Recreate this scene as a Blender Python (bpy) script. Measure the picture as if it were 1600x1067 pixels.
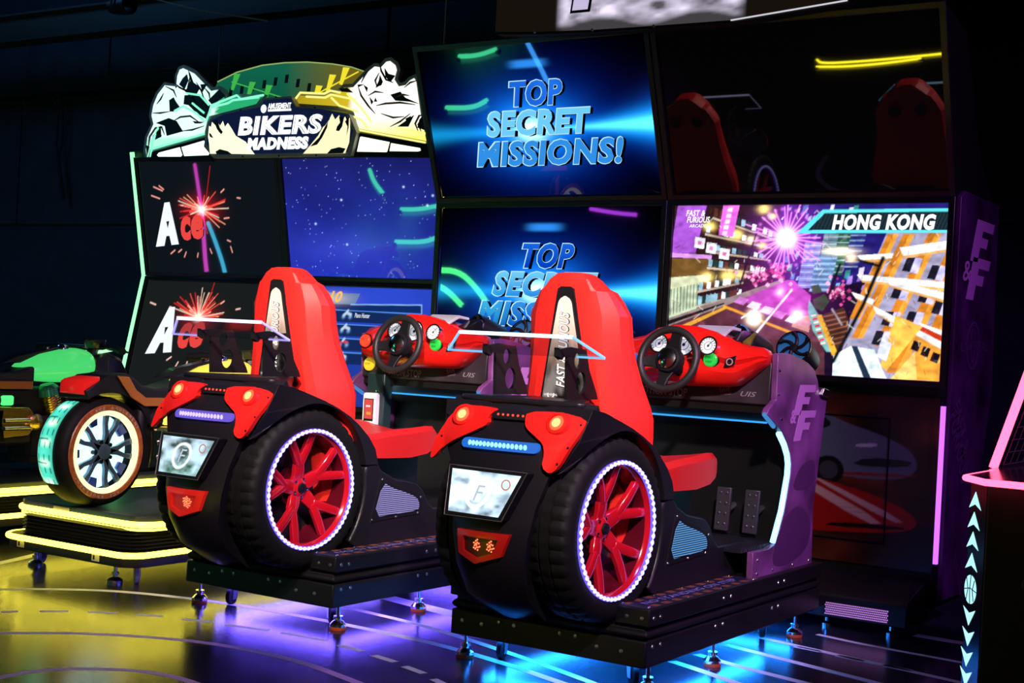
import bpy, bmesh, math, random
import numpy as np
from mathutils import Vector, Matrix
from mathutils.geometry import tessellate_polygon

for o in list(bpy.data.objects):
    bpy.data.objects.remove(o, do_unlink=True)
SC = bpy.context.scene
COL = SC.collection
R_ = math.radians
random.seed(7)
rng = np.random.default_rng(7)

# ------------------------------------------------------------------ camera
FL = 2222.0
EYE = Vector((0, 0, 1.09))
yaw, pitch, roll = R_(33.0), R_(0.12), R_(3.03)
fwd = Vector((-math.sin(yaw) * math.cos(pitch), math.cos(yaw) * math.cos(pitch), math.sin(pitch)))
r0 = Vector((math.cos(yaw), math.sin(yaw), 0))
u0 = r0.cross(fwd)
cr = math.cos(roll) * r0 + math.sin(roll) * u0
cu = -math.sin(roll) * r0 + math.cos(roll) * u0
cam_data = bpy.data.cameras.new('camera')
cam_data.sensor_width = 36.0
cam_data.lens = FL / 1600 * 36
cam_data.clip_start = 0.05
cam = bpy.data.objects.new('camera', cam_data)
COL.objects.link(cam)
m = Matrix.Identity(4)
for i in range(3):
    m[i][0], m[i][1], m[i][2], m[i][3] = cr[i], cu[i], -fwd[i], EYE[i]
cam.matrix_world = m
SC.camera = cam


def hit(px, py, p, n):
    """point where the sight line through a photo pixel meets a plane of the place"""
    d = cr * ((px - 800) / FL) - cu * ((py - 533.5) / FL) + fwd
    p = Vector(p)
    n = Vector(n)
    return EYE + d * ((p - EYE).dot(n) / d.dot(n))


# ------------------------------------------------------------------ world, lights, exposure
world = bpy.data.worlds.new('world')
SC.world = world
world.use_nodes = True
world.node_tree.nodes['Background'].inputs[0].default_value = (0, 0, 0, 1)
world.node_tree.nodes['Background'].inputs[1].default_value = 0.0
SC.view_settings.view_transform = 'Standard'
SC.view_settings.look = 'None'
SC.view_settings.gamma = 1
SC.view_settings.exposure = 0
SC.view_settings.use_curve_mapping = False


def area(name, loc, target, size, power, col, spread=180):
    l = bpy.data.lights.new(name, 'AREA')
    l.size = size
    l.energy = power
    l.color = col
    l.spread = R_(spread)
    o = bpy.data.objects.new(name, l)
    COL.objects.link(o)
    o.location = loc
    o.rotation_euler = (Vector(target) - Vector(loc)).to_track_quat('-Z', 'Y').to_euler()
    return o


area('hall_spot_right_offscreen', (0.5, 0.3, 4.0), (-2.35, 4.1, 1.2), 0.25, 13, (1, 0.80, 0.72), 24)
area('hall_spot_centre_offscreen', (-0.9, 0.3, 4.0), (-3.65, 4.1, 1.2), 0.25, 13, (1, 0.80, 0.72), 24)
area('hall_violet_lamp_offscreen', (1.6, 3.8, 4.0), (-2.3, 4.9, 0.7), 0.4, 20, (0.62, 0.20, 1.0), 60)
area('hall_blue_lamp_offscreen', (-8.6, 4.4, 4.0), (-8.4, 7.4, 0.9), 1.2, 24, (0.10, 0.42, 1.0))


# ------------------------------------------------------------------ materials
def srgb(c):
    return tuple((x / 12.92 if x <= 0.04045 else ((x + 0.055) / 1.055) ** 2.4) for x in c)


MATS = {}


def mat(name, col=(0.5, 0.5, 0.5), rough=0.5, metal=0.0, emit=None, power=0.0, spec=0.5, coat=0.0, noise=0.0, nscale=30.0,
        bump=0.0, alpha=1.0, trans=0.0):
    if name in MATS:
        return MATS[name]
    mt = bpy.data.materials.new(name)
    mt.use_nodes = True
    nt = mt.node_tree
    b = nt.nodes['Principled BSDF']
    b.inputs['Base Color'].default_value = (*col, 1)
    b.inputs['Roughness'].default_value = rough
    b.inputs['Metallic'].default_value = metal
    b.inputs['Specular IOR Level'].default_value = spec
    b.inputs['Coat Weight'].default_value = coat
    b.inputs['Coat Roughness'].default_value = 0.08
    b.inputs['Transmission Weight'].default_value = trans
    if emit:
        b.inputs['Emission Color'].default_value = (*emit, 1)
        b.inputs['Emission Strength'].default_value = power
    if noise > 0 or bump > 0:
        tc = nt.nodes.new('ShaderNodeTexCoord')
        nz = nt.nodes.new('ShaderNodeTexNoise')
        nz.inputs['Scale'].default_value = nscale
        nz.inputs['Detail'].default_value = 5
        nt.links.new(tc.outputs['Object'], nz.inputs['Vector'])
        if noise > 0:
            rp = nt.nodes.new('ShaderNodeValToRGB')
            rp.color_ramp.elements[0].color = (*[max(0, c * (1 - noise)) for c in col], 1)
            rp.color_ramp.elements[1].color = (*[c * (1 + noise) for c in col], 1)
            rp.color_ramp.elements[0].position = 0.3
            rp.color_ramp.elements[1].position = 0.7
            nt.links.new(nz.outputs['Fac'], rp.inputs['Fac'])
            nt.links.new(rp.outputs['Color'], b.inputs['Base Color'])
        if bump > 0:
            bp = nt.nodes.new('ShaderNodeBump')
            bp.inputs['Strength'].default_value = bump
            bp.inputs['Distance'].default_value = 0.01
            nt.links.new(nz.outputs['Fac'], bp.inputs['Height'])
            nt.links.new(bp.outputs['Normal'], b.inputs['Normal'])
    MATS[name] = mt
    return mt


def glow(name, col, power):
    return mat(name, (0.02, 0.02, 0.02), 0.4, emit=col, power=power)


def paint_mat(name, emissive=1.0, rough=0.02, lit=False, spec=0.5):
    """screen or poster: picture in the colour attribute; screens give light, posters do not"""
    if name in MATS:
        return MATS[name]
    mt = bpy.data.materials.new(name)
    mt.use_nodes = True
    nt = mt.node_tree
    b = nt.nodes['Principled BSDF']
    at = nt.nodes.new('ShaderNodeAttribute')
    at.attribute_name = 'picture'
    b.inputs['Roughness'].default_value = rough
    b.inputs['Specular IOR Level'].default_value = spec
    if lit:
        nt.links.new(at.outputs['Color'], b.inputs['Base Color'])
    else:
        b.inputs['Base Color'].default_value = (0.003, 0.003, 0.004, 1)
        nt.links.new(at.outputs['Color'], b.inputs['Emission Color'])
        b.inputs['Emission Strength'].default_value = emissive
    MATS[name] = mt
    return mt


BLACK = mat('black_plastic', (0.008, 0.0075, 0.010), 0.42, spec=0.25, noise=0.15, nscale=60)
SATIN = mat('satin_black_body', (0.010, 0.0085, 0.013), 0.36, spec=0.28, bump=0.05, nscale=220)
CLOTH = mat('black_bellows_cloth', (0.008, 0.0075, 0.010), 0.55, spec=0.2, bump=0.25, nscale=14)
RUBBER = mat('tyre_rubber', (0.007, 0.007, 0.008), 0.6, spec=0.2, bump=0.1, nscale=90)
REDP = mat('red_plastic', (0.80, 0.013, 0.010), 0.38, coat=0.1)
REDSEAT = mat('red_seat_shell', (0.85, 0.018, 0.013), 0.5)
REDSEATC = mat('red_vinyl_cushion', (0.55, 0.012, 0.012), 0.4)
REDRIM = mat('red_glossy_rim', (0.50, 0.006, 0.016), 0.16, coat=0.5)
REDDASH = mat('red_glossy_dash', (0.72, 0.012, 0.008), 0.25, coat=0.4)
CHROME = mat('chrome', (0.75, 0.75, 0.78), 0.15, 1.0)
STEEL = mat('dull_steel', (0.5, 0.5, 0.52), 0.35, 1.0)
ORUB = mat('orange_rubber_pad', (0.6, 0.09, 0.02), 0.5)
GREYTRIM = mat('grey_metal_trim', (0.3, 0.29, 0.28), 0.35, 0.8)
GOLD = mat('gold_metal', (0.75, 0.52, 0.14), 0.25, 1.0)
WHITEG = glow('white_glow', (1, 1, 1), 2.2)


# ------------------------------------------------------------------ mesh builder
class MB:
    def __init__(self):
        self.v = []
        self.f = []

    def add(self, vs, fs):
        n = len(self.v)
        self.v += [tuple(p) for p in vs]
        self.f += [tuple(i + n for i in f) for f in fs]
        return self

    def box(self, x0, x1, y0, y1, z0, z1):
        vs = [(x, y, z) for x in (x0, x1) for y in (y0, y1) for z in (z0, z1)]
        return self.add(vs, [(0, 1, 3, 2), (4, 6, 7, 5), (0, 4, 5, 1), (2, 3, 7, 6), (0, 2, 6, 4), (1, 5, 7, 3)])

    def prism(self, pts, o, a, b, n, t, holes=()):
        """polygon pts in the (a, b) frame at o, extruded by t along n"""
        o, a, b, n = Vector(o), Vector(a), Vector(b), Vector(n)
        loops = [list(pts)] + [list(h) for h in holes]
        flat = [p for l in loops for p in l]
        tris = tessellate_polygon([[Vector((p[0], p[1], 0)) for p in l] for l in loops])
        bot = [o + a * p[0] + b * p[1] for p in flat]
        top = [p + n * t for p in bot]
        N = len(flat)
        fs = [tuple(reversed(tr)) for tr in tris] + [tuple(i + N for i in tr) for tr in tris]
        k = 0
        for l in loops:
            L = len(l)
            for i in range(L):
                j = (i + 1) % L
                fs.append((k + i, k + j, k + j + N, k + i + N))
            k += L
        return self.add(bot + top, fs)

    def px(self, pts, x0, x1, holes=()):   # polygon in (y, z), from x0 to x1
        return self.prism(pts, (x0, 0, 0), (0, 1, 0), (0, 0, 1), (1, 0, 0), x1 - x0, holes)

    def py(self, pts, y0, y1, holes=()):   # polygon in (x, z), from y0 to y1
        return self.prism(pts, (0, y0, 0), (1, 0, 0), (0, 0, 1), (0, 1, 0), y1 - y0, holes)

    def pz(self, pts, z0, z1, holes=()):
        return self.prism(pts, (0, 0, z0), (1, 0, 0), (0, 1, 0), (0, 0, 1), z1 - z0, holes)

    def tube(self, path, r, n=8, closed=False, cap=True):
        path = [Vector(p) for p in path]
        L = len(path)
        rs = r if hasattr(r, '__len__') else [r] * L
        up = Vector((0, 0, 1))
        rings = []
        prev = None
        for i, p in enumerate(path):
            if closed:
                t = path[(i + 1) % L] - path[i - 1]
            else:
                t = path[min(i + 1, L - 1)] - path[max(i - 1, 0)]
            t.normalize()
            if prev is None:
                a = t.cross(up if abs(t.dot(up)) < 0.95 else Vector((1, 0, 0)))
            else:
                a = prev - t * prev.dot(t)
            a.normalize()
            prev = a
            b = t.cross(a)
            rings.append([p + (a * math.cos(2 * math.pi * k / n) + b * math.sin(2 * math.pi * k / n)) * rs[i] for k in range(n)])
        vs = [q for ring in rings for q in ring]
        fs = []
        for i in range(L if closed else L - 1):
            j = (i + 1) % L
            for k in range(n):
                k2 = (k + 1) % n
                fs.append((i * n + k, i * n + k2, j * n + k2, j * n + k))
        if cap and not closed:
            fs.append(tuple(reversed(range(n))))
            fs.append(tuple(range((L - 1) * n, L * n)))
        return self.add(vs, fs)

    def lathe(self, prof, c, axis='x', n=48, closed=False, a0=0.0, a1=None):
        """prof: (along axis, radius)"""
        c = Vector(c)
        ax = {'x': (Vector((1, 0, 0)), Vector((0, 1, 0)), Vector((0, 0, 1))),
              'y': (Vector((0, 1, 0)), Vector((0, 0, 1)), Vector((1, 0, 0))),
              'z': (Vector((0, 0, 1)), Vector((1, 0, 0)), Vector((0, 1, 0)))}[axis] if isinstance(axis, str) else axis
        full = a1 is None
        seg = n if full else n + 1
        a1 = 2 * math.pi if full else a1
        vs = []
        for i in range(seg):
            t = a0 + (a1 - a0) * i / n
            for (h, r) in prof:
                vs.append(c + ax[0] * h + (ax[1] * math.cos(t) + ax[2] * math.sin(t)) * r)
        P = len(prof)
        fs = []
        for i in range(n):
            j = (i + 1) % seg if full else i + 1
            for k in range(P if closed else P - 1):
                k2 = (k + 1) % P
                fs.append((i * P + k, j * P + k, j * P + k2, i * P + k2))
        return self.add(vs, fs)

    def loft(self, rings, cap=True):
        n = len(rings[0])
        vs = [p for r in rings for p in r]
        fs = []
        for i in range(len(rings) - 1):
            for k in range(n):
                k2 = (k + 1) % n
                fs.append((i * n + k, i * n + k2, (i + 1) * n + k2, (i + 1) * n + k))
        if cap:
            fs.append(tuple(reversed(range(n))))
            fs.append(tuple(range((len(rings) - 1) * n, len(rings) * n)))
        return self.add(vs, fs)

    def ball(self, c, r, s=(1, 1, 1), nu=12, nv=8):
        c = Vector(c)
        vs = [c + Vector((0, 0, -r * s[2]))]
        for j in range(1, nv):
            t = -math.pi / 2 + math.pi * j / nv
            for i in range(nu):
                a = 2 * math.pi * i / nu
                vs.append(c + Vector((r * s[0] * math.cos(t) * math.cos(a), r * s[1] * math.cos(t) * math.sin(a), r * s[2] * math.sin(t))))
        vs.append(c + Vector((0, 0, r * s[2])))
        fs = [(0, 1 + (i + 1) % nu, 1 + i) for i in range(nu)]
        for j in range(nv - 2):
            for i in range(nu):
                i2 = (i + 1) % nu
                fs.append((1 + j * nu + i, 1 + j * nu + i2, 1 + (j + 1) * nu + i2, 1 + (j + 1) * nu + i))
        T = len(vs) - 1
        fs += [(T, 1 + (nv - 2) * nu + i, 1 + (nv - 2) * nu + (i + 1) % nu) for i in range(nu)]
        return self.add(vs, fs)

    def build(self, name, material, parent=None, smooth=False, bevel=0.0, seg=2, sub=0, loc=None):
        me = bpy.data.meshes.new(name)
        me.from_pydata([tuple(p) for p in self.v], [], self.f)
        bm = bmesh.new()
        bm.from_mesh(me)
        bmesh.ops.recalc_face_normals(bm, faces=bm.faces)
        bm.to_mesh(me)
        bm.free()
        o = bpy.data.objects.new(name, me)
        me.materials.append(material)
        COL.objects.link(o)
        if parent:
            o.parent = parent
        if loc is not None:
            o.location = loc
        if bevel > 0:
            bv = o.modifiers.new('bevel', 'BEVEL')
            bv.width = bevel
            bv.segments = seg
            bv.limit_method = 'ANGLE'
            bv.angle_limit = R_(35)
        if sub:
            sb = o.modifiers.new('subdivision', 'SUBSURF')
            sb.levels = sub
            sb.render_levels = sub
        if smooth or bevel > 0 or sub:
            me.polygons.foreach_set('use_smooth', [True] * len(me.polygons))
            if not sub:
                me.set_sharp_from_angle(angle=R_(38))
        return o


def empty(name, loc=(0, 0, 0), rotz=0.0, parent=None):
    o = bpy.data.objects.new(name, None)
    o.empty_display_size = 0.1
    COL.objects.link(o)
    o.location = loc
    o.rotation_euler = (0, 0, rotz)
    if parent:
        o.parent = parent
    return o


def tag(o, label=None, cat=None, group=None, kind=None):
    if label:
        o['label'] = label
    if cat:
        o['category'] = cat
    if group:
        o['group'] = group
    if kind:
        o['kind'] = kind
    return o


def inst(o, loc=(0, 0, 0), parent=None, name=None, rot=None):
    c = o.copy()
    COL.objects.link(c)
    c.parent = parent if parent else o.parent
    c.location = loc
    if rot:
        c.rotation_euler = rot
    return c


def circle(cx, cy, r, n=16, ry=None, a0=0.0):
    ry = r if ry is None else ry
    return [(cx + r * math.cos(a0 + 2 * math.pi * i / n), cy + ry * math.sin(a0 + 2 * math.pi * i / n)) for i in range(n)]


def text(name, body, size, material, parent, o, a, b, shear=0.0, bold=0.0, thick=0.0015, align='LEFT', width=None, sx=1.0):
    """flat lettering: o = start of baseline, a = reading direction, b = up"""
    cu_ = bpy.data.curves.new(name, 'FONT')
    cu_.body = body
    cu_.size = 1.0
    cu_.shear = shear
    cu_.offset = bold
    cu_.align_x = align
    cu_.resolution_u = 3
    cu_.space_character = 1.0 + bold * 1.6
    tmp = bpy.data.objects.new(name + '_curve', cu_)
    me = bpy.data.meshes.new_from_object(tmp)
    bpy.data.objects.remove(tmp)
    bpy.data.curves.remove(cu_)
    a, b, o = Vector(a).normalized(), Vector(b).normalized(), Vector(o)
    n = a.cross(b)
    s = size / 0.70     # cap height = size
    xs = [v.co.x for v in me.vertices]
    k = sx
    if width and xs:
        k = width / ((max(xs) - min(xs)) * s)
    for v in me.vertices:
        x, y = v.co.x * s * k, v.co.y * s
        v.co = o + a * x + b * y + n * thick
    me.name = name
    me.materials.clear()
    me.materials.append(material)
    ob = bpy.data.objects.new(name, me)
    COL.objects.link(ob)
    ob.parent = parent
    return ob


# ------------------------------------------------------------------ painter for flat pictures
class Canvas:
    def __init__(self, w, h, bg=(0, 0, 0)):
        self.w, self.h = w, h
        self.a = np.zeros((h, w, 3)) + np.array(srgb(bg))
        self.y, self.x = np.mgrid[0:h, 0:w]
        self.x = (self.x + 0.5) / w
        self.y = 1 - (self.y + 0.5) / h     # v up

    def mask(self, pts):
        xs = np.array([p[0] for p in pts])
        ys = np.array([p[1] for p in pts])
        c0, c1 = max(0, int(xs.min() * self.w) - 1), min(self.w, int(xs.max() * self.w) + 2)
        r0_, r1_ = max(0, int((1 - ys.max()) * self.h) - 1), min(self.h, int((1 - ys.min()) * self.h) + 2)
        if c1 <= c0 or r1_ <= r0_:
            return None
        X, Y = self.x[r0_:r1_, c0:c1], self.y[r0_:r1_, c0:c1]
        ins = np.zeros(X.shape, bool)
        n = len(pts)
        for i in range(n):
            x1, y1 = pts[i]
            x2, y2 = pts[(i + 1) % n]
            if y1 == y2:
                continue
            c = ((y1 > Y) != (y2 > Y)) & (X < (x2 - x1) * (Y - y1) / (y2 - y1) + x1)
            ins ^= c
        return slice(r0_, r1_), slice(c0, c1), ins

    def poly(self, pts, col, alpha=1.0):
        mk = self.mask(pts)
        if mk is None:
            return
        r, c, ins = mk
        sub = self.a[r, c]
        sub[ins] = sub[ins] * (1 - alpha) + np.array(srgb(col)) * alpha

    def line(self, pts, w, col, alpha=1.0, asp=1.78):
        """soft-edged stroke; w in v units"""
        d = np.full(self.x.shape, 9.0)
        for (x1, y1), (x2, y2) in zip(pts[:-1], pts[1:]):
            ex, ey = (x2 - x1) * asp, y2 - y1
            L2 = ex * ex + ey * ey + 1e-12
            t = np.clip((((self.x - x1) * asp) * ex + (self.y - y1) * ey) / L2, 0, 1)
            dd = np.hypot((self.x - x1) * asp - t * ex, (self.y - y1) - t * ey)
            d = np.minimum(d, dd)
        k = (np.clip(1.5 - d / w, 0, 1) * alpha)[..., None]
        self.a = self.a * (1 - k) + np.array(srgb(col)) * k

    def glow(self, c, sx, sy, col, amp=1.0, p=2.0):
        g = np.exp(-(np.abs((self.x - c[0]) / sx) ** p + np.abs((self.y - c[1]) / sy) ** p))
        self.a += g[..., None] * np.array(srgb(col)) * amp

    def noise(self, amp, cells=12, octaves=3):
        f = np.zeros((self.h, self.w))
        for o in range(octaves):
            n = cells * 2 ** o
            g = rng.random((n + 2, n + 2))
            xi, yi = self.x * n, self.y * n
            x0, y0 = xi.astype(int), yi.astype(int)
            fx, fy = xi - x0, yi - y0
            fx, fy = fx * fx * (3 - 2 * fx), fy * fy * (3 - 2 * fy)
            f += (g[y0, x0] * (1 - fx) * (1 - fy) + g[y0, x0 + 1] * fx * (1 - fy) + g[y0 + 1, x0] * (1 - fx) * fy + g[y0 + 1, x0 + 1] * fx * fy) / 2 ** o
        f /= sum(1 / 2 ** o for o in range(octaves))
        return f

    def plate(self, name, material, parent, o, a, b, w, h, down=2):
        """grid of w x h metres at o carrying the picture as a colour attribute"""
        A = self.a
        if down > 1:
            H, W = A.shape[0] // down, A.shape[1] // down
            A = A[:H * down, :W * down].reshape(H, down, W, down, 3).mean((1, 3))
        H, W = A.shape[:2]
        o, a, b = Vector(o), Vector(a).normalized(), Vector(b).normalized()
        gx, gy = np.meshgrid(np.linspace(0, 1, W) * w, np.linspace(1, 0, H) * h)
        P = np.array(o)[None, None] + gx[..., None] * np.array(a) + gy[..., None] * np.array(b)
        me = bpy.data.meshes.new(name)
        idx = np.arange(H * W).reshape(H, W)
        F = np.stack([idx[1:, :-1], idx[1:, 1:], idx[:-1, 1:], idx[:-1, :-1]], -1).reshape(-1, 4)
        me.vertices.add(H * W)
        me.vertices.foreach_set('co', P.reshape(-1))
        me.loops.add(F.size)
        me.loops.foreach_set('vertex_index', F.reshape(-1).astype(np.int32))
        me.polygons.add(len(F))
        me.polygons.foreach_set('loop_start', np.arange(0, F.size, 4, dtype=np.int32))
        me.update(calc_edges=True)
        at = me.color_attributes.new('picture', 'FLOAT_COLOR', 'POINT')
        at.data.foreach_set('color', np.concatenate([A.reshape(-1, 3), np.ones((H * W, 1))], 1).reshape(-1).astype(np.float32))
        me.materials.append(material)
        ob = bpy.data.objects.new(name, me)
        COL.objects.link(ob)
        ob.parent = parent
        return ob


# ================================================================== THE SETTING
fm = mat('hall_floor_vinyl', (0.020, 0.022, 0.032), 0.24, spec=0.6)
nt = fm.node_tree
b_ = nt.nodes['Principled BSDF']
tc = nt.nodes.new('ShaderNodeTexCoord')
nz = nt.nodes.new('ShaderNodeTexNoise')
nz.inputs['Scale'].default_value = 3.0
nz.inputs['Detail'].default_value = 6
rp = nt.nodes.new('ShaderNodeMapRange')
rp.inputs['To Min'].default_value = 0.13
rp.inputs['To Max'].default_value = 0.24
nt.links.new(tc.outputs['Object'], nz.inputs['Vector'])
nt.links.new(nz.outputs['Fac'], rp.inputs['Value'])
nt.links.new(rp.outputs['Result'], b_.inputs['Roughness'])
n2 = nt.nodes.new('ShaderNodeTexNoise')
n2.inputs['Scale'].default_value = 160
bp = nt.nodes.new('ShaderNodeBump')
bp.inputs['Strength'].default_value = 0.06
bp.inputs['Distance'].default_value = 0.004
nt.links.new(tc.outputs['Object'], n2.inputs['Vector'])
nt.links.new(n2.outputs['Fac'], bp.inputs['Height'])
nt.links.new(bp.outputs['Normal'], b_.inputs['Normal'])

floor = MB().box(-13, 5, -3, 7.6, -0.1, 0.0).build('floor', fm)
tag(floor, 'dark glossy sports floor with white court lines', kind='structure')
LINEM = mat('white_court_paint', (0.85, 0.85, 0.85), 0.5, spec=0.3)


def floor_line(pts, w=0.035):
    P = [hit(x, y, (0, 0, 0), (0, 0, 1)) for x, y in pts]
    # smooth the polyline a little
    for _ in range(2):
        if len(P) > 2:
            Q = [P[0]]
            for p, q in zip(P[:-1], P[1:]):
                Q += [p * 0.75 + q * 0.25, p * 0.25 + q * 0.75]
            P = Q + [P[-1]]
    vs, fs = [], []
    for i, p in enumerate(P):
        t = P[min(i + 1, len(P) - 1)] - P[max(i - 1, 0)]
        n = Vector((-t.y, t.x, 0)).normalized() * w / 2
        vs += [(p + n) + Vector((0, 0, 0.0)), (p - n), (p - n) + Vector((0, 0, 0.0005)), (p + n) + Vector((0, 0, 0.0005))]
    for i in range(len(P) - 1):
        for k in range(4):
            k2 = (k + 1) % 4
            fs.append((i * 4 + k, i * 4 + k2, (i + 1) * 4 + k2, (i + 1) * 4 + k))
    fs += [(0, 1, 2, 3), tuple(4 * (len(P) - 1) + k for k in (3, 2, 1, 0))]
    return MB().add(vs, fs).build('court_line', LINEM, floor)


floor_line([(-30, 885), (0, 880), (76, 862)], 0.05)
floor_line([(-40, 921), (90, 920), (200, 924), (356, 942), (496, 967), (620, 992), (705, 1012), (800, 1040), (900, 1075)], 0.04)
for d in ([(2, 956), (28, 955)], [(62, 955), (107, 955)], [(138, 956), (183, 958)], [(214, 960), (254, 963)], [(285, 967), (330, 972)],
          [(352, 976), (420, 985)], [(440, 988), (511, 1001)], [(531, 1008), (565, 1017)], [(584, 1024), (617, 1034)],
          [(632, 1041), (662, 1052)], [(677, 1061), (705, 1074)]):
    floor_line(d, 0.03)
floor_line([(-40, 990), (0, 989), (142, 989), (285, 999), (380, 1013), (475, 1035), (560, 1067), (590, 1080)], 0.035)
floor_line([(-40, 1066), (0, 1058), (71, 1045), (190, 1045), (261, 1054), (304, 1067), (330, 1078)], 0.035)
floor_line([(537, 948), (655, 975), (760, 1008), (860, 1042), (960, 1080)], 0.035)
floor_line([(600, 932), (650, 945), (720, 962), (790, 985)], 0.09)
floor_line([(1050, 1033), (1090, 1046), (1153, 1068), (1200, 1085)], 0.04)
floor_line([(1088, 1022), (1150, 1040), (1257, 1067), (1320, 1082)], 0.04)
floor_line([(1133, 1007), (1240, 1034), (1350, 1062), (1420, 1080)], 0.04)
floor_line([(1183, 995), (1260, 1012), (1420, 1048), (1500, 1066), (1560, 1080)], 0.035)
floor_line([(1242, 1010), (1282, 1018)], 0.03)
floor_line([(1308, 1024), (1350, 1033)], 0.03)
floor_line([(1380, 1039), (1425, 1048)], 0.03)
floor_line([(1277, 991), (1350, 1007), (1498, 1034), (1560, 1046)], 0.03)
floor_line([(1430, 992), (1500, 1004), (1560, 1014)], 0.06)

WALLM = mat('navy_wall_cloth', (0.014, 0.028, 0.050), 0.8, noise=0.25, nscale=5, bump=0.2)
WALLD = mat('dark_wall_pipe', (0.012, 0.012, 0.013), 0.5)
wall = MB().box(-13, 5, 7.4, 7.55, 0, 4.2).build('wall_back', WALLM)
tag(wall, 'dark navy cloth covered wall behind the machines', kind='structure')
for (z0, z1, x0, x1) in ((0.0, 1.80, -13, -10.2), (0.0, 1.80, -10.18, -7.9), (0.0, 1.80, -7.88, -5.6), (0.0, 1.80, -5.58, -2.9), (0.0, 1.80, -2.88, 0.5),
                         (1.84, 2.86, -13, -9.6), (1.84, 2.86, -9.58, -7.2), (1.84, 2.86, -7.18, -4.2), (1.84, 2.86, -4.18, -1.2), (1.84, 2.86, -1.18, 1.5),
                         (2.98, 4.2, -13, -8.6), (2.98, 4.2, -8.58, -5.9), (2.98, 4.2, -5.88, -1.0)):
    MB().box(x0, x1, 7.375, 7.402, z0, z1).build('panel', WALLM, wall, bevel=0.006)
ceil_ = MB().box(-13, 5, -3, 7.6, 4.2, 4.35).build('ceiling', mat('black_ceiling', (0.008, 0.008, 0.009), 0.8))
tag(ceil_, 'black painted ceiling of the hall', kind='structure')
for nm, sx_, sy_ in (('wall_right', 5.0, None),):
    w_ = MB().box(5.0, 5.1, -3, 7.6, 0, 4.2).build('wall_right', WALLM)
    tag(w_, 'dark wall on the right side of the hall', kind='structure')

# wall pipe with clips, roof beams, hanging cables
p0 = hit(-120, 172, (0, 7.33, 0), (0, 1, 0))
zp = p0.z
pipe = empty('wall_pipe', (-9, 7.33, zp))
tag(pipe, 'dark horizontal pipe with metal clips running along the navy wall', 'pipe')
MB().tube([(-4, 0, 0), (9.5, 0, 0)], 0.035, 10).build('pipe_run', WALLD, pipe, smooth=True)
for px in (43, 91, 97):
    q = hit(px, 166, (0, 7.33, 0), (0, 1, 0))
    MB().lathe([(-0.012, 0.036), (-0.012, 0.044), (0.012, 0.044), (0.012, 0.036)], (q.x + 9, 0, 0), 'x', 16, closed=True).build('pipe_clip', STEEL, pipe)
q = hit(94, 175, (0, 7.28, 0), (0, 1, 0))
q2 = hit(97, 312, (0, 7.28, 0), (0, 1, 0))
strap = MB()
for k in (-0.018, 0.02):
    strap.tube([(q.x + k, 7.28, zp - 0.035), (q.x + k * 1.8, 7.285, q.z - 0.25), (q.x + k * 0.2 - 0.01, 7.29, (q.z + q2.z) / 2), (q2.x + k * 0.6, 7.29, q2.z)], 0.009, 6)
s = strap.build('hanging_strap', mat('black_webbing', (0.006, 0.006, 0.007), 0.8), smooth=True)
tag(s, 'loose black strap hanging from the wall pipe', 'strap')

BEAM = mat('roof_beam_paint', (0.02, 0.018, 0.015), 0.6)
bz = hit(200, 50, (0, 6.6, 0), (0, 1, 0)).z
bm_ = MB().prism([(-0.08, 0), (0.08, 0), (0.08, 0.015), (0.012, 0.015), (0.012, 0.185), (0.08, 0.185), (0.08, 0.2), (-0.08, 0.2), (-0.08, 0.185), (-0.012, 0.185), (-0.012, 0.015), (-0.08, 0.015)],
                 (-13, 6.6, bz), (0, 1, 0), (0, 0, 1), (1, 0, 0), 18).build('roof_beam', BEAM)
tag(bm_, 'long dark steel roof beam parallel to the back wall', 'beam')
bm2 = MB().prism([(-0.06, 0), (0.06, 0), (0.06, 0.14), (-0.06, 0.14)], (-13, 5.7, bz + 0.12), (0, 1, 0), (0, 0, 1), (1, 0, 0), 9).build('roof_beam', BEAM)
tag(bm2, 'shorter dark roof beam carrying the small clamp lamp', 'beam')
CABLE = mat('grey_cable', (0.30, 0.29, 0.28), 0.6)
for i, (pts, Yc, lab) in enumerate((([(345, 40), (341, 122)], 6.75, 'thin grey cable hanging down behind the bikers sign'),
                                    ([(697, 12), (694, 74)], 6.2, 'thin grey cable hanging down to the racing screens'))):
    a_, c_ = [hit(x, y, (0, Yc, 0), (0, 1, 0)) for x, y in pts]
    o = MB().tube([(a_.x, a_.y, 4.2), (a_.x, a_.y, c_.z - 0.3)], 0.0042, 6).build('hanging_cable', CABLE)
    tag(o, lab, 'cable')
a_, c_ = hit(200, -12, (0, 6.3, 0), (0, 1, 0)), hit(420, 33, (0, 6.3, 0), (0, 1, 0))
o = MB().tube([a_, (a_ + c_) / 2 - Vector((0, 0, 0.02)), c_], 0.005, 6).build('slack_cable', CABLE)
tag(o, 'grey cable sagging across below the roof beams', 'cable')
q = hit(188, 8, (0, 5.7, 0), (0, 1, 0))
lamp = empty('clamp_lamp', q)
tag(lamp, 'small black and silver stage lamp clamped under the roof beam', 'lamp')
MB().lathe([(-0.07, 0.03), (-0.07, 0.045), (0.02, 0.06), (0.08, 0.06), (0.08, 0.05)], (0, 0, 0), 'x', 20).build('lamp_housing', BLACK, lamp, smooth=True)
MB().tube([(0, -0.07, -0.02), (0, -0.07, 0.1), (0, 0.07, 0.1), (0, 0.07, -0.02)], 0.008, 6).build('yoke', STEEL, lamp)
MB().box(-0.03, 0.03, -0.03, 0.03, 0.09, bz + 0.12 - q.z).build('clamp', WALLD, lamp, bevel=0.005)


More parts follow.
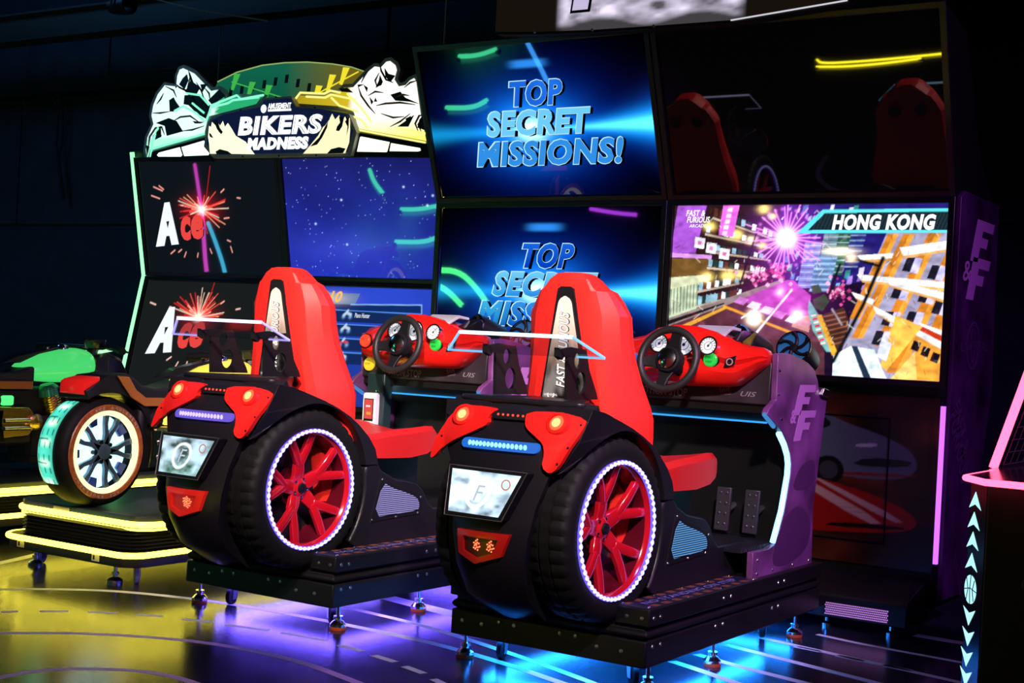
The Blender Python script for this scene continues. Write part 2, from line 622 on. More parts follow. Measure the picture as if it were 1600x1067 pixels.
# ================================================================== RACING SCREEN CABINETS
CABB = mat('cabinet_black', (0.006, 0.006, 0.007), 0.45, spec=0.25, noise=0.1)
BEZEL = mat('bezel_black', (0.008, 0.008, 0.009), 0.3)
POSTER = paint_mat('poster_print', lit=True, rough=0.35)
SCREEN = paint_mat('screen_picture', 1.0)
SCREENHI = paint_mat('bright_screen_picture', 1.35)
UPW, UPH = 1.256, 0.735
YF = 5.87
TILT = Vector((0, -0.275, 0.735)).normalized()
LIL = mat('lilac_print', (0.55, 0.22, 0.60), 0.4)
LILD = mat('dark_lilac_print', (0.10, 0.03, 0.14), 0.4)


def smooth_poly(pts, it=2):
    P = [Vector((p[0], p[1])) for p in pts]
    for _ in range(it):
        Q = []
        for i in range(len(P)):
            p, q = P[i], P[(i + 1) % len(P)]
            Q += [p * 0.75 + q * 0.25, p * 0.25 + q * 0.75]
        P = Q
    return [(p.x, p.y) for p in P]


def frame_bars(name, o, a, b, w, h, t, depth, material, parent):
    n = Vector(a).cross(Vector(b)).normalized()
    outer = [(-t, -t), (w + t, -t), (w + t, h + t), (-t, h + t)]
    inner = [(0, 0), (0, h), (w, h), (w, 0)]
    return MB().prism(outer, o, a, b, n, depth, [inner]).build(name, material, parent, bevel=0.003)


def uvmap(root, o, a, b, w, h):
    O = root.location + Vector(o)
    a, b = Vector(a).normalized(), Vector(b).normalized()
    n = a.cross(b)

    def f(px, py):
        p = hit(px, py, O, n) - O
        return (p.dot(a) / w, p.dot(b) / h)
    return f


def flare_canvas():
    c = Canvas(320, 180)
    c.a[:] = 0
    cx, cy = 0.47, 0.44
    # blue cloud and cyan streak
    c.glow((cx, cy), 0.27, 0.29, (0.0, 0.22, 0.90), 0.72)
    c.glow((cx, cy), 0.17, 0.17, (0.1, 0.62, 1.0), 1.25)
    c.glow((cx, cy), 0.055, 0.06, (0.8, 1.0, 1.0), 2.2)
    d = np.abs(c.x - cx)
    half = 0.028 + 0.16 * np.clip(d - 0.12, 0, 1) ** 1.6 * (1 + (c.x > cx) * 0.55)
    s_ = np.exp(-np.abs((c.y - (0.44 + 0.02 * (c.x - 0.5))) / half) ** 2)
    amp = np.where(c.x > cx, 0.35 + 0.9 * np.clip((c.x - 0.6) / 0.4, 0, 1), 0.45 + 0.15 * np.clip((0.3 - c.x) / 0.3, 0, 1))
    c.a += (s_ * amp)[..., None] * np.array((0.01, 0.50, 1.1))
    s2 = np.exp(-np.abs((c.y - (0.44 + 0.02 * (c.x - 0.5))) / (half * 0.5)) ** 2) * np.clip((c.x - 0.3) / 0.7, 0, 1)
    c.a += s2[..., None] * np.array((0.14, 0.75, 0.95)) * 1.2
    s3 = np.exp(-np.abs((c.y - 0.44) / (half * 1.9)) ** 2) * np.clip((c.x - 0.5) / 0.5, 0, 1)
    c.a += s3[..., None] * np.array((0.0, 0.08, 0.75)) * 0.7
    # halo spot
    k = np.exp(-(np.abs((c.x - 0.49) / 0.075) ** 4 + np.abs((c.y - 0.865) / 0.026) ** 4))
    c.a += k[..., None] * np.array((0.03, 0.30, 0.95)) * 0.9
    return c


OUTL = glow('pale_cyan_outline', (0.55, 0.9, 1.0), 1.0)
DKSH = mat('screen_black', (0.0, 0.003, 0.01), 0.5, spec=0.1)


def grad_text_mat(name, lo, hi, z0, z1):
    """letters that run from one blue to another up the screen"""
    if name in MATS:
        return MATS[name]
    mt = bpy.data.materials.new(name)
    mt.use_nodes = True
    nt = mt.node_tree
    b = nt.nodes['Principled BSDF']
    b.inputs['Base Color'].default_value = (0, 0, 0, 1)
    b.inputs['Roughness'].default_value = 0.1
    tc = nt.nodes.new('ShaderNodeTexCoord')
    sp = nt.nodes.new('ShaderNodeSeparateXYZ')
    mr = nt.nodes.new('ShaderNodeMapRange')
    mr.inputs['From Min'].default_value = z0
    mr.inputs['From Max'].default_value = z1
    rp = nt.nodes.new('ShaderNodeValToRGB')
    rp.color_ramp.elements[0].color = (*lo, 1)
    rp.color_ramp.elements[1].color = (*hi, 1)
    nt.links.new(tc.outputs['Object'], sp.inputs[0])
    nt.links.new(sp.outputs['Z'], mr.inputs['Value'])
    nt.links.new(mr.outputs[0], rp.inputs['Fac'])
    nt.links.new(rp.outputs['Color'], b.inputs['Emission Color'])
    b.inputs['Emission Strength'].default_value = 1.0
    MATS[name] = mt
    return mt


def top_secret(parent, o, a, b, w, h):
    a, b = Vector(a), Vector(b)
    for body, u, v, wid, lo, hi in (('TOP', 0.385, 0.605, 0.235, (0.0, 0.05, 0.55), (0.01, 0.13, 0.72)),
                                    ('SECRET', 0.265, 0.415, 0.475, (0.02, 0.28, 0.80), (0.16, 0.62, 0.95)),
                                    ('MISSIONS!', 0.195, 0.215, 0.665, (0.0, 0.06, 0.52), (0.03, 0.28, 0.80))):
        P = Vector(o) + a * (u * w) + b * (v * h)
        cap = 0.148 * h
        text('lettering_shadow', body, cap, DKSH, parent, P + a * 0.016 - b * 0.004, a, b, 0.24, 0.052, 0.0018, width=wid * w)
        text('lettering_outline', body, cap * 1.02, OUTL, parent, P - a * 0.0035 - b * 0.001, a, b, 0.24, 0.060, 0.0026, width=wid * w + 0.008)
        gm = grad_text_mat('blue_letters_' + body.strip('!').lower(), lo, hi, P.z, P.z + cap * b.z)
        text('lettering', body, cap, gm, parent, P, a, b, 0.24, 0.042, 0.0034, width=wid * w)


def hong_kong(uv):
    Z = lambda x, y: uv(1030 + 0.3 * x, 300 + 0.3 * y)
    P = lambda *q: [Z(q[i], q[i + 1]) for i in range(0, len(q), 2)]
    c = Canvas(704, 396, (0.10, 0.05, 0.16))
    # night sky with towers
    c.poly(P(560, 50, 1540, 50, 1540, 420, 560, 520), (0.13, 0.10, 0.42))
    nn = c.noise(1, 26, 3)
    for i in range(90):
        x = 640 + rng.random() * 420
        y = 70 + rng.random() * 420
        s = 6 + rng.random() * 22
        col = [(0.55, 0.75, 0.95), (0.75, 0.55, 0.95), (0.3, 0.5, 0.8), (0.95, 0.9, 1.0), (0.2, 0.6, 0.5), (0.12, 0.12, 0.35)][int(rng.random() * 6)]
        c.poly(P(x, y, x + s, y - 4, x + s - 8, y + s * 1.5, x - 8, y + s * 1.5), col, 0.75)
    for (x0, y0, x1, y1, cl) in ((860, 215, 935, 470, (0.45, 0.62, 0.62)), (935, 215, 1000, 430, (0.16, 0.42, 0.22)), (1000, 210, 1080, 400, (0.08, 0.16, 0.5)),
                                 (760, 260, 850, 500, (0.5, 0.55, 0.85)), (820, 330, 930, 520, (0.35, 0.55, 0.75))):
        c.poly(P(x0, y0, x1, y0, x1 - 50, y1, x0 - 40, y1), cl, 0.85)
        for k in range(14):
            yy = y0 + (y1 - y0) * k / 14
            t = k / 14
            c.poly(P(x0 - 40 * t, yy, x1 - 50 * t, yy, x1 - 50 * t, yy + 6, x0 - 40 * t, yy + 6), (0.8, 0.85, 0.95) if k % 2 else (0.2, 0.2, 0.4), 0.55)
    # left block of flats
    c.poly(P(30, 60, 640, 60, 600, 470, 30, 700), (0.16, 0.09, 0.10))
    c.poly(P(100, 70, 250, 72, 190, 320, 60, 316), (0.62, 0.32, 0.78))
    c.poly(P(60, 316, 275, 330, 275, 350, 60, 340), (0.80, 0.55, 0.85))
    c.poly(P(60, 345, 275, 350, 255, 440, 60, 440), (0.42, 0.30, 0.14))
    c.poly(P(55, 445, 270, 430, 260, 470, 50, 520), (0.78, 0.80, 0.66))
    c.poly(P(55, 510, 205, 475, 195, 620, 45, 660), (0.72, 0.78, 0.66))
    for k in range(9):
        c.poly(P(62 + k * 17, 505 - k * 3.5, 66 + k * 17, 504 - k * 3.5, 60 + k * 17, 640 - k * 6, 56 + k * 17, 642 - k * 6), (0.30, 0.34, 0.28))
    rows = [(290, 85, 600, 215, 46), (250, 175, 590, 265, 40), (270, 270, 580, 330, 36), (260, 350, 560, 395, 40), (210, 470, 440, 440, 44), (205, 540, 430, 500, 50)]
    for (xa, ya, xb, yb, hh) in rows:
        for k in range(11):
            t = k / 11
            x, y = xa + (xb - xa) * t, ya + (yb - ya) * t
            hx = hh * (1 - 0.35 * t)
            col = [(0.95, 0.97, 1.0), (0.55, 0.72, 0.80), (0.35, 0.18, 0.14), (0.12, 0.22, 0.2)][int(rng.random() * 4)]
            c.poly(P(x, y, x + 20, y + 5, x + 16, y + hx, x - 4, y + hx - 4), col)
        c.poly(P(xa - 10, ya + hh, xb, yb + hh * 0.65, xb, yb + hh * 0.65 + 8, xa - 10, ya + hh + 12), (0.70, 0.62, 0.55))
    for (x, y, s) in ((265, 180, 30), (400, 225, 34), (480, 250, 26), (540, 280, 22), (250, 445, 34), (360, 435, 34), (420, 430, 24), (545, 90, 30), (590, 130, 18)):
        g = Z(x, y)
        c.glow(g, s / 1500, s / 900 * 0.7, (1.0, 0.85, 0.45), 1.6)
    # pink sign boards
    c.poly(P(335, 72, 420, 72, 385, 235, 310, 225), (0.92, 0.42, 0.90))
    for k in range(5):
        c.poly(P(360 - k * 7, 85 + k * 30, 385 - k * 7, 85 + k * 30, 381 - k * 7, 106 + k * 30, 356 - k * 7, 106 + k * 30), (1.0, 0.86, 1.0))
    for (x, y) in ((190, 235), (250, 262), (318, 292)):
        c.poly(P(x, y, x + 52, y + 8, x + 44, y + 62, x - 6, y + 54), (0.95, 0.93, 0.98))
        c.poly(P(x + 14, y + 20, x + 34, y + 24, x + 30, y + 44, x + 12, y + 40), (0.85, 0.45, 0.7))
    # street
    c.poly(P(640, 455, 700, 455, 860, 780, 860, 960, 40, 760, 40, 700), (0.34, 0.17, 0.22))
    c.poly(P(640, 460, 700, 460, 790, 540, 780, 640, 560, 640, 430, 560), (0.72, 0.30, 0.72), 0.85)
    c.poly(P(560, 640, 780, 640, 860, 780, 500, 760), (0.42, 0.22, 0.30), 0.7)
    c.poly(P(40, 660, 330, 560, 640, 455, 640, 470, 350, 590, 40, 700), (0.55, 0.48, 0.48))
    c.poly(P(50, 668, 340, 575, 340, 583, 50, 690), (0.10, 0.08, 0.10))
    for k in range(3):
        c.line([Z(110 + k * 18, 700), Z(340 + k * 9, 600)], 0.0035, (0.85, 0.62, 0.2))
    c.line([Z(340, 595), Z(760, 760)], 0.007, (0.95, 0.62, 0.15))
    c.line([Z(690, 510), Z(500, 740)], 0.006, (0.95, 0.90, 0.98))
    c.line([Z(430, 655), Z(520, 600)], 0.004, (0.9, 0.85, 0.9))
    for k in range(6):
        x = 420 + k * 66
        y = 545 + k * 24
        c.poly(P(x, y, x + 48, y + 14, x + 20, y + 45, x - 30, y + 28), (0.93, 0.85, 0.98) if k in (1, 2, 4) else (0.80, 0.48, 0.80), 0.9)
    c.poly(P(700, 650, 790, 640, 780, 730, 690, 700), (0.85, 0.60, 0.55), 0.7)
    for (x, y, s, cl, am) in ((495, 655, 34, (1.0, 0.9, 0.8), 3.0), (720, 640, 30, (1.0, 0.75, 0.9), 2.0), (630, 520, 22, (1.0, 0.7, 1.0), 1.5)):
        c.glow(Z(x, y), s / 1500, s / 900, cl, am)
    # trees and kerb
    for i in range(240):
        cx, cy, sx_, sy_ = [(520, 430, 80, 50), (920, 520, 55, 60), (1010, 750, 80, 70), (620, 420, 50, 40)][i % 4]
        x, y = cx + rng.normal() * sx_ * 0.5, cy + rng.normal() * sy_ * 0.5
        s = 5 + rng.random() * 9
        c.poly(P(x, y - s, x + s, y, x, y + s, x - s, y), [(0.95, 0.35, 0.65), (0.75, 0.2, 0.5), (1.0, 0.7, 0.85), (0.35, 0.08, 0.25)][int(rng.random() * 4)], 0.8)
    c.poly(P(800, 560, 860, 530, 885, 570, 850, 620, 805, 600), (0.10, 0.26, 0.10))
    c.poly(P(790, 490, 830, 480, 850, 520, 800, 530), (0.12, 0.30, 0.14))
    # right hand pavement and road
    c.poly(P(780, 560, 830, 640, 900, 830, 870, 830, 800, 720, 775, 620), (0.45, 0.70, 0.72))
    for k in range(9):
        c.poly(P(790 + k * 6, 640 + k * 18, 815 + k * 6, 634 + k * 18, 819 + k * 6, 644 + k * 18, 794 + k * 6, 650 + k * 18), (0.85, 0.15, 0.15) if k % 2 else (0.95, 0.92, 0.85))
    c.poly(P(820, 640, 845, 640, 940, 850, 900, 850), (0.90, 0.65, 0.20))
    c.poly(P(845, 640, 960, 600, 1010, 720, 960, 850, 935, 850), (0.26, 0.15, 0.12))
    for k in range(7):
        c.line([Z(850 + k * 8, 650 + k * 24), Z(965 + k * 4, 625 + k * 24)], 0.004, (0.55, 0.32, 0.22))
    c.line([Z(900, 610), Z(950, 690)], 0.006, (0.55, 0.5, 0.55))
    # right block of flats with ochre pillars and pale slabs
    c.poly(P(1190, 200, 1540, 200, 1540, 1000, 1180, 990, 950, 830, 1000, 640), (0.62, 0.60, 0.72))
    for (x0, y0, x1, y1, w_) in ((1190, 220, 990, 660, 55), (1270, 220, 1000, 760, 60), (1400, 215, 1120, 800, 70), (1520, 260, 1180, 940, 85), (1540, 420, 1290, 980, 85), (1560, 640, 1400, 985, 70), (1590, 215, 1500, 420, 70)):
        c.poly(P(x0, y0, x0 + w_, y0, x1 + w_, y1, x1, y1), (0.80, 0.48, 0.14))
        c.poly(P(x0 + w_ * 0.55, y0, x0 + w_, y0, x1 + w_, y1, x1 + w_ * 0.55, y1), (0.93, 0.62, 0.22))
    for (x, y) in ((1290, 340), (1230, 480), (1420, 380), (1370, 500), (1180, 620), (1300, 620), (1440, 560), (1130, 720), (1460, 720)):
        c.poly(P(x, y, x + 42, y + 4, x + 14, y + 78, x - 28, y + 70), (0.10, 0.10, 0.16))
        c.poly(P(x + 42, y + 4, x + 80, y + 8, x + 52, y + 86, x + 14, y + 78), (0.80, 0.78, 0.98))
    for (x0, y0, x1, y1, hh) in ((1030, 330, 1220, 320, 26), (1250, 290, 1540, 250, 44), (1030, 430, 1500, 470, 30), (1180, 450, 1540, 540, 34), (1000, 520, 1120, 560, 28), (1110, 590, 1500, 790, 40), (1350, 680, 1500, 730, 30)):
        c.poly(P(x0, y0, x1, y1, x1 - 10, y1 + hh, x0 + 20, y0 + hh), (0.96, 0.95, 0.97))
        c.poly(P(x0 + 20, y0 + hh, x1 - 10, y1 + hh, x1 - 20, y1 + hh + 14, x0 + 30, y0 + hh + 12), (0.90, 0.66, 0.36))
    c.poly(P(1350, 690, 1500, 760, 1490, 790, 1345, 715), (0.75, 0.20, 0.08))
    c.poly(P(1230, 640, 1370, 700, 1180, 930, 1150, 900), (0.95, 0.72, 0.30))
    c.poly(P(1330, 740, 1490, 830, 1480, 985, 1330, 975), (0.92, 0.62, 0.22))
    for (x, y) in ((1325, 770), (1375, 800), (1425, 830)):
        c.poly(P(x, y, x + 38, y + 14, x + 20, y + 62, x - 18, y + 46), (0.06, 0.06, 0.08))
    c.poly(P(1160, 760, 1210, 790, 1180, 880, 1130, 850), (0.88, 0.90, 1.0))
    # pale pavement at the bottom
    c.poly(P(905, 850, 1000, 800, 1120, 820, 1190, 990, 900, 960), (0.90, 0.97, 0.98))
    c.poly(P(1000, 800, 1030, 800, 1110, 985, 1070, 985), (0.12, 0.18, 0.26))
    c.poly(P(1190, 985, 1330, 830, 1340, 975), (0.98, 0.80, 0.45))
    # lamp posts
    c.line([Z(1165, 345), Z(1060, 590), Z(905, 880)], 0.012, (0.05, 0.07, 0.09))
    c.line([Z(1140, 385), Z(1020, 350)], 0.008, (0.05, 0.06, 0.08))
    c.line([Z(940, 380), Z(880, 540)], 0.008, (0.06, 0.06, 0.09))
    c.line([Z(515, 190), Z(410, 520)], 0.006, (0.08, 0.08, 0.10))
    c.a *= (0.55 + 0.9 * c.noise(1, 34, 2))[..., None]
    for i in range(260):
        x, y = 60 + rng.random() * 1460, 80 + rng.random() * 880
        if 900 > x > 300 and y > 440:
            continue
        c.line([Z(x, y), Z(x + rng.normal() * 14, y + 10 + rng.random() * 22)], 0.0022, [(0.05, 0.04, 0.06), (1.0, 0.95, 0.85), (0.35, 0.18, 0.08)][i % 3], 0.55)
    # firework
    fx, fy = 660, 240
    for k in range(34):
        an = 2 * math.pi * k / 34 + rng.normal() * 0.05
        L = 120 + rng.random() * 110
        c.line([Z(fx, fy), Z(fx + L * math.cos(an), fy + L * math.sin(an) * 0.95)], 0.004, (1.0, 0.62, 0.98), 0.75)
    for k in range(26):
        an = 2 * math.pi * k / 26
        c.glow(Z(fx + 150 * math.cos(an), fy + 150 * math.sin(an)), 0.006, 0.009, (0.9, 0.5, 1.0), 0.6)
    c.glow(Z(fx, fy), 0.10, 0.17, (0.75, 0.25, 0.90), 0.55)
    c.glow(Z(fx, fy), 0.03, 0.05, (1.0, 0.9, 1.0), 2.2)
    c.glow(Z(940, 310), 0.05, 0.02, (1.0, 0.9, 0.7), 1.6)
    c.glow(Z(1000, 345), 0.016, 0.02, (1.0, 0.85, 0.6), 1.5)
    c.glow(Z(640, 560), 0.12, 0.12, (0.75, 0.15, 0.70), 0.35)
    # title banner
    c.poly(P(715, 217, 850, 95, 1540, 85, 1540, 212), (0.35, 0.85, 0.88))
    c.poly(P(775, 200, 862, 112, 1540, 102, 1540, 198), (0.08, 0.14, 0.17))
    for k in range(40):
        c.line([Z(800 + k * 19, 196), Z(840 + k * 19, 108)], 0.0016, (0.20, 0.32, 0.36), 0.5)
    return c


def race_cabinet(name, xc, label, first):
    t = empty(name, (xc, YF, 0))
    tag(t, label, 'arcade cabinet', 'racing screen cabinets')
    H = 0.6575
    MB().px([(0.02, 0.09), (0.02, 1.80), (-0.235, 2.50), (-0.19, 2.535), (0.1, 2.49), (0.40, 2.0), (0.66, 1.83), (0.70, 1.0), (0.42, 0.09)], -H + 0.02, H - 0.02).build('body', CABB, t, bevel=0.006)
    X_, Z_ = Vector((1, 0, 0)), Vector((0, 0, 1))
    o = Vector((-UPW / 2, -0.004, 1.03))
    O2 = Vector((-UPW / 2, 0, 1.80)) + TILT * 0.022 + Vector((0, -0.004, 0))
    uh = 0.737
    frame_bars('lower_bezel', o, X_, Z_, UPW, UPH, 0.028, 0.02, BEZEL, t)
    frame_bars('upper_bezel', O2, X_, TILT, UPW, uh, 0.028, 0.02, BEZEL, t)
    ro = type('r', (), {})()
    ro.location = t.location
    if first:
        uv = uvmap(ro, o, X_, Z_, UPW, UPH)
        hk = hong_kong(uv)
        s1 = hk.plate('lower_screen', SCREENHI, t, o, X_, Z_, UPW, UPH, 2)
        wt = glow('white_letters', (1, 1, 1), 1.1)
        q0, q1 = uv(1030 + 0.3 * 898, 300 + 0.3 * 192), uv(1030 + 0.3 * 1440, 300 + 0.3 * 192)
        qt = uv(1030 + 0.3 * 910, 300 + 0.3 * 122)
        text('place_name', 'HONG KONG', (qt[1] - q0[1]) * UPH, wt, s1, o + X_ * (q0[0] * UPW) + Z_ * (q0[1] * UPH), X_, Z_, 0.2, 0.055, 0.002, width=(q1[0] - q0[0]) * UPW)
        q = uv(1030 + 0.3 * 140, 300 + 0.3 * 125)
        text('game_logo', 'FAST &', 0.026, wt, s1, o + X_ * (q[0] * UPW) + Z_ * (q[1] * UPH), X_, Z_, 0.2, 0.03, 0.002, width=0.095)
        text('game_logo', 'FURIOUS', 0.026, wt, s1, o + X_ * (q[0] * UPW + 0.005) + Z_ * (q[1] * UPH - 0.03), X_, Z_, 0.2, 0.03, 0.002, width=0.115)
        text('game_logo', 'ARCADE', 0.014, wt, s1, o + X_ * (q[0] * UPW + 0.02) + Z_ * (q[1] * UPH - 0.052), X_, Z_, 0.2, 0.02, 0.002, width=0.085)
        off = Canvas(16, 9)
        off.a[:] = 0.0006
        s2 = off.plate('upper_screen', SCREEN, t, O2, X_, TILT, UPW, uh, 1)
    else:
        fc = flare_canvas()
        s1 = fc.plate('lower_screen', SCREEN, t, o, X_, Z_, UPW, UPH, 1)
        top_secret(s1, o, X_, Z_, UPW, UPH)
        fc = flare_canvas()
        s2 = fc.plate('upper_screen', SCREEN, t, O2, X_, TILT, UPW, uh, 1)
        top_secret(s2, O2, X_, TILT, UPW, uh)
    # lower front art panel with a service door
    art = Canvas(480, 280, (0.10, 0.05, 0.05))
    nn = art.noise(1, 5, 4)
    art.a[:] = (nn[..., None] ** 2.2) * np.array((0.15, 0.028, 0.010))
    SP = lambda it, *q: smooth_poly([(q[i], q[i + 1]) for i in range(0, len(q), 2)], it)
    # grey coupe behind, red striped car in front
    art.poly(SP(2, 0.28, 0.64, 0.34, 0.80, 0.42, 0.90, 0.56, 0.91, 0.68, 0.82, 0.82, 0.76, 0.92, 0.68, 0.94, 0.57, 0.86, 0.50, 0.60, 0.51, 0.30, 0.55), (0.27, 0.30, 0.35))
    art.poly(SP(2, 0.37, 0.77, 0.43, 0.88, 0.55, 0.89, 0.65, 0.81, 0.58, 0.76), (0.05, 0.06, 0.08))
    art.poly(SP(1, 0.70, 0.57, 0.90, 0.585, 0.92, 0.63, 0.76, 0.63), (0.06, 0.06, 0.07))
    art.poly(SP(1, 0.72, 0.68, 0.80, 0.695, 0.79, 0.715, 0.72, 0.70), (0.55, 0.58, 0.62))
    art.poly(SP(1, 0.66, 0.51, 0.93, 0.535, 0.93, 0.55, 0.66, 0.53), (0.40, 0.10, 0.08))
    for cx in (0.44, 0.63):
        art.poly([(cx + 0.055 * math.cos(a), 0.535 + 0.085 * math.sin(a)) for a in np.linspace(0, 6.28, 18)], (0.02, 0.02, 0.025))
        art.poly([(cx + 0.034 * math.cos(a), 0.535 + 0.054 * math.sin(a)) for a in np.linspace(0, 6.28, 18)], (0.16, 0.16, 0.18))
    art.poly(SP(2, 0.16, 0.26, 0.20, 0.42, 0.30, 0.48, 0.52, 0.50, 0.74, 0.44, 0.92, 0.34, 0.95, 0.25, 0.86, 0.20, 0.52, 0.16, 0.22, 0.19), (0.48, 0.025, 0.025))
    art.poly(SP(1, 0.47, 0.495, 0.52, 0.495, 0.84, 0.255, 0.77, 0.24), (0.60, 0.48, 0.46))
    art.poly(SP(1, 0.56, 0.49, 0.61, 0.475, 0.91, 0.275, 0.86, 0.262), (0.60, 0.48, 0.46))
    art.poly(SP(1, 0.62, 0.20, 0.90, 0.225, 0.90, 0.25, 0.66, 0.235), (0.05, 0.01, 0.01))
    art.poly([(0.33 + 0.055 * math.cos(a), 0.255 + 0.10 * math.sin(a)) for a in np.linspace(0, 6.28, 18)], (0.02, 0.015, 0.015))
    art.poly([(0.33 + 0.035 * math.cos(a), 0.255 + 0.065 * math.sin(a)) for a in np.linspace(0, 6.28, 18)], (0.14, 0.12, 0.12))
    for k in range(40):
        x_, y_ = rng.random(), 0.05 + rng.random() * 0.4
        art.line([(x_, y_), (x_ + 0.06 + 0.06 * rng.random(), y_ + 0.02 * rng.random())], 0.003, (0.30, 0.08, 0.03), 0.35)
    art.plate('art_panel', POSTER, t, (-H + 0.03, 0.012, 0.24), X_, Z_, 2 * H - 0.06, 0.72, 2)
    frame_bars('service_door_gap', Vector((0.02, 0.011, 0.34)), X_, Z_, 0.40, 0.52, 0.006, 0.004, DKSH, t)
    for xs in (-0.3, 0.45):
        pass
    # coin-step pedestal under the screens
    ped = MB().px([(0.02, 0.045), (0.02, 0.20), (-0.06, 0.20), (-0.25, 0.150), (-0.265, 0.138), (-0.265, 0.045)], -0.40, 0.62).build('pedestal', CABB, t, bevel=0.006)
    MESHM = glow('violet_speaker_mesh', (0.62, 0.25, 0.85), 0.85)
    dots = MB()
    for r in range(6):
        for k in range(34):
            x = 0.285 + k * 0.0077 + (r % 2) * 0.0038
            z = 0.062 + r * 0.0088
            dots.add([(x + 0.0034 * math.cos(a), -0.2675, z + 0.0034 * math.sin(a)) for a in [math.pi * j / 3 for j in range(6)]], [(5, 4, 3, 2, 1, 0)])
    tag(dots.build('lit_mesh', MESHM, ped), kind='stuff')
    for k in range(9):
        MB().add([(-0.2 + k * 0.03, -0.23, 0.1565), (-0.185 + k * 0.03, -0.23, 0.1565), (-0.13 + k * 0.03, -0.08, 0.196), (-0.145 + k * 0.03, -0.08, 0.196)], [(0, 1, 2, 3)]).build('warning_stripe', mat('amber_print', (0.20, 0.07, 0.02), 0.5), ped)
    for (x, y) in ((-0.34, -0.2), (0.27, -0.2), (0.54, -0.2), (0.5, 0.3), (-0.5, 0.3)):
        f = MB().lathe([(0, 0.0), (0, 0.024), (0.012, 0.024), (0.02, 0.01), (0.092, 0.008), (0.092, 0)], (x, y, 0), 'z', 14).build('levelling_foot', CHROME, t, smooth=True)
    # violet light bar on the right front edge
    MB().px([(-0.022, 0.283), (-0.022, 0.93), (0.0, 0.93), (0.0, 0.283)], 0.640, 0.656).build('light_bar', glow('violet_light_bar', (0.52, 0.12, 1.0), 1.7), t)
    return t


def block_f(name, material, parent, o, a, b, w, h, shear=0.30):
    a, b = Vector(a), Vector(b)
    n = a.cross(b)
    F = [(0, 0), (0.40, 0), (0.40, 0.36), (0.78, 0.36), (0.78, 0.60), (0.40, 0.60), (0.40, 0.76), (1, 0.76), (1, 1), (0, 1)]
    return MB().prism([((x * 0.76 + y * shear * 0.8) * w, y * h) for x, y in F], o, a, b, n, 0.0012).build(name, material, parent)


cab_r = race_cabinet('racing_cabinet', -2.33, 'black racing game cabinet, street race on its lower screen and blank upper screen', True)
cab_l = race_cabinet('racing_cabinet', -3.645, 'black racing game cabinet with two screens showing TOP SECRET MISSIONS!', False)

# printed right flank of the right-hand cabinet
XR = -2.33 + 0.6575 - 0.02 + 0.022
side_poly = [(0.06, 0.12), (0.06, 1.80), (0.12, 1.83), (0.66, 1.83), (0.70, 1.0), (0.42, 0.12)]
flank = MB().px(side_poly, 0.6375, 0.6575).build('side_panel', mat('violet_art_print', (0.050, 0.010, 0.070), 0.35, noise=0.7, nscale=5), cab_r, bevel=0.003)


def on_flank(px, py):
    p = hit(px, py, (-2.33 + 0.6575, 0, 0), (1, 0, 0)) - Vector((-2.33, YF, 0))
    return Vector((0.6575, p.y, p.z))


def flank_text(body, pxa, pxb, cap, mt_, shear=0.2, bold=0.03, ang=0.0):
    p, q = on_flank(*pxa), on_flank(*pxb)
    a = (q - p)
    w = a.length
    a.normalize()
    b = Vector((1, 0, 0)).cross(a)
    text('print_lettering', body, cap, mt_, flank, p, a, b, shear, bold, 0.0016, width=w)


p_ = on_flank(1516, 407)
block_f('print_letter', LIL, flank, p_, (0, 1, 0), (0, 0, 1), 0.36, 0.185)
flank_text('&', (1503, 438), (1516, 438), 0.085, LIL, 0.1, 0.01)
p_ = on_flank(1509, 467)
block_f('print_letter', LIL, flank, p_, (0, 1, 0), (0, 0, 1), 0.36, 0.185)
flank_text('UNIVERSAL', (1500, 549), (1541, 549), 0.042, LILD, 0.0, 0.01)
q = on_flank(1520, 540)
MB().prism(circle(0, 0, 0.105, 28), q + Vector((0.0005, 0, 0)), (0, 1, 0), (0, 0, 1), (1, 0, 0), 0.0008, [circle(0, 0, 0.095, 28)]).build('globe_print', LILD, flank)
for k in (-0.045, 0.0, 0.045):
    MB().prism(circle(k * 0.4, 0, 0.018 + abs(k), 20, 0.09), q + Vector((0.0003, 0, 0)), (0, 1, 0), (0, 0, 1), (1, 0, 0), 0.0008, [circle(k * 0.4, 0, 0.012 + abs(k), 20, 0.084)]).build('globe_print', LILD, flank)
flank_text('FAST &', (1488, 640), (1505, 720), 0.10, LILD, 0.2, 0.03)
flank_text('FURIOUS', (1483, 652), (1502, 760), 0.10, LILD, 0.2, 0.03)
flank_text('RAW THRILLS', (1487, 880), (1500, 930), 0.06, LILD, 0.0, 0.02)

# big lit sign above the racing cabinets (mostly above the picture)
MY = 5.50
mk = empty('marquee_sign', (-2.95, MY, 0))
tag(mk, 'large lit sign with white smoke print above the racing screens', 'sign')
poly = [hit(x, y, (0, MY, 0), (0, 1, 0)) for x, y in ((769, 47), (776, 54), (837, 54), (926, 51), (1019, 45), (1143, 36), (1325, 5), (1331, -2))]
pp = [(p.x + 2.95, p.z) for p in poly]
pp = pp + [(pp[-1][0] - 0.02, 3.25), (pp[0][0] + 0.02, 3.25)]
MB().py(pp, 0.0, 0.07).build('sign_box', CABB, mk, bevel=0.01)
cv = Canvas(220, 70)
nn = cv.noise(1, 9, 4)
xa = pp[0][0]
xb = pp[-3][0]
w_ = xb - xa
zt = pp[1][1] + 0.012
u_ = cv.x
sm = np.clip((u_ - 0.18) / 0.06, 0, 1) * np.clip((0.74 - u_) / 0.05, 0, 1)
lowfade = np.clip((cv.y * 0.62 - 0.02 - 0.06 * (u_ - 0.2)) / 0.10, 0, 1)
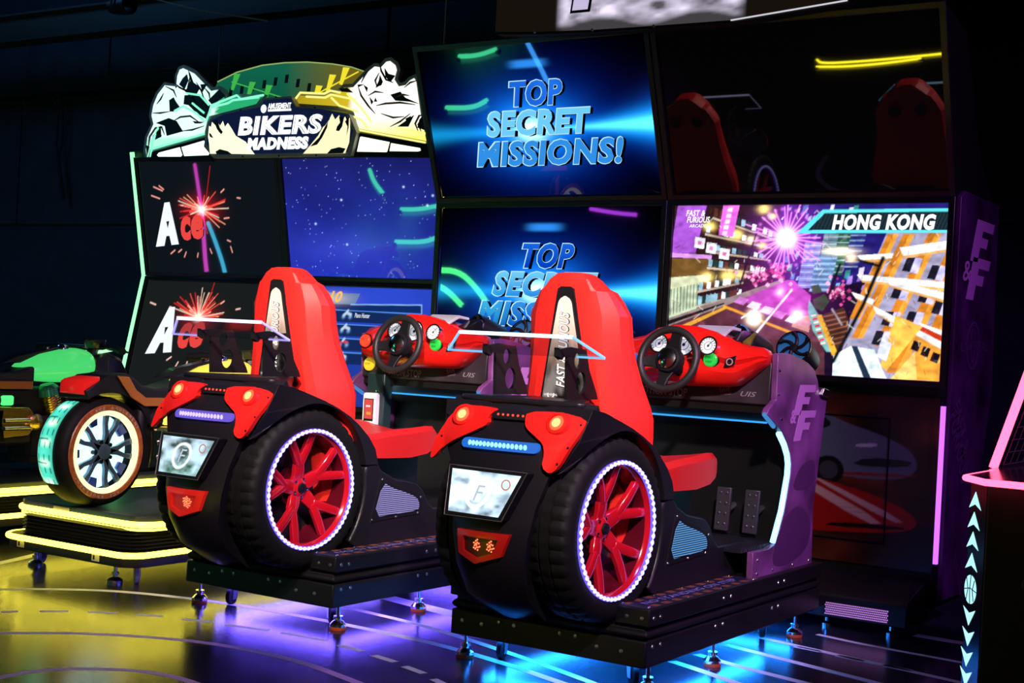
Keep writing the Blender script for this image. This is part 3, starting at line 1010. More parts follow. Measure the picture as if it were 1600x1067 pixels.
cv.a[:] = (sm * lowfade * np.clip(nn * 1.5 - 0.12, 0.1, 1.2))[..., None] * np.array((0.62, 0.55, 0.75)) + np.array((0.02, 0.014, 0.010)) * (1 - sm)[..., None] * 0.6
cv.a += (sm * (1 - lowfade))[..., None] * np.array((0.035, 0.03, 0.04))
plateo = []
# picture clipped to the sign outline: strips that follow the lower edge
K = 60
vs, fs, cols = [], [], []
def low_edge(x):
    for (x1, z1), (x2, z2) in zip(pp[1:8], pp[2:8]):
        if x1 <= x <= x2:
            return z1 + (z2 - z1) * (x - x1) / (x2 - x1)
    return pp[7][1]
NZ = 44
cv_n = Canvas(300, 140).noise(1, 14, 3)
for i in range(K * 3 + 1):
    x = xa + 0.02 + (w_ - 0.05) * i / (K * 3)
    z0 = low_edge(max(x, pp[1][0])) + 0.012
    for j in range(NZ + 1):
        z = z0 + (3.22 - z0) * (j / NZ) ** 1.6
        vs.append((x, -0.003, z))
        uu = min(0.999, max(0, (x - xa) / w_))
        hg = z - z0
        nzv = cv_n[min(139, int((1 - min(0.999, hg / 0.62)) * 140)), int(uu * 299.9)]
        mid = min(1, max(0, (uu - 0.20) / 0.03)) * min(1, max(0, (0.74 - uu) / 0.03))
        rise = min(1, max(0, (hg - 0.022 - 0.02 * math.sin(uu * 23)) / 0.035))
        c_ = np.array((0.80, 0.72, 0.92)) * min(1.25, max(0.12, nzv * 2.3 - 0.55)) * rise * mid + np.array((0.055, 0.05, 0.055)) * (1 - rise) * mid + np.array((0.008, 0.005, 0.003)) * (1 - mid)
        cols.append(c_)
for i in range(K * 3):
    for j in range(NZ):
        fs.append((i * (NZ + 1) + j, (i + 1) * (NZ + 1) + j, (i + 1) * (NZ + 1) + j + 1, i * (NZ + 1) + j + 1))
so = MB().add(vs, fs).build('sign_face', paint_mat('sign_print', 1.0, rough=0.12), mk)
at = so.data.color_attributes.new('picture', 'FLOAT_COLOR', 'POINT')
at.data.foreach_set('color', np.concatenate([np.array(cols), np.ones((len(cols), 1))], 1).reshape(-1).astype(np.float32))
p1, p2 = hit(895, 17, (0, MY, 0), (0, 1, 0)), hit(919, 15, (0, MY, 0), (0, 1, 0))
for nm_, mt_, g, dy in (('letter_outline', DKSH, 0.012, -0.005), ('letter_stem', glow('lilac_letter', (0.72, 0.62, 0.9), 0.8), 0.0, -0.007)):
    w1 = (p2.x - p1.x) / 0.304
    F_ = [(0, 0), (0.40, 0), (0.40, 0.36), (0.78, 0.36), (0.78, 0.60), (0.40, 0.60), (0.40, 0.76), (1, 0.76), (1, 1), (0, 1)]
    sx_ = [1 if k in (1, 2, 3, 4, 5, 6, 7, 8) else -1 for k in range(10)]
    sz_ = [-1, -1, -1, -1, 1, 1, -1, -1, 1, 1]
    MB().prism([((x * 0.76 + y * 0.24) * w1 + p1.x + 2.95 + g * a_s, y * 0.46 + p1.z + g * b_s) for (x, y), a_s, b_s in zip(F_, sx_, sz_)], (0, dy, 0), (1, 0, 0), (0, 0, 1), (0, 1, 0), 0.002).build(nm_, mt_, mk)
MB().tube([Vector((p.x + 2.95, -0.008, p.z + 0.01)) for p in poly[5:7]], 0.0035, 6).build('edge_light', glow('pale_edge_light', (0.8, 0.78, 0.85), 0.8), mk)
for k, (x, y) in enumerate(((836, 50), (926, 47), (1022, 41), (1234, 15))):
    p = hit(x, y, (0, MY, 0), (0, 1, 0))
    MB().lathe([(0, 0.0), (0, 0.007), (-0.004, 0.006), (-0.004, 0)], (p.x + 2.95, -0.004, p.z), 'y', 10).build('screw', STEEL, mk)
for x in (-0.5, 0.4):
    MB().box(x - 0.03, x + 0.03, 0.065, 0.26, 2.545, 2.75).build('sign_bracket', CABB, mk)


# ================================================================== RACING SEAT PODS
def arc(cy, cz, r, a0, a1, n):
    return [(cy + r * math.cos(R_(a0 + (a1 - a0) * i / n)), cz + r * math.sin(R_(a0 + (a1 - a0) * i / n))) for i in range(n + 1)]


WYC, WZC, TR = -0.02, 0.515, 0.298      # wheel centre and tyre radius


def make_wheel(pod, side, ledcol):
    """side +1 right, -1 left; built about its own centre, outer face at x = side*0.08"""
    w = 0.085
    s = side
    prof = [(-w * s, 0.225), (-w * s, 0.262), (-0.078 * s, 0.284), (-0.06 * s, TR), (-0.022 * s, TR + 0.002), (-0.020 * s, TR - 0.007), (-0.014 * s, TR - 0.007), (-0.012 * s, TR + 0.002),
            (0.016 * s, TR + 0.002), (0.018 * s, TR - 0.007), (0.024 * s, TR - 0.007), (0.026 * s, TR + 0.001), (0.058 * s, TR - 0.003), (0.074 * s, 0.287),
            (0.084 * s, 0.268), (w * s, 0.245), (0.082 * s, 0.228), (0.06 * s, 0.222)]
    mb = MB()
    n = 120
    vs = []
    for i in range(n):
        t = 2 * math.pi * i / n
        cut = (i % 3 == 0)
        for k, (h, r) in enumerate(prof):
            rr = r
            if cut and k in (3, 4, 11, 12, 13, 2, 8):
                rr -= 0.007
            vs.append((h, rr * math.cos(t), rr * math.sin(t)))
    P = len(prof)
    fs = [(i * P + k, ((i + 1) % n) * P + k, ((i + 1) % n) * P + k + 1, i * P + k + 1) for i in range(n) for k in range(P - 1)]
    tyre = mb.add(vs, fs).build('tyre', RUBBER, pod, smooth=True)
    tyre.location = (side * 0.185, WYC, WZC)
    tyre.rotation_euler = (0, 0, R_(-3.5) * side)
    if side < 0:
        MB().lathe([(-0.02, 0.0), (-0.02, 0.222)], (0, 0, 0), 'x', 32).build('rim_disc', REDRIM, tyre)
        return tyre
    # rim barrel and dark back
    MB().lathe([(0.072, 0.226), (0.078, 0.216), (0.070, 0.205), (0.062, 0.201)], (0, 0, 0), 'x', 64).build('rim_lip', REDRIM, tyre, smooth=True)
    MB().lathe([(0.064, 0.2035), (0.03, 0.199), (-0.05, 0.193)], (0, 0, 0), 'x', 64).build('rim_barrel', mat('maroon_barrel', (0.10, 0.003, 0.012), 0.25), tyre, smooth=True)
    MB().lathe([(-0.05, 0.0), (-0.05, 0.196)], (0, 0, 0), 'x', 40).build('rim_back', mat('dark_wheel_well', (0.008, 0.006, 0.009), 0.6), tyre)
    MB().lathe([(-0.03, 0.0), (-0.03, 0.075), (0.0, 0.075), (0.0, 0.0)], (0, 0, 0), 'x', 32).build('brake_disc', mat('maroon_barrel'), tyre)
    # five forked spokes
    for k in range(5):
        a = R_(100 + 72 * k)
        sm = MB()
        ra = Vector((0, math.cos(a), math.sin(a)))
        ta = Vector((0, -math.sin(a), math.cos(a)))
        ex = Vector((1, 0, 0))

        def bar(p, q, w0, w1, h0, h1, th=0.022):
            # tapered bar with a raised middle ridge
            p, q = Vector(p), Vector(q)
            d = (q - p).normalized()
            sd = ex.cross(d).normalized()
            ringsp = []
            for pt, w_, h in ((p, w0, h0), ((p + q) / 2, (w0 + w1) / 2, (h0 + h1) / 2 + 0.003), (q, w1, h1)):
                ringsp.append([pt + sd * w_ + ex * (h - th), pt + sd * w_ * 1.0 + ex * (h - 0.004), pt + sd * w_ * 0.55 + ex * h, pt - sd * w_ * 0.55 + ex * h, pt - sd * w_ + ex * (h - 0.004), pt - sd * w_ + ex * (h - th)])
            sm.loft(ringsp)
        c0 = ra * 0.02
        cm = ra * 0.095
        bar(c0, cm, 0.030, 0.024, 0.022, 0.040)
        bar(cm - ra * 0.008, ra * 0.198 + ta * 0.056, 0.018, 0.0165, 0.040, 0.064)
        bar(cm - ra * 0.008, ra * 0.198 - ta * 0.056, 0.018, 0.0165, 0.040, 0.064)
        sm.build('spoke', REDRIM, tyre, bevel=0.003)
    MB().lathe([(0.0, 0.045), (0.02, 0.042), (0.034, 0.026), (0.036, 0.0)], (0, 0, 0), 'x', 28).build('hub', REDRIM, tyre, smooth=True)
    MB().lathe([(0.034, 0.020), (0.042, 0.018), (0.044, 0.0)], (0, 0, 0), 'x', 20).build('hub_cap', BLACK, tyre, smooth=True)
    for k in range(5):
        a = R_(64 + 72 * k)
        MB().lathe([(0.01, 0.0075), (0.032, 0.0065), (0.034, 0)], (0, 0.034 * math.cos(a), 0.034 * math.sin(a)), 'x', 8).build('lug_nut', CHROME, tyre)
    ringp = [(0.083, 0.218 * math.cos(2 * math.pi * i / 72), 0.218 * math.sin(2 * math.pi * i / 72)) for i in range(72)]
    lr = MB().tube(ringp, 0.0074, 8, closed=True).build('led_tube', glow('blue_led_tube', (0.10, 0.07, 1.0), 2.0), tyre, smooth=True)
    NB = 62
    bp_ = [(0.0875, 0.218 * math.cos(2 * math.pi * i / (NB * 4)), 0.218 * math.sin(2 * math.pi * i / (NB * 4))) for i in range(NB * 4)]
    br_ = [(0.0030, 0.0062, 0.0076, 0.0062)[i % 4] for i in range(NB * 4)]
    tag(MB().tube(bp_, br_, 7, closed=True).build('led_beads', glow('white_violet_led', (0.55, 0.50, 1.0), 1.9), tyre, smooth=True), kind='stuff')
    return tyre


def fascia_y(z):
    zs = [0.22, 0.3, 0.4, 0.5, 0.6, 0.7, 0.78, 0.87, 0.93]
    ys = [-0.20, -0.33, -0.385, -0.393, -0.377, -0.357, -0.327, -0.262, -0.215]
    return float(np.interp(z, zs, ys))


def fascia_w(z):
    return float(np.interp(z, [0.22, 0.3, 0.4, 0.5, 0.6, 0.7, 0.78, 0.84, 0.93], [0.10, 0.115, 0.125, 0.14, 0.155, 0.185, 0.225, 0.262, 0.268]))


def curve_y(x, z):
    w = fascia_w(z)
    return fascia_y(z) + 0.035 * (min(abs(x) / w, 1.0)) ** 2.2


def skin_patch(name, poly, material, parent, off=0.006, th=0.012, holes=(), n=14):
    """panel that lies on the curved rear fascia: 2D outline (x, z) draped, with thickness"""
    loops = [list(poly)] + [list(h) for h in holes]
    flat = [p for l in loops for p in l]
    # add interior points by clipping a grid: triangulate through bmesh
    bm = bmesh.new()
    vsx = [bm.verts.new((p[0], 0, p[1])) for p in flat]
    k = 0
    for l in loops:
        for i in range(len(l)):
            bm.edges.new((vsx[k + i], vsx[k + (i + 1) % len(l)]))
        k += len(l)
    bmesh.ops.triangle_fill(bm, use_beauty=True, use_dissolve=False, edges=bm.edges[:])
    xs = [p[0] for p in flat]
    zs = [p[1] for p in flat]
    for i in range(1, n):
        c = min(xs) + (max(xs) - min(xs)) * i / n
        bmesh.ops.bisect_plane(bm, geom=bm.verts[:] + bm.edges[:] + bm.faces[:], plane_co=(c, 0, 0), plane_no=(1, 0, 0))
        c = min(zs) + (max(zs) - min(zs)) * i / n
        bmesh.ops.bisect_plane(bm, geom=bm.verts[:] + bm.edges[:] + bm.faces[:], plane_co=(0, 0, c), plane_no=(0, 0, 1))
    for v in bm.verts:
        v.co.y = curve_y(v.co.x, v.co.z) - off
    bmesh.ops.recalc_face_normals(bm, faces=bm.faces)
    ret = bmesh.ops.extrude_face_region(bm, geom=bm.faces[:])
    for g in ret['geom']:
        if isinstance(g, bmesh.types.BMVert):
            g.co.y -= th
    bmesh.ops.recalc_face_normals(bm, faces=bm.faces)
    me = bpy.data.meshes.new(name)
    bm.to_mesh(me)
    bm.free()
    me.materials.append(material)
    me.polygons.foreach_set('use_smooth', [True] * len(me.polygons))
    me.set_sharp_from_angle(angle=R_(40))
    o = bpy.data.objects.new(name, me)
    COL.objects.link(o)
    o.parent = parent
    return o


def levelling_foot(pod, x, y, h):
    f = MB().lathe([(0.0, 0.0), (0.0, 0.030), (0.010, 0.032), (0.012, 0.030)], (x, y, 0), 'z', 18).build('foot_pad', ORUB, pod, smooth=True)
    MB().lathe([(0.010, 0.031), (0.020, 0.031), (0.032, 0.020), (0.036, 0.012), (0.040, 0.012), (0.040, 0.017), (0.050, 0.017), (0.050, 0.007), (h, 0.007)], (x, y, 0), 'z', 18).build('foot_stem', CHROME, f, smooth=True)
    return f


def caster(pod, x, y, h, r=0.032, ang=0.3, wheelm=None):
    wheelm = wheelm or RUBBER
    c, s = math.cos(ang), math.sin(ang)
    ax = (Vector((c, s, 0)), Vector((-s, c, 0)), Vector((0, 0, 1)))
    w = MB().lathe([(-0.011, 0.006), (-0.011, r * 0.8), (-0.008, r), (0.008, r), (0.011, r * 0.8), (0.011, 0.006)], (x, y, r), ax, 24).build('caster_wheel', wheelm, pod, smooth=True)
    mb = MB()
    for sd in (-1, 1):
        o = Vector((x, y, 0)) + ax[0] * (0.0135 * sd)
        mb.prism([(-0.012, r - 0.012), (0.012, r - 0.012), (0.026, h - 0.008), (-0.010, h - 0.008)], o, ax[1], (0, 0, 1), ax[0], 0.002 * sd)
    mb.box(x - 0.028, x + 0.028, y - 0.028, y + 0.028, h - 0.010, h)
    mb.build('caster_fork', STEEL, w)
    return w


def make_pod(x0, y0, label, ledcol, ledname, wingcol, glowcol, fog_digits, mesh_col, cy_lights):
    t = empty('racing_pod', (x0, y0, 0))
    tag(t, label, 'driving simulator', 'racing seat pods')
    # ---------------------------------------------------------------- base
    base = MB().box(-0.378, 0.378, 0.0, 1.52, 0.085, 0.172).build('base_frame', BLACK, t, bevel=0.006)
    rings = []
    for z, g in ((0.172, 0.012), (0.182, -0.004), (0.196, -0.006), (0.208, 0.010), (0.220, 0.004), (0.232, 0.014)):
        rings.append([(-0.374 + g, 0.004 + g, z), (0.374 - g, 0.004 + g, z), (0.374 - g, 1.51 - g, z), (-0.374 + g, 1.51 - g, z)])
    MB().loft(rings).build('bellows_skirt', CLOTH, t, bevel=0.006)
    deck = MB().box(-0.362, 0.362, 0.012, 1.50, 0.226, 0.268).build('upper_deck', BLACK, t, bevel=0.004)
    for sd in (1, -1):
        st = MB().box(*sorted((sd * 0.262, sd * 0.386)), -0.002, 1.51, 0.218, 0.276).build('side_step', BLACK, t, bevel=0.005)
        # printed plate
        if sd > 0:
            MB().box(0.268, 0.381, 0.004, 0.86, 0.2755, 0.278).build('step_plate', mat('step_print_navy', (0.016, 0.016, 0.05), 0.35), st)
            for k in range(11):
                for r_ in range(2):
                    xx = 0.271 if (k + r_) % 2 == 0 else 0.272
                    yy = 0.02 + k * 0.078 + (0.039 if r_ else 0)
                    xa_ = 0.270 if r_ == 0 else 0.352
                    MB().box(xa_, xa_ + 0.026, yy, yy + 0.036, 0.278, 0.2788).build('checker_tile', mat('rust_print', (0.20, 0.06, 0.03), 0.45), st)
            text('step_lettering', 'NO STANDING ON STEP', 0.03, mat('lilac_step_print', (0.20, 0.18, 0.5), 0.4), st, (0.341, 0.06, 0.2782), (0, 1, 0), (-1, 0, 0), 0.15, 0.02, 0.001, width=0.72)
            scm = MB().lathe([(0, 0.007), (0.003, 0.006), (0.005, 0)], (0, 0, 0), 'z', 8).build('screw', CHROME, st)
            scm.location = (0.276, 0.02, 0.278)
            for (x, y) in ((0.276, 0.24), (0.276, 0.45), (0.276, 0.66), (0.276, 0.84), (0.374, 0.02), (0.374, 0.3), (0.374, 0.56), (0.374, 0.84)):
                inst(scm, (x, y, 0.278))
    scr = MB().lathe([(0, 0.0072), (-0.003, 0.006), (-0.004, 0)], (0, 0, 0), 'y', 8).build('screw', STEEL, t)
    scr.location = (-0.33, 0.0, 0.137)
    for (x, z) in ((-0.25, 0.135), (-0.18, 0.152), (-0.12, 0.150), (0.06, 0.152), (0.12, 0.152), (0.20, 0.130), (0.29, 0.130), (0.305, 0.245), (0.36, 0.245)):
        inst(scr, (x, 0.0 if z < 0.2 else -0.003, z))
    for (y, z) in ((0.045, 0.152), (0.10, 0.152), (0.52, 0.152), (0.58, 0.152), (1.02, 0.152), (1.08, 0.152), (0.03, 0.245), (0.075, 0.245), (0.56, 0.245), (0.62, 0.245), (1.05, 0.245), (1.11, 0.245)):
        inst(scr, (0.378 if z < 0.2 else 0.386, y, z), rot=(0, 0, R_(90)))
    for (x, y) in ((-0.345, 0.05), (0.36, 0.06), (0.375 - 0.03, 0.58), (0.36, 1.31), (-0.345, 1.3)):
        levelling_foot(t, x, y, 0.09)
    for (x, y, a) in ((-0.24, 0.12, 0.2), (0.27, 0.13, 0.9), (0.27, 1.2, 0.4), (-0.25, 1.2, 0.5)):
        caster(t, x, y, 0.088, ang=a)
    # under-glow light strips below the frame
    ug = glow('underglow_' + ledname, glowcol, cy_lights)
    for (xa, xb, ya, yb) in ((-0.30, 0.30, 0.10, 0.13), (0.28, 0.31, 0.16, 1.14), (-0.31, -0.28, 0.16, 1.14), (-0.30, 0.30, 1.40, 1.43)):
        MB().box(xa, xb, ya, yb, 0.074, 0.0865).build('underglow_strip', ug, t)
    # ---------------------------------------------------------------- wheels
    make_wheel(t, 1, ledcol)
    make_wheel(t, -1, ledcol)
    # ---------------------------------------------------------------- rear body
    zs = [0.22, 0.26, 0.3, 0.35, 0.4, 0.45, 0.5, 0.55, 0.6, 0.65, 0.7, 0.74, 0.78, 0.82, 0.86, 0.89, 0.915]
    rings = []
    for z in zs:
        w = fascia_w(z)
        ring = []
        for i in range(15):
            x = -w + 2 * w * i / 14
            ring.append((x, curve_y(x, z), z))
        if z < 0.80:
            inner = 0.098
            ring += [(max(inner, w - 0.01), fascia_y(z) + 0.075, z), (inner, -0.20, z), (inner, 0.30, z), (-inner, 0.30, z), (-inner, -0.20, z), (-max(inner, w - 0.01), fascia_y(z) + 0.075, z)]
        else:
            yF = float(np.interp(z, [0.78, 0.82, 0.86, 0.89, 0.915], [0.10, 0.05, -0.06, -0.155, -0.195]))
            ring += [(w - 0.004, max(fascia_y(z) + 0.045, min(yF, fascia_y(z) + 0.075)), z), (w - 0.008, yF, z), (0.11, max(0.02, yF), z), (-0.11, max(0.02, yF), z), (-w + 0.008, yF, z), (-w + 0.004, max(fascia_y(z) + 0.045, min(yF, fascia_y(z) + 0.075)), z)]
        rings.append(ring)
    body = MB().loft(rings).build('rear_body', SATIN, t, smooth=True)
    body.data.set_sharp_from_angle(angle=R_(50))
    # top deck with spoiler plinth
    deckp = MB()
    deckp.pz([(-0.225, -0.215), (-0.10, -0.240), (0.10, -0.240), (0.215, -0.224), (0.235, -0.205), (0.20, -0.16), (0.11, 0.03), (-0.11, 0.03), (-0.20, -0.16), (-0.245, -0.20)], 0.900, 0.922)
    deckp.build('rear_deck', SATIN, t, bevel=0.008)
    # fenders
    crest = [(-0.300, 0.70), (-0.272, 0.80), (-0.235, 0.905), (-0.15, 0.892), (-0.054, 0.866), (0.03, 0.842), (0.111, 0.813), (0.18, 0.782), (0.236, 0.748), (0.30, 0.70), (0.343, 0.652), (0.365, 0.592)]
    inner = arc(WYC, WZC, 0.318, 14, 142, 26)
    for sd in (1, -1):
        xa, xb = (0.098, 0.272) if sd > 0 else (-0.272, -0.098)
        fmb = MB().px(crest + inner, xa, xb)
        # outer face draws in towards the tail so that it runs into the rear body
        fmb.v = [((math.copysign(float(np.interp(y, [-0.31, -0.10], [fascia_w(z) + 0.012, 0.272])), x) if abs(x) > 0.2 else x), y, z) for x, y, z in fmb.v]
        fd = fmb.build('fender', SATIN, t, bevel=0.018, seg=4)
        # side sill with lit mesh
        sill = [(0.296, 0.585), (0.365, 0.60), (0.40, 0.565), (0.487, 0.530), (0.60, 0.512), (0.642, 0.500), (0.68, 0.475), (0.715, 0.425), (0.756, 0.397), (1.02, 0.389), (1.06, 0.27), (0.26, 0.27)] + arc(WYC, WZC, 0.318, -42, 8, 12)
        sl = MB().px(sill, *((0.10, 0.266) if sd > 0 else (-0.266, -0.10))).build('side_sill', SATIN, t, bevel=0.008)
        if sd > 0:
            tri = smooth_poly([(0.405, 0.520), (0.47, 0.492), (0.56, 0.470), (0.635, 0.445), (0.655, 0.415), (0.645, 0.392), (0.50, 0.388), (0.355, 0.383)], 1)
            MB().px([(0.39, 0.533), (0.47, 0.503), (0.57, 0.482), (0.65, 0.455), (0.672, 0.42), (0.66, 0.378), (0.335, 0.365)], 0.264, 0.2685).build('mesh_frame', BLACK, sl)
            MB().px(tri, 0.268, 0.2695).build('mesh_panel', glow('mesh_backlight_' + ledname, mesh_col, 0.75), sl)
            bars = MB()
            for k in range(17):
                z = 0.388 + k * 0.0078
                # width of the panel at this height
                ys_ = []
                for (p, q) in zip(tri, tri[1:] + tri[:1]):
                    if (p[1] - z) * (q[1] - z) < 0:
                        ys_.append(p[0] + (q[0] - p[0]) * (z - p[1]) / (q[1] - p[1]))
                if len(ys_) >= 2:
                    bars.box(0.2695, 0.2715, min(ys_), max(ys_), z - 0.0014, z + 0.0014)
            tag(bars.build('mesh_bars', BLACK, sl), kind='stuff')
            sc2 = MB().lathe([(0, 0.0055), (0.003, 0.0045), (0.004, 0)], (0, 0, 0), 'x', 8).build('screw', STEEL, sl)
            sc2.location = (0.2685, 0.345, 0.374)
            for (y, z) in ((0.50, 0.376), (0.645, 0.382), (0.66, 0.445), (0.40, 0.53)):
                inst(sc2, (0.2685, y, z))
    # black side body between sill and seat
    MB().box(-0.24, 0.10, 0.02, 0.86, 0.268, 0.60).build('seat_box', BLACK, t, bevel=0.01)
    # ---------------------------------------------------------------- red tail clusters
    rr = [(0.059, 0.884), (0.167, 0.889), (0.262, 0.874), (0.262, 0.848), (0.243, 0.785), (0.217, 0.720), (0.193, 0.702), (0.166, 0.722), (0.168, 0.763), (0.156, 0.792), (0.115, 0.815), (0.079, 0.834), (0.064, 0.856)]
    for sd in (1, -1):
        pl_ = [(sd * x, z) for x, z in rr]
        if sd < 0:
            pl_ = [(-0.050, 0.884), (-0.12, 0.889), (-0.195, 0.887), (-0.235, 0.855), (-0.255, 0.80), (-0.262, 0.72), (-0.25, 0.712), (-0.221, 0.752), (-0.173, 0.779), (-0.108, 0.810), (-0.062, 0.836), (-0.078, 0.858)]
        pl_ = smooth_poly(pl_, 1)
        cl = skin_patch('tail_cluster', pl_, REDP, t, off=0.0, th=0.020)
        lx, lz = (0.178, 0.853) if sd > 0 else (-0.175, 0.855)
        yy = curve_y(lx, lz) - 0.020
        axl = (Vector((0, -0.9, 0.43)), Vector((1, 0, 0)), Vector((0, 0.43, 0.9)))
        MB().lathe([(-0.004, 0.042), (0.010, 0.036), (0.012, 0.026)], (lx, yy, lz), axl, 26).build('lamp_ring', REDP, cl, smooth=True)
        MB().lathe([(0.0125, 0.015), (0.0115, 0.022), (0.004, 0.027)], (lx, yy, lz), axl, 24).build('tail_lamp', glow('tail_lamp_glow', (1.0, 0.07, 0.02), 2.6), cl, smooth=True)
        MB().lathe([(0.0145, 0.0), (0.0125, 0.0155)], (lx, yy, lz), axl, 24).build('lamp_core', glow('tail_lamp_core', (1.0, 0.30, 0.11), 3.0), cl, smooth=True)
        for (x, z) in ((0.25, 0.855), (0.236, 0.785), (0.213, 0.735)):
            MB().ball((sd * x, curve_y(x, z) - 0.021, z), 0.004, nu=6, nv=4).build('screw', BLACK, cl)
    # small red led capsule
    cp = MB()
    cpz = 0.868
    outline = [(-0.055 + 0.012 * math.cos(a), cpz + 0.013 * math.sin(a)) for a in np.linspace(math.pi / 2, 1.5 * math.pi, 8)] + [(0.060 + 0.012 * math.cos(a), cpz + 0.013 * math.sin(a)) for a in np.linspace(-math.pi / 2, math.pi / 2, 8)]
    cap_ = skin_patch('brake_light', outline, BLACK, t, off=0.0, th=0.014, n=6)
    for k in range(6):
        x = -0.044 + k * 0.0186
        MB().ball((x, curve_y(x, cpz) - 0.015, cpz), 0.0042, nu=8, nv=5).build('led', glow('red_led_dot', (1.0, 0.05, 0.02), 1.6), cap_, smooth=True)
    # blue led bar
    bz_ = 0.775
    barcol = (0.0, 0.16, 0.75) if fog_digits else (0.16, 0.10, 0.75)
    def capsule(hw, hh, cz):
        return [(-hw + hh * math.cos(a), cz + hh * math.sin(a)) for a in np.linspace(math.pi / 2, 1.5 * math.pi, 8)] + [(hw + hh * math.cos(a), cz + hh * math.sin(a)) for a in np.linspace(-math.pi / 2, math.pi / 2, 8)]
    bar_ = skin_patch('led_bar', capsule(0.128, 0.0155, bz_), glow('led_bar_' + ledname, barcol, 0.9), t, off=0.0, th=0.012, n=10)
    for k in range(15):
        x = -0.108 + k * 0.0148
        MB().ball((x, curve_y(x, bz_) - 0.013, bz_), 0.0070, (1.0, 0.4, 1.35), 8, 5).build('led', glow('led_dot_' + ledname, tuple(0.18 + 0.82 * c for c in ledcol), 1.6), bar_, smooth=True)
    # lit number plate
    fr = [(-0.140, 0.706), (0.147, 0.704), (0.080, 0.552), (-0.132, 0.552)]
    sc_ = [(-0.128, 0.695), (0.127, 0.693), (0.067, 0.563), (-0.120, 0.565)]
    def planar(p, off):
        y1, y2 = -0.404, -0.376     # plane of the plate, leaning with the fascia
        t_ = (p[1] - 0.552) / 0.154
        return (p[0], y1 + (y2 - y1) * t_ - off, p[1])
    def plate_mb(poly, off, th):
        vs = [planar(p, off) for p in poly] + [planar(p, off + th) for p in poly]
        n = len(poly)
        return MB().add(vs, [tuple(range(n)), tuple(reversed(range(n, 2 * n)))] + [(i, (i + 1) % n, (i + 1) % n + n, i + n) for i in range(n)])
    pf = plate_mb(fr, -0.03, 0.044).build('plate_frame', BLACK, t, bevel=0.004)
    MB().tube([planar(p, 0.015) for p in fr], 0.0022, 6, closed=True).build('plate_trim', GREYTRIM, pf)
    cvp = Canvas(72, 48)
    nn = cvp.noise(1, 4, 3)
    lum = np.clip(nn * 2.2 - 0.35, 0.06, 1.0)
    cvp.a[:] = lum[..., None] * np.array((0.62, 0.82, 1.0)) * 1.0
    e = np.hypot((cvp.x - 0.47) / 0.20, (cvp.y - 0.5) / 0.36)
    ringm = np.clip(1.4 - np.abs(e - 0.9) * 9, 0, 1)
    cvp.a += ringm[..., None] * 0.9
    def tri_in(u, v):
        # bilinear in the plate screen
        bl, br, tr_, tl = sc_[3], sc_[2], sc_[1], sc_[0]
        x = (bl[0] * (1 - u) + br[0] * u) * (1 - v) + (tl[0] * (1 - u) + tr_[0] * u) * v
        z = (bl[1] * (1 - u) + br[1] * u) * (1 - v) + (tl[1] * (1 - u) + tr_[1] * u) * v
        return planar((x, z), 0.0150)
    W_, H_ = 72, 48
    vs = [tri_in(i / (W_ - 1), 1 - j / (H_ - 1)) for j in range(H_) for i in range(W_)]
    fs = [(j * W_ + i, (j + 1) * W_ + i, (j + 1) * W_ + i + 1, j * W_ + i + 1) for j in range(H_ - 1) for i in range(W_ - 1)]
    ps = MB().add(vs, fs).build('plate_screen', paint_mat('plate_picture_' + ledname, 1.8 if fog_digits else 1.15, rough=0.15), pf)
    at = ps.data.color_attributes.new('picture', 'FLOAT_COLOR', 'POINT')
    at.data.foreach_set('color', np.concatenate([cvp.a.reshape(-1, 3), np.ones((W_ * H_, 1))], 1).reshape(-1).astype(np.float32))
    ub = Vector(planar((0, 0.7), 0)) - Vector(planar((0, 0.56), 0))
    text('plate_emblem', 'F', 0.05, mat('grey_plate_print', (0.3, 0.35, 0.4), 0.4, emit=(0.35, 0.45, 0.55), power=0.9), pf, Vector(planar((-0.040, 0.605), 0.0155)), (1, 0, 0), ub, 0.3, 0.0, 0.001)
    text('plate_lettering', 'UNIVERSAL', 0.011, mat('grey_plate_print'), pf, Vector(planar((-0.118, 0.672), 0.0155)), (1, 0, 0), ub, 0.0, 0.0, 0.001, width=0.06)
    MB().prism(circle(0, 0, 0.017, 18), Vector(planar((0.078, 0.662), 0.0158)), (1, 0, 0), ub.normalized(), (0, -1, 0), 0.0006, [circle(0, 0, 0.013, 18)]).build('plate_stamp', glow('red_stamp', (0.85, 0.25, 0.22), 0.7), pf)
    # fog / gear display
    fo = [(-0.098, 0.511), (0.096, 0.511), (0.069, 0.440), (-0.020, 0.410), (-0.094, 0.436)]
    fi = [(-0.070, 0.492), (0.060, 0.492), (0.044, 0.450), (-0.017, 0.430), (-0.070, 0.447)]
    fg = skin_patch('gear_frame', fo, (mat('red_frame_plastic', (0.55, 0.010, 0.008), 0.3) if fog_digits else mat('lit_red_frame_lens', (0.55, 0.010, 0.008), 0.3, emit=(1.0, 0.02, 0.01), power=0.30)), t, off=0.0, th=0.016, holes=[fi], n=6)
    skin_patch('gear_window', fi, mat('dark_red_lens', (0.05, 0.004, 0.004), 0.3) if fog_digits else mat('lit_red_lens', (0.3, 0.01, 0.01), 0.3, emit=(1, 0.03, 0.02), power=0.22), fg, off=0.0, th=0.006, n=6)
    dotm = glow('red_gear_dots', (1.0, 0.13, 0.05), 3.0)
    pts = []
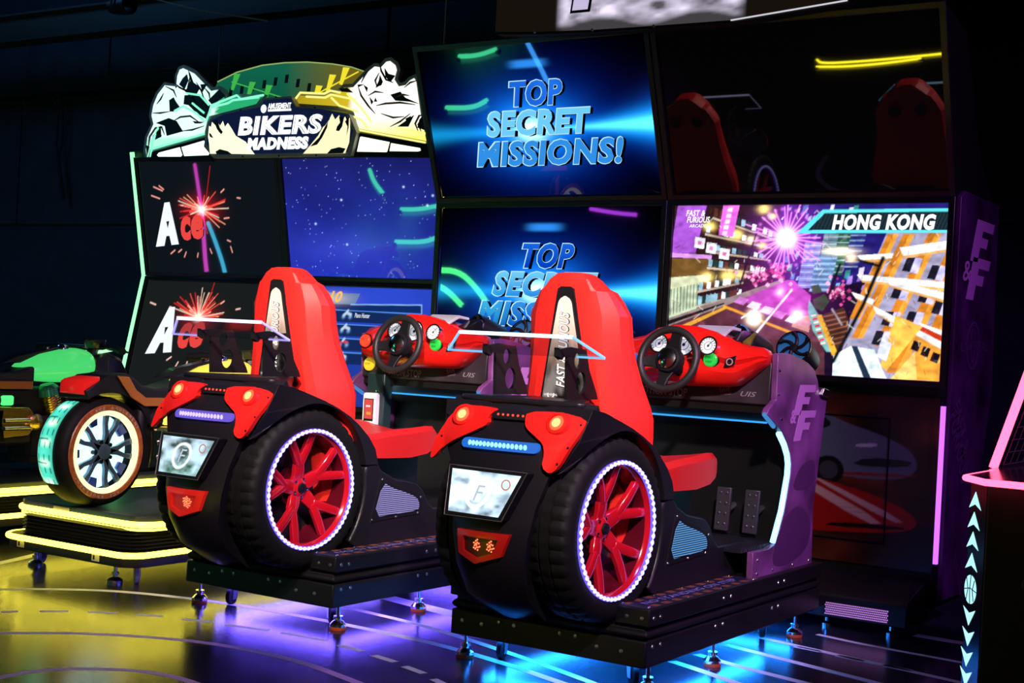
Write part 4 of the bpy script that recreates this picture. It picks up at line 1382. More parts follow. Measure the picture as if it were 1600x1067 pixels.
    if fog_digits:
        for gx in (-0.020, 0.030):
            for k in range(14):
                a = k * 2.4
                r = 0.0035 * math.sqrt(k)
                pts.append((gx + r * math.cos(a), 0.468 + r * 1.5 * math.sin(a) * 1.0))
    else:
        for k in range(24):
            a = k * 2.4
            r = 0.0042 * math.sqrt(k)
            pts.append((0.012 + r * math.cos(a), 0.466 + r * math.sin(a)))
    gd = MB()
    for (x, z) in pts:
        gd.ball((x, curve_y(x, z) - 0.008, z), 0.0028, nu=6, nv=4)
    tag(gd.build('gear_leds', dotm, fg), kind='stuff')
    # ---------------------------------------------------------------- spoiler
    wy0, wy1 = -0.275, -0.215
    crest_p = [(-0.212, wy0, 1.122), (0.212, wy0, 1.122)]
    front_p = [(0.295, wy1, 1.062), (-0.295, wy1, 1.062)]
    quad = [Vector(p) for p in crest_p + front_p]
    nrm = (quad[1] - quad[0]).cross(quad[3] - quad[0]).normalized()
    acr = bpy.data.materials.get('clear_acrylic_' + ledname)
    if not acr:
        acr = bpy.data.materials.new('clear_acrylic_' + ledname)
        acr.use_nodes = True
        ntx = acr.node_tree
        ntx.nodes.clear()
        out = ntx.nodes.new('ShaderNodeOutputMaterial')
        mix = ntx.nodes.new('ShaderNodeMixShader')
        tr_ = ntx.nodes.new('ShaderNodeBsdfTransparent')
        gl = ntx.nodes.new('ShaderNodeBsdfGlossy')
        gl.inputs['Roughness'].default_value = 0.05
        mix.inputs[0].default_value = 0.13
        tr_.inputs[0].default_value = (0.86, 0.9, 0.97, 1)
        ntx.links.new(tr_.outputs[0], mix.inputs[1])
        ntx.links.new(gl.outputs[0], mix.inputs[2])
        ntx.links.new(mix.outputs[0], out.inputs[0])
    vs = [q - nrm * 0.004 for q in quad] + [q + nrm * 0.004 for q in quad]
    wing = MB().add(vs, [(0, 1, 2, 3), (7, 6, 5, 4)] + [(i, (i + 1) % 4, (i + 1) % 4 + 4, i + 4) for i in range(4)]).build('spoiler', acr, t)
    eg = glow('wing_edge_' + ledname, tuple(0.3 + 0.7 * c for c in wingcol), 2.6)
    eg2 = glow('wing_edge_soft_' + ledname, wingcol, 1.1)
    MB().tube([quad[0], quad[1]], 0.0058, 8).build('edge_light', eg, wing, smooth=True)
    MB().tube([quad[1], quad[2]], 0.0046, 8).build('edge_light', eg2, wing, smooth=True)
    MB().tube([quad[0], quad[3]], 0.0046, 8).build('edge_light', eg2, wing, smooth=True)
    MB().tube([quad[3] + Vector((0.0, 0, 0)), quad[3] + Vector((0.15, 0, 0))], 0.0034, 8).build('edge_light', eg2, wing, smooth=True)
    MB().tube([quad[2] + Vector((-0.10, 0, 0)), quad[2]], 0.0034, 8).build('edge_light', eg2, wing, smooth=True)
    for sd in (1, -1):
        xx = 0.135 * sd
        outl = [(-0.170, 0.925), (0.030, 0.925), (0.020, 0.945), (-0.035, 1.02), (-0.062, 1.088), (-0.075, 1.086), (-0.160, 1.092), (-0.235, 1.082), (-0.237, 1.066), (-0.178, 1.060)]
        MB().px(outl, xx - 0.005, xx + 0.005, [circle(-0.112, 1.050, 0.022, 16, 0.026), circle(-0.085, 0.978, 0.032, 16, 0.036)]).build('spoiler_bracket', BLACK, t, bevel=0.0015)
        MB().px([(-0.238, 1.060), (-0.215, 1.050), (-0.205, 1.060), (-0.238, 1.088)], xx - 0.009, xx + 0.009).build('bracket_clip', BLACK, wing)
    # ---------------------------------------------------------------- seat
    def ring(z, yr, wr, ys, ws, yf, wf):
        """rear half flat, bolstered sides, hollow front"""
        return [(-wr, yr, z), (-wr * 0.5, yr - 0.004, z), (0, yr - 0.006, z), (wr * 0.5, yr - 0.004, z), (wr, yr, z),
                (wr + (ws - wr) * 0.35, yr + (ys - yr) * 0.12, z), (wr + (ws - wr) * 0.82, yr + (ys - yr) * 0.62, z), (ws, ys, z), (ws * 1.0, ys + (yf - ys) * 0.5, z), (wf, yf, z), (wf * 0.72, yf - 0.012, z),
                (wf * 0.4, ys + 0.03, z), (-wf * 0.4, ys + 0.03, z),
                (-wf * 0.72, yf - 0.012, z), (-wf, yf, z), (-ws * 1.0, ys + (yf - ys) * 0.5, z), (-ws, ys, z), (-wr - (ws - wr) * 0.82, yr + (ys - yr) * 0.62, z), (-wr - (ws - wr) * 0.35, yr + (ys - yr) * 0.12, z)]
    S = [(0.45, 0.14, 0.15, 0.225, 0.215, 0.27, 0.20), (0.60, 0.115, 0.15, 0.225, 0.230, 0.27, 0.215), (0.72, 0.095, 0.148, 0.222, 0.238, 0.268, 0.222), (0.80, 0.082, 0.142, 0.218, 0.242, 0.262, 0.226), (0.862, 0.072, 0.136, 0.212, 0.242, 0.258, 0.228),
         (0.90, 0.066, 0.130, 0.205, 0.234, 0.250, 0.22), (0.98, 0.056, 0.118, 0.175, 0.212, 0.222, 0.20), (1.06, 0.048, 0.108, 0.148, 0.196, 0.195, 0.185), (1.13, 0.043, 0.102, 0.130, 0.190, 0.178, 0.180), (1.20, 0.038, 0.094, 0.118, 0.190, 0.165, 0.178),
         (1.245, 0.036, 0.090, 0.108, 0.164, 0.155, 0.155), (1.280, 0.034, 0.088, 0.096, 0.138, 0.145, 0.130), (1.290, 0.034, 0.084, 0.088, 0.112, 0.14, 0.105), (1.318, 0.035, 0.068, 0.08, 0.082, 0.135, 0.075), (1.336, 0.040, 0.046, 0.08, 0.055, 0.13, 0.05), (1.341, 0.055, 0.030, 0.085, 0.036, 0.12, 0.032)]
    seat = MB().loft([ring(*s_) for s_ in S]).build('seat_back', REDSEAT, t, smooth=True)
    seat.data.set_sharp_from_angle(angle=R_(17))
    # lit tapered panel on the seat back
    def seat_y(z):
        return float(np.interp(z, [s_[0] for s_ in S], [s_[1] for s_ in S])) - 0.006
    def strip(pts, off, th, nm, m_, par, n=1):
        vs = [(x, seat_y(z) - off, z) for x, z in pts] + [(x, seat_y(z) - off - th, z) for x, z in pts]
        k = len(pts)
        return MB().add(vs, [tuple(range(k)), tuple(reversed(range(k, 2 * k)))] + [(i, (i + 1) % k, (i + 1) % k + k, i + k) for i in range(k)]).build(nm, m_, par)
    pf2 = strip([(-0.098, 0.90), (0.098, 0.90), (0.030, 1.285), (0.018, 1.292), (-0.018, 1.292), (-0.030, 1.285)], -0.003, 0.010, 'seat_panel', BLACK, t)
    cv2 = Canvas(40, 90)
    n3 = cv2.noise(1, 5, 3)
    v_ = cv2.y
    base_ = np.array((1.0, 0.62, 0.42))
    top_ = np.clip((v_ - 0.30) / 0.35, 0, 1)[..., None]
    cv2.a[:] = top_ * (base_ * 1.0 + 0.5 * np.clip((v_[..., None] - 0.55) / 0.3, 0, 1)) * (0.75 + 0.5 * n3[..., None]) + (1 - top_) * np.clip(n3 * 1.4 - 0.45, 0.01, 0.5)[..., None] * np.array((0.6, 0.5, 0.46))
    vs, cols = [], []
    for j in range(45):
        v = 1 - j / 44
        z = 0.908 + 0.352 * v
        hw = 0.088 - 0.066 * v
        if v > 0.93:
            hw *= math.sqrt(max(0.02, 1 - ((v - 0.93) / 0.07) ** 2))
        for i in range(20):
            u = i / 19
            vs.append(((u * 2 - 1) * hw, seat_y(z) - 0.0085, z))
            cols.append(cv2.a[min(89, int((1 - v) * 89.9)), int(u * 39.9)])
    fs = [(j * 20 + i, (j + 1) * 20 + i, (j + 1) * 20 + i + 1, j * 20 + i + 1) for j in range(44) for i in range(19)]
    sp_ = MB().add(vs, fs).build('seat_print', paint_mat('seat_print_glow', 0.95, rough=0.2), pf2)
    at = sp_.data.color_attributes.new('picture', 'FLOAT_COLOR', 'POINT')
    at.data.foreach_set('color', np.concatenate([np.array(cols), np.ones((len(cols), 1))], 1).reshape(-1).astype(np.float32))
    text('seat_lettering', 'FAST & FURIOUS', 0.034, glow('seat_white_letters', (1.0, 0.85, 0.8), 1.2), pf2, (0.004, seat_y(0.955) - 0.0100, 0.955), (0.06, -0.095, 1), (-1, 0, 0.06), 0.2, 0.03, 0.001, width=0.25)
    text('seat_lettering', 'FAST & FURIOUS', 0.036, DKSH, pf2, (0.006, seat_y(0.955) - 0.0092, 0.953), (0.06, -0.095, 1), (-1, 0, 0.06), 0.2, 0.06, 0.001, width=0.254)
    MB().prism(circle(0, 0, 0.014, 20), (-0.052, seat_y(0.925) - 0.0095, 0.930), (1, 0, 0), (0, 0.1, 1), (0, -1, 0), 0.0006, [circle(0, 0, 0.010, 20)]).build('seat_emblem', glow('seat_white_letters', (1, 0.85, 0.8), 1.2), pf2)
    text('seat_emblem', 'UNIVERSAL', 0.007, glow('seat_white_letters', (1, 0.85, 0.8), 1.2), pf2, (-0.078, seat_y(0.925) - 0.0098, 0.926), (1, 0, 0), (0, 0, 1), 0, 0.01, 0.001, width=0.052)
    # headrest openings seen in the mirror-like screens
    for sd in (1, -1):
        MB().lathe([(0, 0.0), (0.004, 0.034)], (sd * 0.07, 0.170, 1.215), 'y', 18).build('belt_opening', BLACK, seat)
    # cushion
    rings = []
    for y, zt, zb, hw in ((0.30, 0.70, 0.60, 0.20), (0.40, 0.705, 0.598, 0.222), (0.50, 0.715, 0.595, 0.224), (0.64, 0.722, 0.592, 0.222), (0.76, 0.730, 0.604, 0.218), (0.815, 0.728, 0.625, 0.214), (0.835, 0.715, 0.645, 0.208)):
        rings.append([(-hw, y, zb), (hw * 0.6, y, zb), (hw, y, zb + 0.012), (hw, y, zt - 0.02), (hw - 0.02, y, zt), (hw * 0.6, y, zt - 0.012), (0, y, zt - 0.03), (-hw * 0.6, y, zt - 0.012), (-hw + 0.02, y, zt), (-hw, y, zt - 0.02)])
    MB().loft(rings).build('seat_cushion', REDSEATC, t, smooth=True)
    # ---------------------------------------------------------------- front console
    pan = [(0.858, 0.268), (1.457, 0.268), (1.443, 0.507), (1.495, 0.737), (1.535, 0.936), (1.45, 0.955), (1.423, 1.007), (1.377, 1.053), (1.31, 1.078), (1.234, 1.094), (1.15, 1.106), (1.084, 1.112), (0.999, 1.107),
           (1.005, 0.934), (0.937, 0.902), (0.919, 0.881), (1.023, 0.838), (1.074, 0.812), (1.131, 0.768), (1.172, 0.723), (1.188, 0.685), (1.186, 0.640), (1.142, 0.502), (1.074, 0.385), (1.0, 0.372), (0.858, 0.372)]
    PANM = mat('violet_side_print', (0.15, 0.045, 0.17), 0.35, noise=0.75, nscale=6)
    for sd in (1, -1):
        sp2 = MB().px(pan, *((0.335, 0.36) if sd > 0 else (-0.36, -0.335))).build('side_panel', PANM, t, bevel=0.003)
        ledp = [(0.925, 0.880), (1.020, 0.833), (1.074, 0.806), (1.131, 0.762), (1.166, 0.722), (1.181, 0.685), (1.179, 0.642), (1.136, 0.506), (1.070, 0.392)]
        k0 = 2 if sd > 0 else 2
        MB().tube([(sd * 0.349, y - 0.006, z) for y, z in ledp[2:]], 0.0115, 8).build('panel_light', glow('ice_blue_light', (0.22, 0.72, 1.0), 3.4), sp2, smooth=True)
        MB().tube([(sd * 0.349, y - 0.006, z) for y, z in ledp[0:2]], 0.009, 8).build('panel_light', glow('dim_blue_light', (0.05, 0.28, 0.7), 0.8), sp2, smooth=True)
        if sd > 0:
            PX_ = 0.3604
            for body_, y, z, cap, w_ in (('F', 1.178, 0.874, 0.118, 0.165), ('F', 1.192, 0.773, 0.118, 0.165), ('&', 1.145, 0.845, 0.050, 0.060)):
                if body_ == 'F':
                    block_f('print_letter', LIL, sp2, (PX_, y, z), (0, 1, 0), (0, 0, 1), 0.225, 0.118, 0.30)
                else:
                    text('print_letter', body_, cap, LIL, sp2, (PX_, y, z), (0, 1, 0), (0, 0, 1), 0.1, 0.03, 0.001, width=w_)
            # pale car drawn on the print
            MB().px(smooth_poly([(1.20, 0.585), (1.25, 0.655), (1.33, 0.69), (1.43, 0.695), (1.44, 0.64), (1.42, 0.59), (1.33, 0.575)], 2), PX_, PX_ + 0.0006).build('print_car', mat('dark_violet_print', (0.085, 0.025, 0.11), 0.35), sp2)
            MB().px(smooth_poly([(1.10, 0.44), (1.20, 0.51), (1.30, 0.52), (1.40, 0.47), (1.43, 0.40), (1.38, 0.33), (1.20, 0.295), (1.05, 0.30), (1.04, 0.36)], 2), PX_, PX_ + 0.0006).build('print_car', mat('dark_violet_print'), sp2)
            sc3 = MB().lathe([(0, 0.0065), (0.003, 0.0055), (0.005, 0)], (0, 0, 0), 'x', 8).build('screw', CHROME, sp2)
            sc3.location = (0.36, 1.02, 1.045)
            for (y, z) in ((1.02, 0.955), (1.06, 0.86), (1.42, 0.29), (1.25, 0.29), (1.05, 0.29), (0.90, 0.29), (0.90, 0.34)):
                inst(sc3, (0.36, y, z))
    MB().px([(1.44, 0.952), (1.545, 0.940), (1.548, 0.965), (1.45, 0.982)], 0.352, 0.378).build('bracket_plate', CHROME, t, bevel=0.003)
    # foot well
    MB().box(-0.335, 0.335, 0.80, 1.46, 0.372, 0.388).build('foot_plate', mat('dark_tread_metal', (0.03, 0.03, 0.04), 0.3, 0.6, bump=0.6, nscale=45), t)
    MB().box(-0.335, 0.335, 1.24, 1.27, 0.388, 1.10).build('kick_wall', CABB, t)
    MB().px([(1.0, 0.905), (1.0, 0.88), (1.20, 0.80), (1.25, 0.80), (1.25, 0.905)], -0.335, 0.335).build('dash_underside', CABB, t)
    lb = MB().box(-0.24, 0.29, 1.085, 1.10, 0.838, 0.846).build('under_dash_light', glow('ice_blue_bar', (0.04, 0.40, 1.0), 1.1), t, bevel=0.004)
    for i, x in enumerate((0.105, 0.225)):
        pd_ = MB().prism([(-0.029, 0.0), (0.029, 0.0), (0.029, 0.17), (-0.029, 0.17)], (x, 1.12, 0.405), (1, 0, 0), (0, 0.12, 0.993), (0, 1, -0.12), 0.016).build('pedal', mat('pedal_metal', (0.10, 0.09, 0.11), 0.35, 0.7), t, bevel=0.003)
        for r_ in range(4):
            for c_ in range(2):
                MB().ball((x - 0.013 + 0.026 * c_, 1.122 + r_ * 0.005, 0.432 + r_ * 0.04), 0.006, (1, 0.4, 1), 8, 5).build('grip_stud', mat('pedal_metal'), pd_)
        MB().tube([(x, 1.14, 0.47), (x, 1.25, 0.50)], 0.012, 8).build('pedal_arm', STEEL, pd_)
    # printed kick panel
    KM = mat('smoky_dash_print', (0.024, 0.018, 0.024), 0.4, noise=0.8, nscale=7)
    kp = MB().px([(0.985, 0.915), (1.0, 0.905), (1.06, 0.905), (1.06, 1.08), (1.0, 1.075)], -0.335, 0.335).build('kick_panel', KM, t, bevel=0.003)
    gp = mat('grey_print', (0.26, 0.23, 0.25), 0.5)
    text('panel_lettering', 'MOTION STOP', 0.030, gp, kp, (-0.225, 0.9865, 0.925), (1, 0, 0), (0, 0.05, 1), 0, 0.01, 0.003, width=0.22)
    text('panel_lettering', 'RAW', 0.021, gp, kp, (0.135, 0.9865, 0.948), (1, 0, 0.2), (-0.2, 0.05, 1), 0, 0.02, 0.003, width=0.044)
    text('panel_lettering', 'THRILLS', 0.008, gp, kp, (0.139, 0.9865, 0.936), (1, 0, 0.2), (-0.2, 0.05, 1), 0, 0.01, 0.003, width=0.044)
    text('panel_lettering', 'UIS', 0.019, gp, kp, (0.215, 0.9865, 0.940), (1, 0, 0), (0, 0.05, 1), 0.3, 0.01, 0.003, width=0.065)
    axb = (Vector((0, -1, 0.1)), Vector((1, 0, 0)), Vector((0, 0.1, 1)))
    yb = MB().lathe([(0, 0.030), (0.008, 0.030), (0.011, 0.025), (0.012, 0)], (-0.292, 0.984, 0.968), axb, 24).build('stop_button', mat('yellow_button', (0.75, 0.55, 0.02), 0.3, emit=(1, 0.75, 0.05), power=0.35), kp, smooth=True)
    # ---------------------------------------------------------------- red dashboard
    # cross-sections along x: (x, z low, z high, y front (to the driver), y back)
    D = [(-0.318, 1.045, 1.105, 0.95, 1.03), (-0.30, 1.00, 1.130, 0.925, 1.06), (-0.24, 0.985, 1.142, 0.915, 1.08), (-0.18, 0.972, 1.155, 0.90, 1.09), (-0.12, 0.968, 1.185, 0.885, 1.10), (-0.04, 0.968, 1.200, 0.88, 1.11), (0.04, 0.968, 1.199, 0.88, 1.11), (0.12, 0.970, 1.182, 0.885, 1.10),
         (0.18, 0.972, 1.155, 0.895, 1.09), (0.225, 0.980, 1.140, 0.905, 1.08), (0.27, 1.015, 1.132, 0.915, 1.07), (0.31, 1.05, 1.128, 0.925, 1.05), (0.332, 1.07, 1.108, 0.945, 1.03)]
    rings = []
    for (x, zl, zh, yf, yb_) in D:
        h = zh - zl
        rings.append([(x, yf + 0.04, zl), (x, yf + 0.012, zl + h * 0.12), (x, yf, zl + h * 0.30), (x, yf + 0.022, zl + h * 0.48), (x, yf + 0.010, zl + h * 0.60), (x, yf + 0.030, zl + h * 0.86), (x, yf + 0.055, zh), (x, yb_, zh - 0.012), (x, yb_, zl)])
    dash = MB().loft(rings).build('dashboard', REDDASH, t, smooth=True)
    dash.data.set_sharp_from_angle(angle=R_(48))
    gm = mat('gauge_face', (0.6, 0.6, 0.6), 0.3, emit=(0.85, 0.95, 1.0), power=0.5)
    axg = (Vector((0, -0.96, 0.28)), Vector((1, 0, 0)), Vector((0, 0.28, 0.96)))
    for (x, r) in ((-0.085, 0.034), (0.020, 0.043), (0.122, 0.033)):
        z = 1.124
        yy = 0.887
        g = MB().lathe([(-0.02, r + 0.006), (0.004, r + 0.005), (0.004, r)], (x, yy, z), axg, 28).build('gauge', CHROME, dash, smooth=True)
        MB().lathe([(0.001, 0.0), (0.001, r)], (x, yy, z), axg, 28).build('gauge_face', gm, dash)
        tk = MB()
        for k in range(13):
            a = R_(-40 + 260 * k / 12)
            c = Vector((x, yy, z)) + axg[0] * 0.002
            d = axg[1] * math.cos(a) + axg[2] * math.sin(a)
            tk.tube([c + d * r * 0.72, c + d * r * 0.93], 0.0012, 4)
        tk.tube([Vector((x, yy, z)) + axg[0] * 0.003, Vector((x, yy, z)) + axg[0] * 0.003 + (axg[1] * 0.5 + axg[2] * 0.6) * r], 0.0014, 4)
        tk.lathe([(0.0015, r * 0.52), (0.0015, r * 0.46)], (x, yy, z), axg, 20)
        tk.lathe([(0.0015, r * 0.99), (0.0015, r * 0.94)], (x, yy, z), axg, 24)
        tk.lathe([(0.0015, 0.0), (0.0015, r * 0.16)], (x, yy, z), axg, 12)
        tag(tk.build('gauge_ticks', mat('gauge_ink', (0.06, 0.08, 0.09), 0.4), dash), kind='stuff')
    axs = (Vector((0, -0.99, 0.12)), Vector((1, 0, 0)), Vector((0, 0.12, 0.99)))
    bts = [(0.128, 1.072, 0.033, 'green_button', (0.02, 0.42, 0.04), (0.02, 0.75, 0.08), 0.45, 'start_button'), (-0.205, 1.066, 0.021, 'blue_button', (0.02, 0.10, 0.5), (0.02, 0.2, 0.9), 0.25, 'view_button'), (-0.275, 1.072, 0.033, 'red_button', (0.6, 0.02, 0.01), (1.0, 0.06, 0.02), 0.9, 'stop_button')]
    for (x, z, r, mn, c1, c2, pw, nm) in bts:
        yy = 0.905 if abs(x) < 0.2 else 0.925
        bb = MB().lathe([(-0.02, r), (0.004, r), (0.004, r * 0.9)], (x, yy, z), axs, 24).build('button_collar', BLACK, dash, smooth=True)
        MB().lathe([(0.0, r * 0.86), (0.010, r * 0.84), (0.014, r * 0.72), (0.015, 0)], (x, yy, z), axs, 24).build(nm, mat(mn, c1, 0.25, emit=c2, power=pw), dash, smooth=True)
    text('button_lettering', 'START', 0.008, mat('dark_green_ink', (0.0, 0.12, 0.01), 0.4), dash, (0.128, 0.886, 1.077), (1, 0, 0), (0, 0.12, 1), 0, 0.01, 0.003, 'CENTER')
    text('button_lettering', 'VIEW', 0.008, mat('dark_green_ink'), dash, (0.128, 0.886, 1.061), (1, 0, 0), (0, 0.12, 1), 0, 0.01, 0.003, 'CENTER')
    text('button_lettering', 'STOP', 0.009, mat('dark_yellow_ink', (0.2, 0.12, 0.0), 0.4), kp, (-0.292, 0.968, 0.966), (1, 0, 0), (0, 0.1, 1), 0, 0.01, 0.003, 'CENTER')
    MB().prism([(-0.024, -0.026), (0.020, -0.012), (0.026, 0.026), (-0.018, 0.012)], (0.205, 0.908, 1.068), (1, 0, 0), (0, 0.12, 0.99), (0, -1, 0), 0.004, ).build('key_recess', BLACK, dash, bevel=0.002)
    MB().prism(circle(0, 0, 0.014, 20), (0.206, 0.902, 1.068), (1, 0, 0), (0, 0.12, 0.99), (0, -1, 0), 0.002, [circle(0, 0, 0.010, 20)]).build('key_ring_print', mat('pale_red_print', (0.5, 0.3, 0.28), 0.4), dash)
    MB().px([(0.945, 1.168), (1.02, 1.205), (1.10, 1.198), (1.10, 1.185), (1.02, 1.190), (0.95, 1.16)], 0.015, 0.16).build('dash_hood', mat('white_hood', (0.55, 0.6, 0.62), 0.25), dash, bevel=0.003)
    MB().px([(0.99, 1.150), (1.11, 1.192), (1.13, 1.180), (1.10, 1.13), (1.0, 1.13)], 0.16, 0.215).build('dash_side_vent', mat('dark_mirror', (0.08, 0.08, 0.09), 0.08, 0.9), dash, bevel=0.003)
    # ---------------------------------------------------------------- steering wheel
    sw = empty('steering_wheel', (0.0, 0.80, 1.066), parent=t)
    sw.rotation_euler = (R_(-14), 0, 0)
    MB().tube([(0.116 * math.cos(2 * math.pi * i / 48), 0, 0.116 * math.sin(2 * math.pi * i / 48)) for i in range(48)], 0.0145, 12, closed=True).build('wheel_grip', mat('black_leather', (0.014, 0.013, 0.014), 0.5), sw, smooth=True)
    for a, w_ in ((78, 0.024), (187, 0.022), (262, 0.022)):
        d = Vector((math.cos(R_(a)), 0, math.sin(R_(a))))
        n_ = Vector((-d.z, 0, d.x))
        MB().loft([[d * r + n_ * w - Vector((0, -dy - 0.006, 0)), d * r - n_ * w - Vector((0, -dy - 0.006, 0)), d * r - n_ * w - Vector((0, -dy + 0.006, 0)), d * r + n_ * w - Vector((0, -dy + 0.006, 0))] for r, w, dy in ((0.035, 0.036, 0.014), (0.07, w_, 0.010), (0.108, w_ * 0.9, 0.0))]).build('wheel_spoke', BLACK, sw, bevel=0.003)
    MB().lathe([(0.03, 0.052), (0.0, 0.054), (-0.012, 0.048), (-0.014, 0.040)], (0, 0.006, 0), 'y', 28).build('wheel_hub', BLACK, sw, smooth=True)
    MB().lathe([(-0.010, 0.041), (-0.020, 0.036), (-0.026, 0.022), (-0.028, 0)], (0, 0.006, 0), 'y', 28).build('hub_dome', CHROME, sw, smooth=True)
    MB().tube([(0, 0.02, 0), (0, 0.14, -0.02)], 0.026, 12).build('steering_column', BLACK, sw)
    # ---------------------------------------------------------------- speaker cans
    for (c, d, lit) in (((0.272, 1.37, 1.135), Vector((0.05, -0.93, 0.37)), True), ((0.055, 1.30, 1.150), Vector((-0.35, -0.80, 0.30)), False)):
        d = d.normalized()
        a_ = d.cross(Vector((0, 0, 1))).normalized()
        b2 = d.cross(a_)
        ax3 = (d, a_, b2)
        can = MB().lathe([(0.0, 0.068), (0.006, 0.071), (-0.02, 0.072), (-0.14, 0.066), (-0.17, 0.05), (-0.18, 0.0)], c, ax3, 32).build('speaker_can', BLACK, t, smooth=True)
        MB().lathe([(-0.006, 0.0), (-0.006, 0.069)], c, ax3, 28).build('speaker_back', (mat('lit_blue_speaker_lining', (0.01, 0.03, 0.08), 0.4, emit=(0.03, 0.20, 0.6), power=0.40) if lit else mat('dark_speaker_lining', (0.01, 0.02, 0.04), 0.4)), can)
        MB().lathe([(0.004, 0.066), (0.010, 0.066), (0.010, 0.072), (0.004, 0.072)], c, ax3, 32, closed=True).build('speaker_ring', mat('dark_chrome', (0.35, 0.33, 0.38), 0.18, 1.0), can, smooth=True)
        gr = MB()
        for k in range(6):
            an = 2 * math.pi * k / 6
            pts = []
            for j in range(7):
                r = 0.014 + 0.053 * j / 6
                aa = an + 0.7 * (j / 6)
                pts.append(Vector(c) + d * 0.004 + (a_ * math.cos(aa) + b2 * math.sin(aa)) * r)
            gr.tube(pts, [0.008, 0.0085, 0.008, 0.0075, 0.0075, 0.010, 0.013], 6)
        gr.lathe([(0.0, 0.018), (0.010, 0.016), (0.012, 0.0)], c, ax3, 16)
        gr.build('speaker_grille', BLACK, can, smooth=True)
        MB().tube([Vector(c) - d * 0.1, Vector((c[0], 1.25, 1.05))], 0.02, 8).build('speaker_mount', BLACK, can)
    MB().box(-0.335, 0.335, 1.05, 1.27, 1.02, 1.10).build('console_top', CABB, t, bevel=0.006)
    return t


pod_r = make_pod(-2.43, 4.03, 'racing seat pod with cyan lit spoiler and red number display, blue glow beneath', (0.10, 0.62, 1.0), 'cyan', (0.22, 0.66, 1.0), (0.01, 0.20, 1.0), True, (0.12, 0.40, 0.85), 42.0)
pod_l = make_pod(-3.733, 4.05, 'racing seat pod with violet lit spoiler and filled red lamp, violet glow beneath', (0.42, 0.30, 1.0), 'violet', (0.50, 0.42, 1.0), (0.14, 0.08, 1.0), False, (0.42, 0.36, 0.85), 28.0)

# pay terminal on a post at the left pod's console
def term(px, py, y):
    p = hit(px, py, (0, 4.05 + y, 0), (0, 1, 0))
    return p - Vector((-3.733, 4.05, 0))
a_ = term(577, 668, 0.93)
tp = MB().box(a_.x - 0.05, a_.x + 0.05, 0.96, 1.02, a_.z - 0.02, 0.93).build('terminal_post', mat('dark_teal_post', (0.012, 0.03, 0.032), 0.4), pod_l, bevel=0.006)
ter = term(576, 640, 0.93)
tb = MB().py([(ter.x - 0.036 + 0.072 * u, ter.z - 0.075 + 0.15 * v) for u, v in ((0.1, 0), (0.9, 0), (1, 0.06), (1, 0.94), (0.9, 1), (0.1, 1), (0, 0.94), (0, 0.06))], 0.93, 0.962).build('pay_terminal', mat('white_terminal', (0.75, 0.75, 0.75), 0.3), pod_l, bevel=0.004)
MB().box(ter.x - 0.026, ter.x + 0.026, 0.9285, 0.931, ter.z - 0.05, ter.z + 0.05).build('terminal_bezel', BLACK, tb)
MB().box(ter.x - 0.022, ter.x + 0.022, 0.9275, 0.929, ter.z - 0.040, ter.z + 0.046).build('terminal_screen', glow('red_terminal_screen', (0.85, 0.06, 0.05), 0.9), tb)
MB().box(ter.x - 0.010, ter.x + 0.014, 0.9268, 0.928, ter.z - 0.022, ter.z - 0.010).build('terminal_button', glow('amber_terminal_glow', (1.0, 0.35, 0.02), 1.0), tb)
MB().box(ter.x - 0.014, ter.x + 0.010, 0.9268, 0.928, ter.z + 0.012, ter.z + 0.020).build('terminal_text', glow('white_terminal_glow', (1.0, 0.8, 0.8), 1.0), tb)
MB().lathe([(0, 0.012), (-0.006, 0.010), (-0.007, 0)], (a_.x + 0.01, 0.96, 0.845), 'y', 16).build('key_lock', CHROME, tp, smooth=True)


# ================================================================== MOTORBIKE RIDES
def rrect(x0, x1, y0, y1, r, n=5, inset=0.0):
    x0 += inset; x1 -= inset; y0 += inset; y1 -= inset
    P = []
    for (cx, cy, a) in ((x1 - r, y0 + r, -90), (x1 - r, y1 - r, 0), (x0 + r, y1 - r, 90), (x0 + r, y0 + r, 180)):
        for i in range(n + 1):
            t = R_(a + 90 * i / n)
            P.append((cx + r * math.cos(t), cy + r * math.sin(t)))
    return P


YNEON = glow('yellow_neon', (1.0, 0.84, 0.065), 6.5)
TYREG = paint_mat('tread_light', 1.6, rough=0.25)


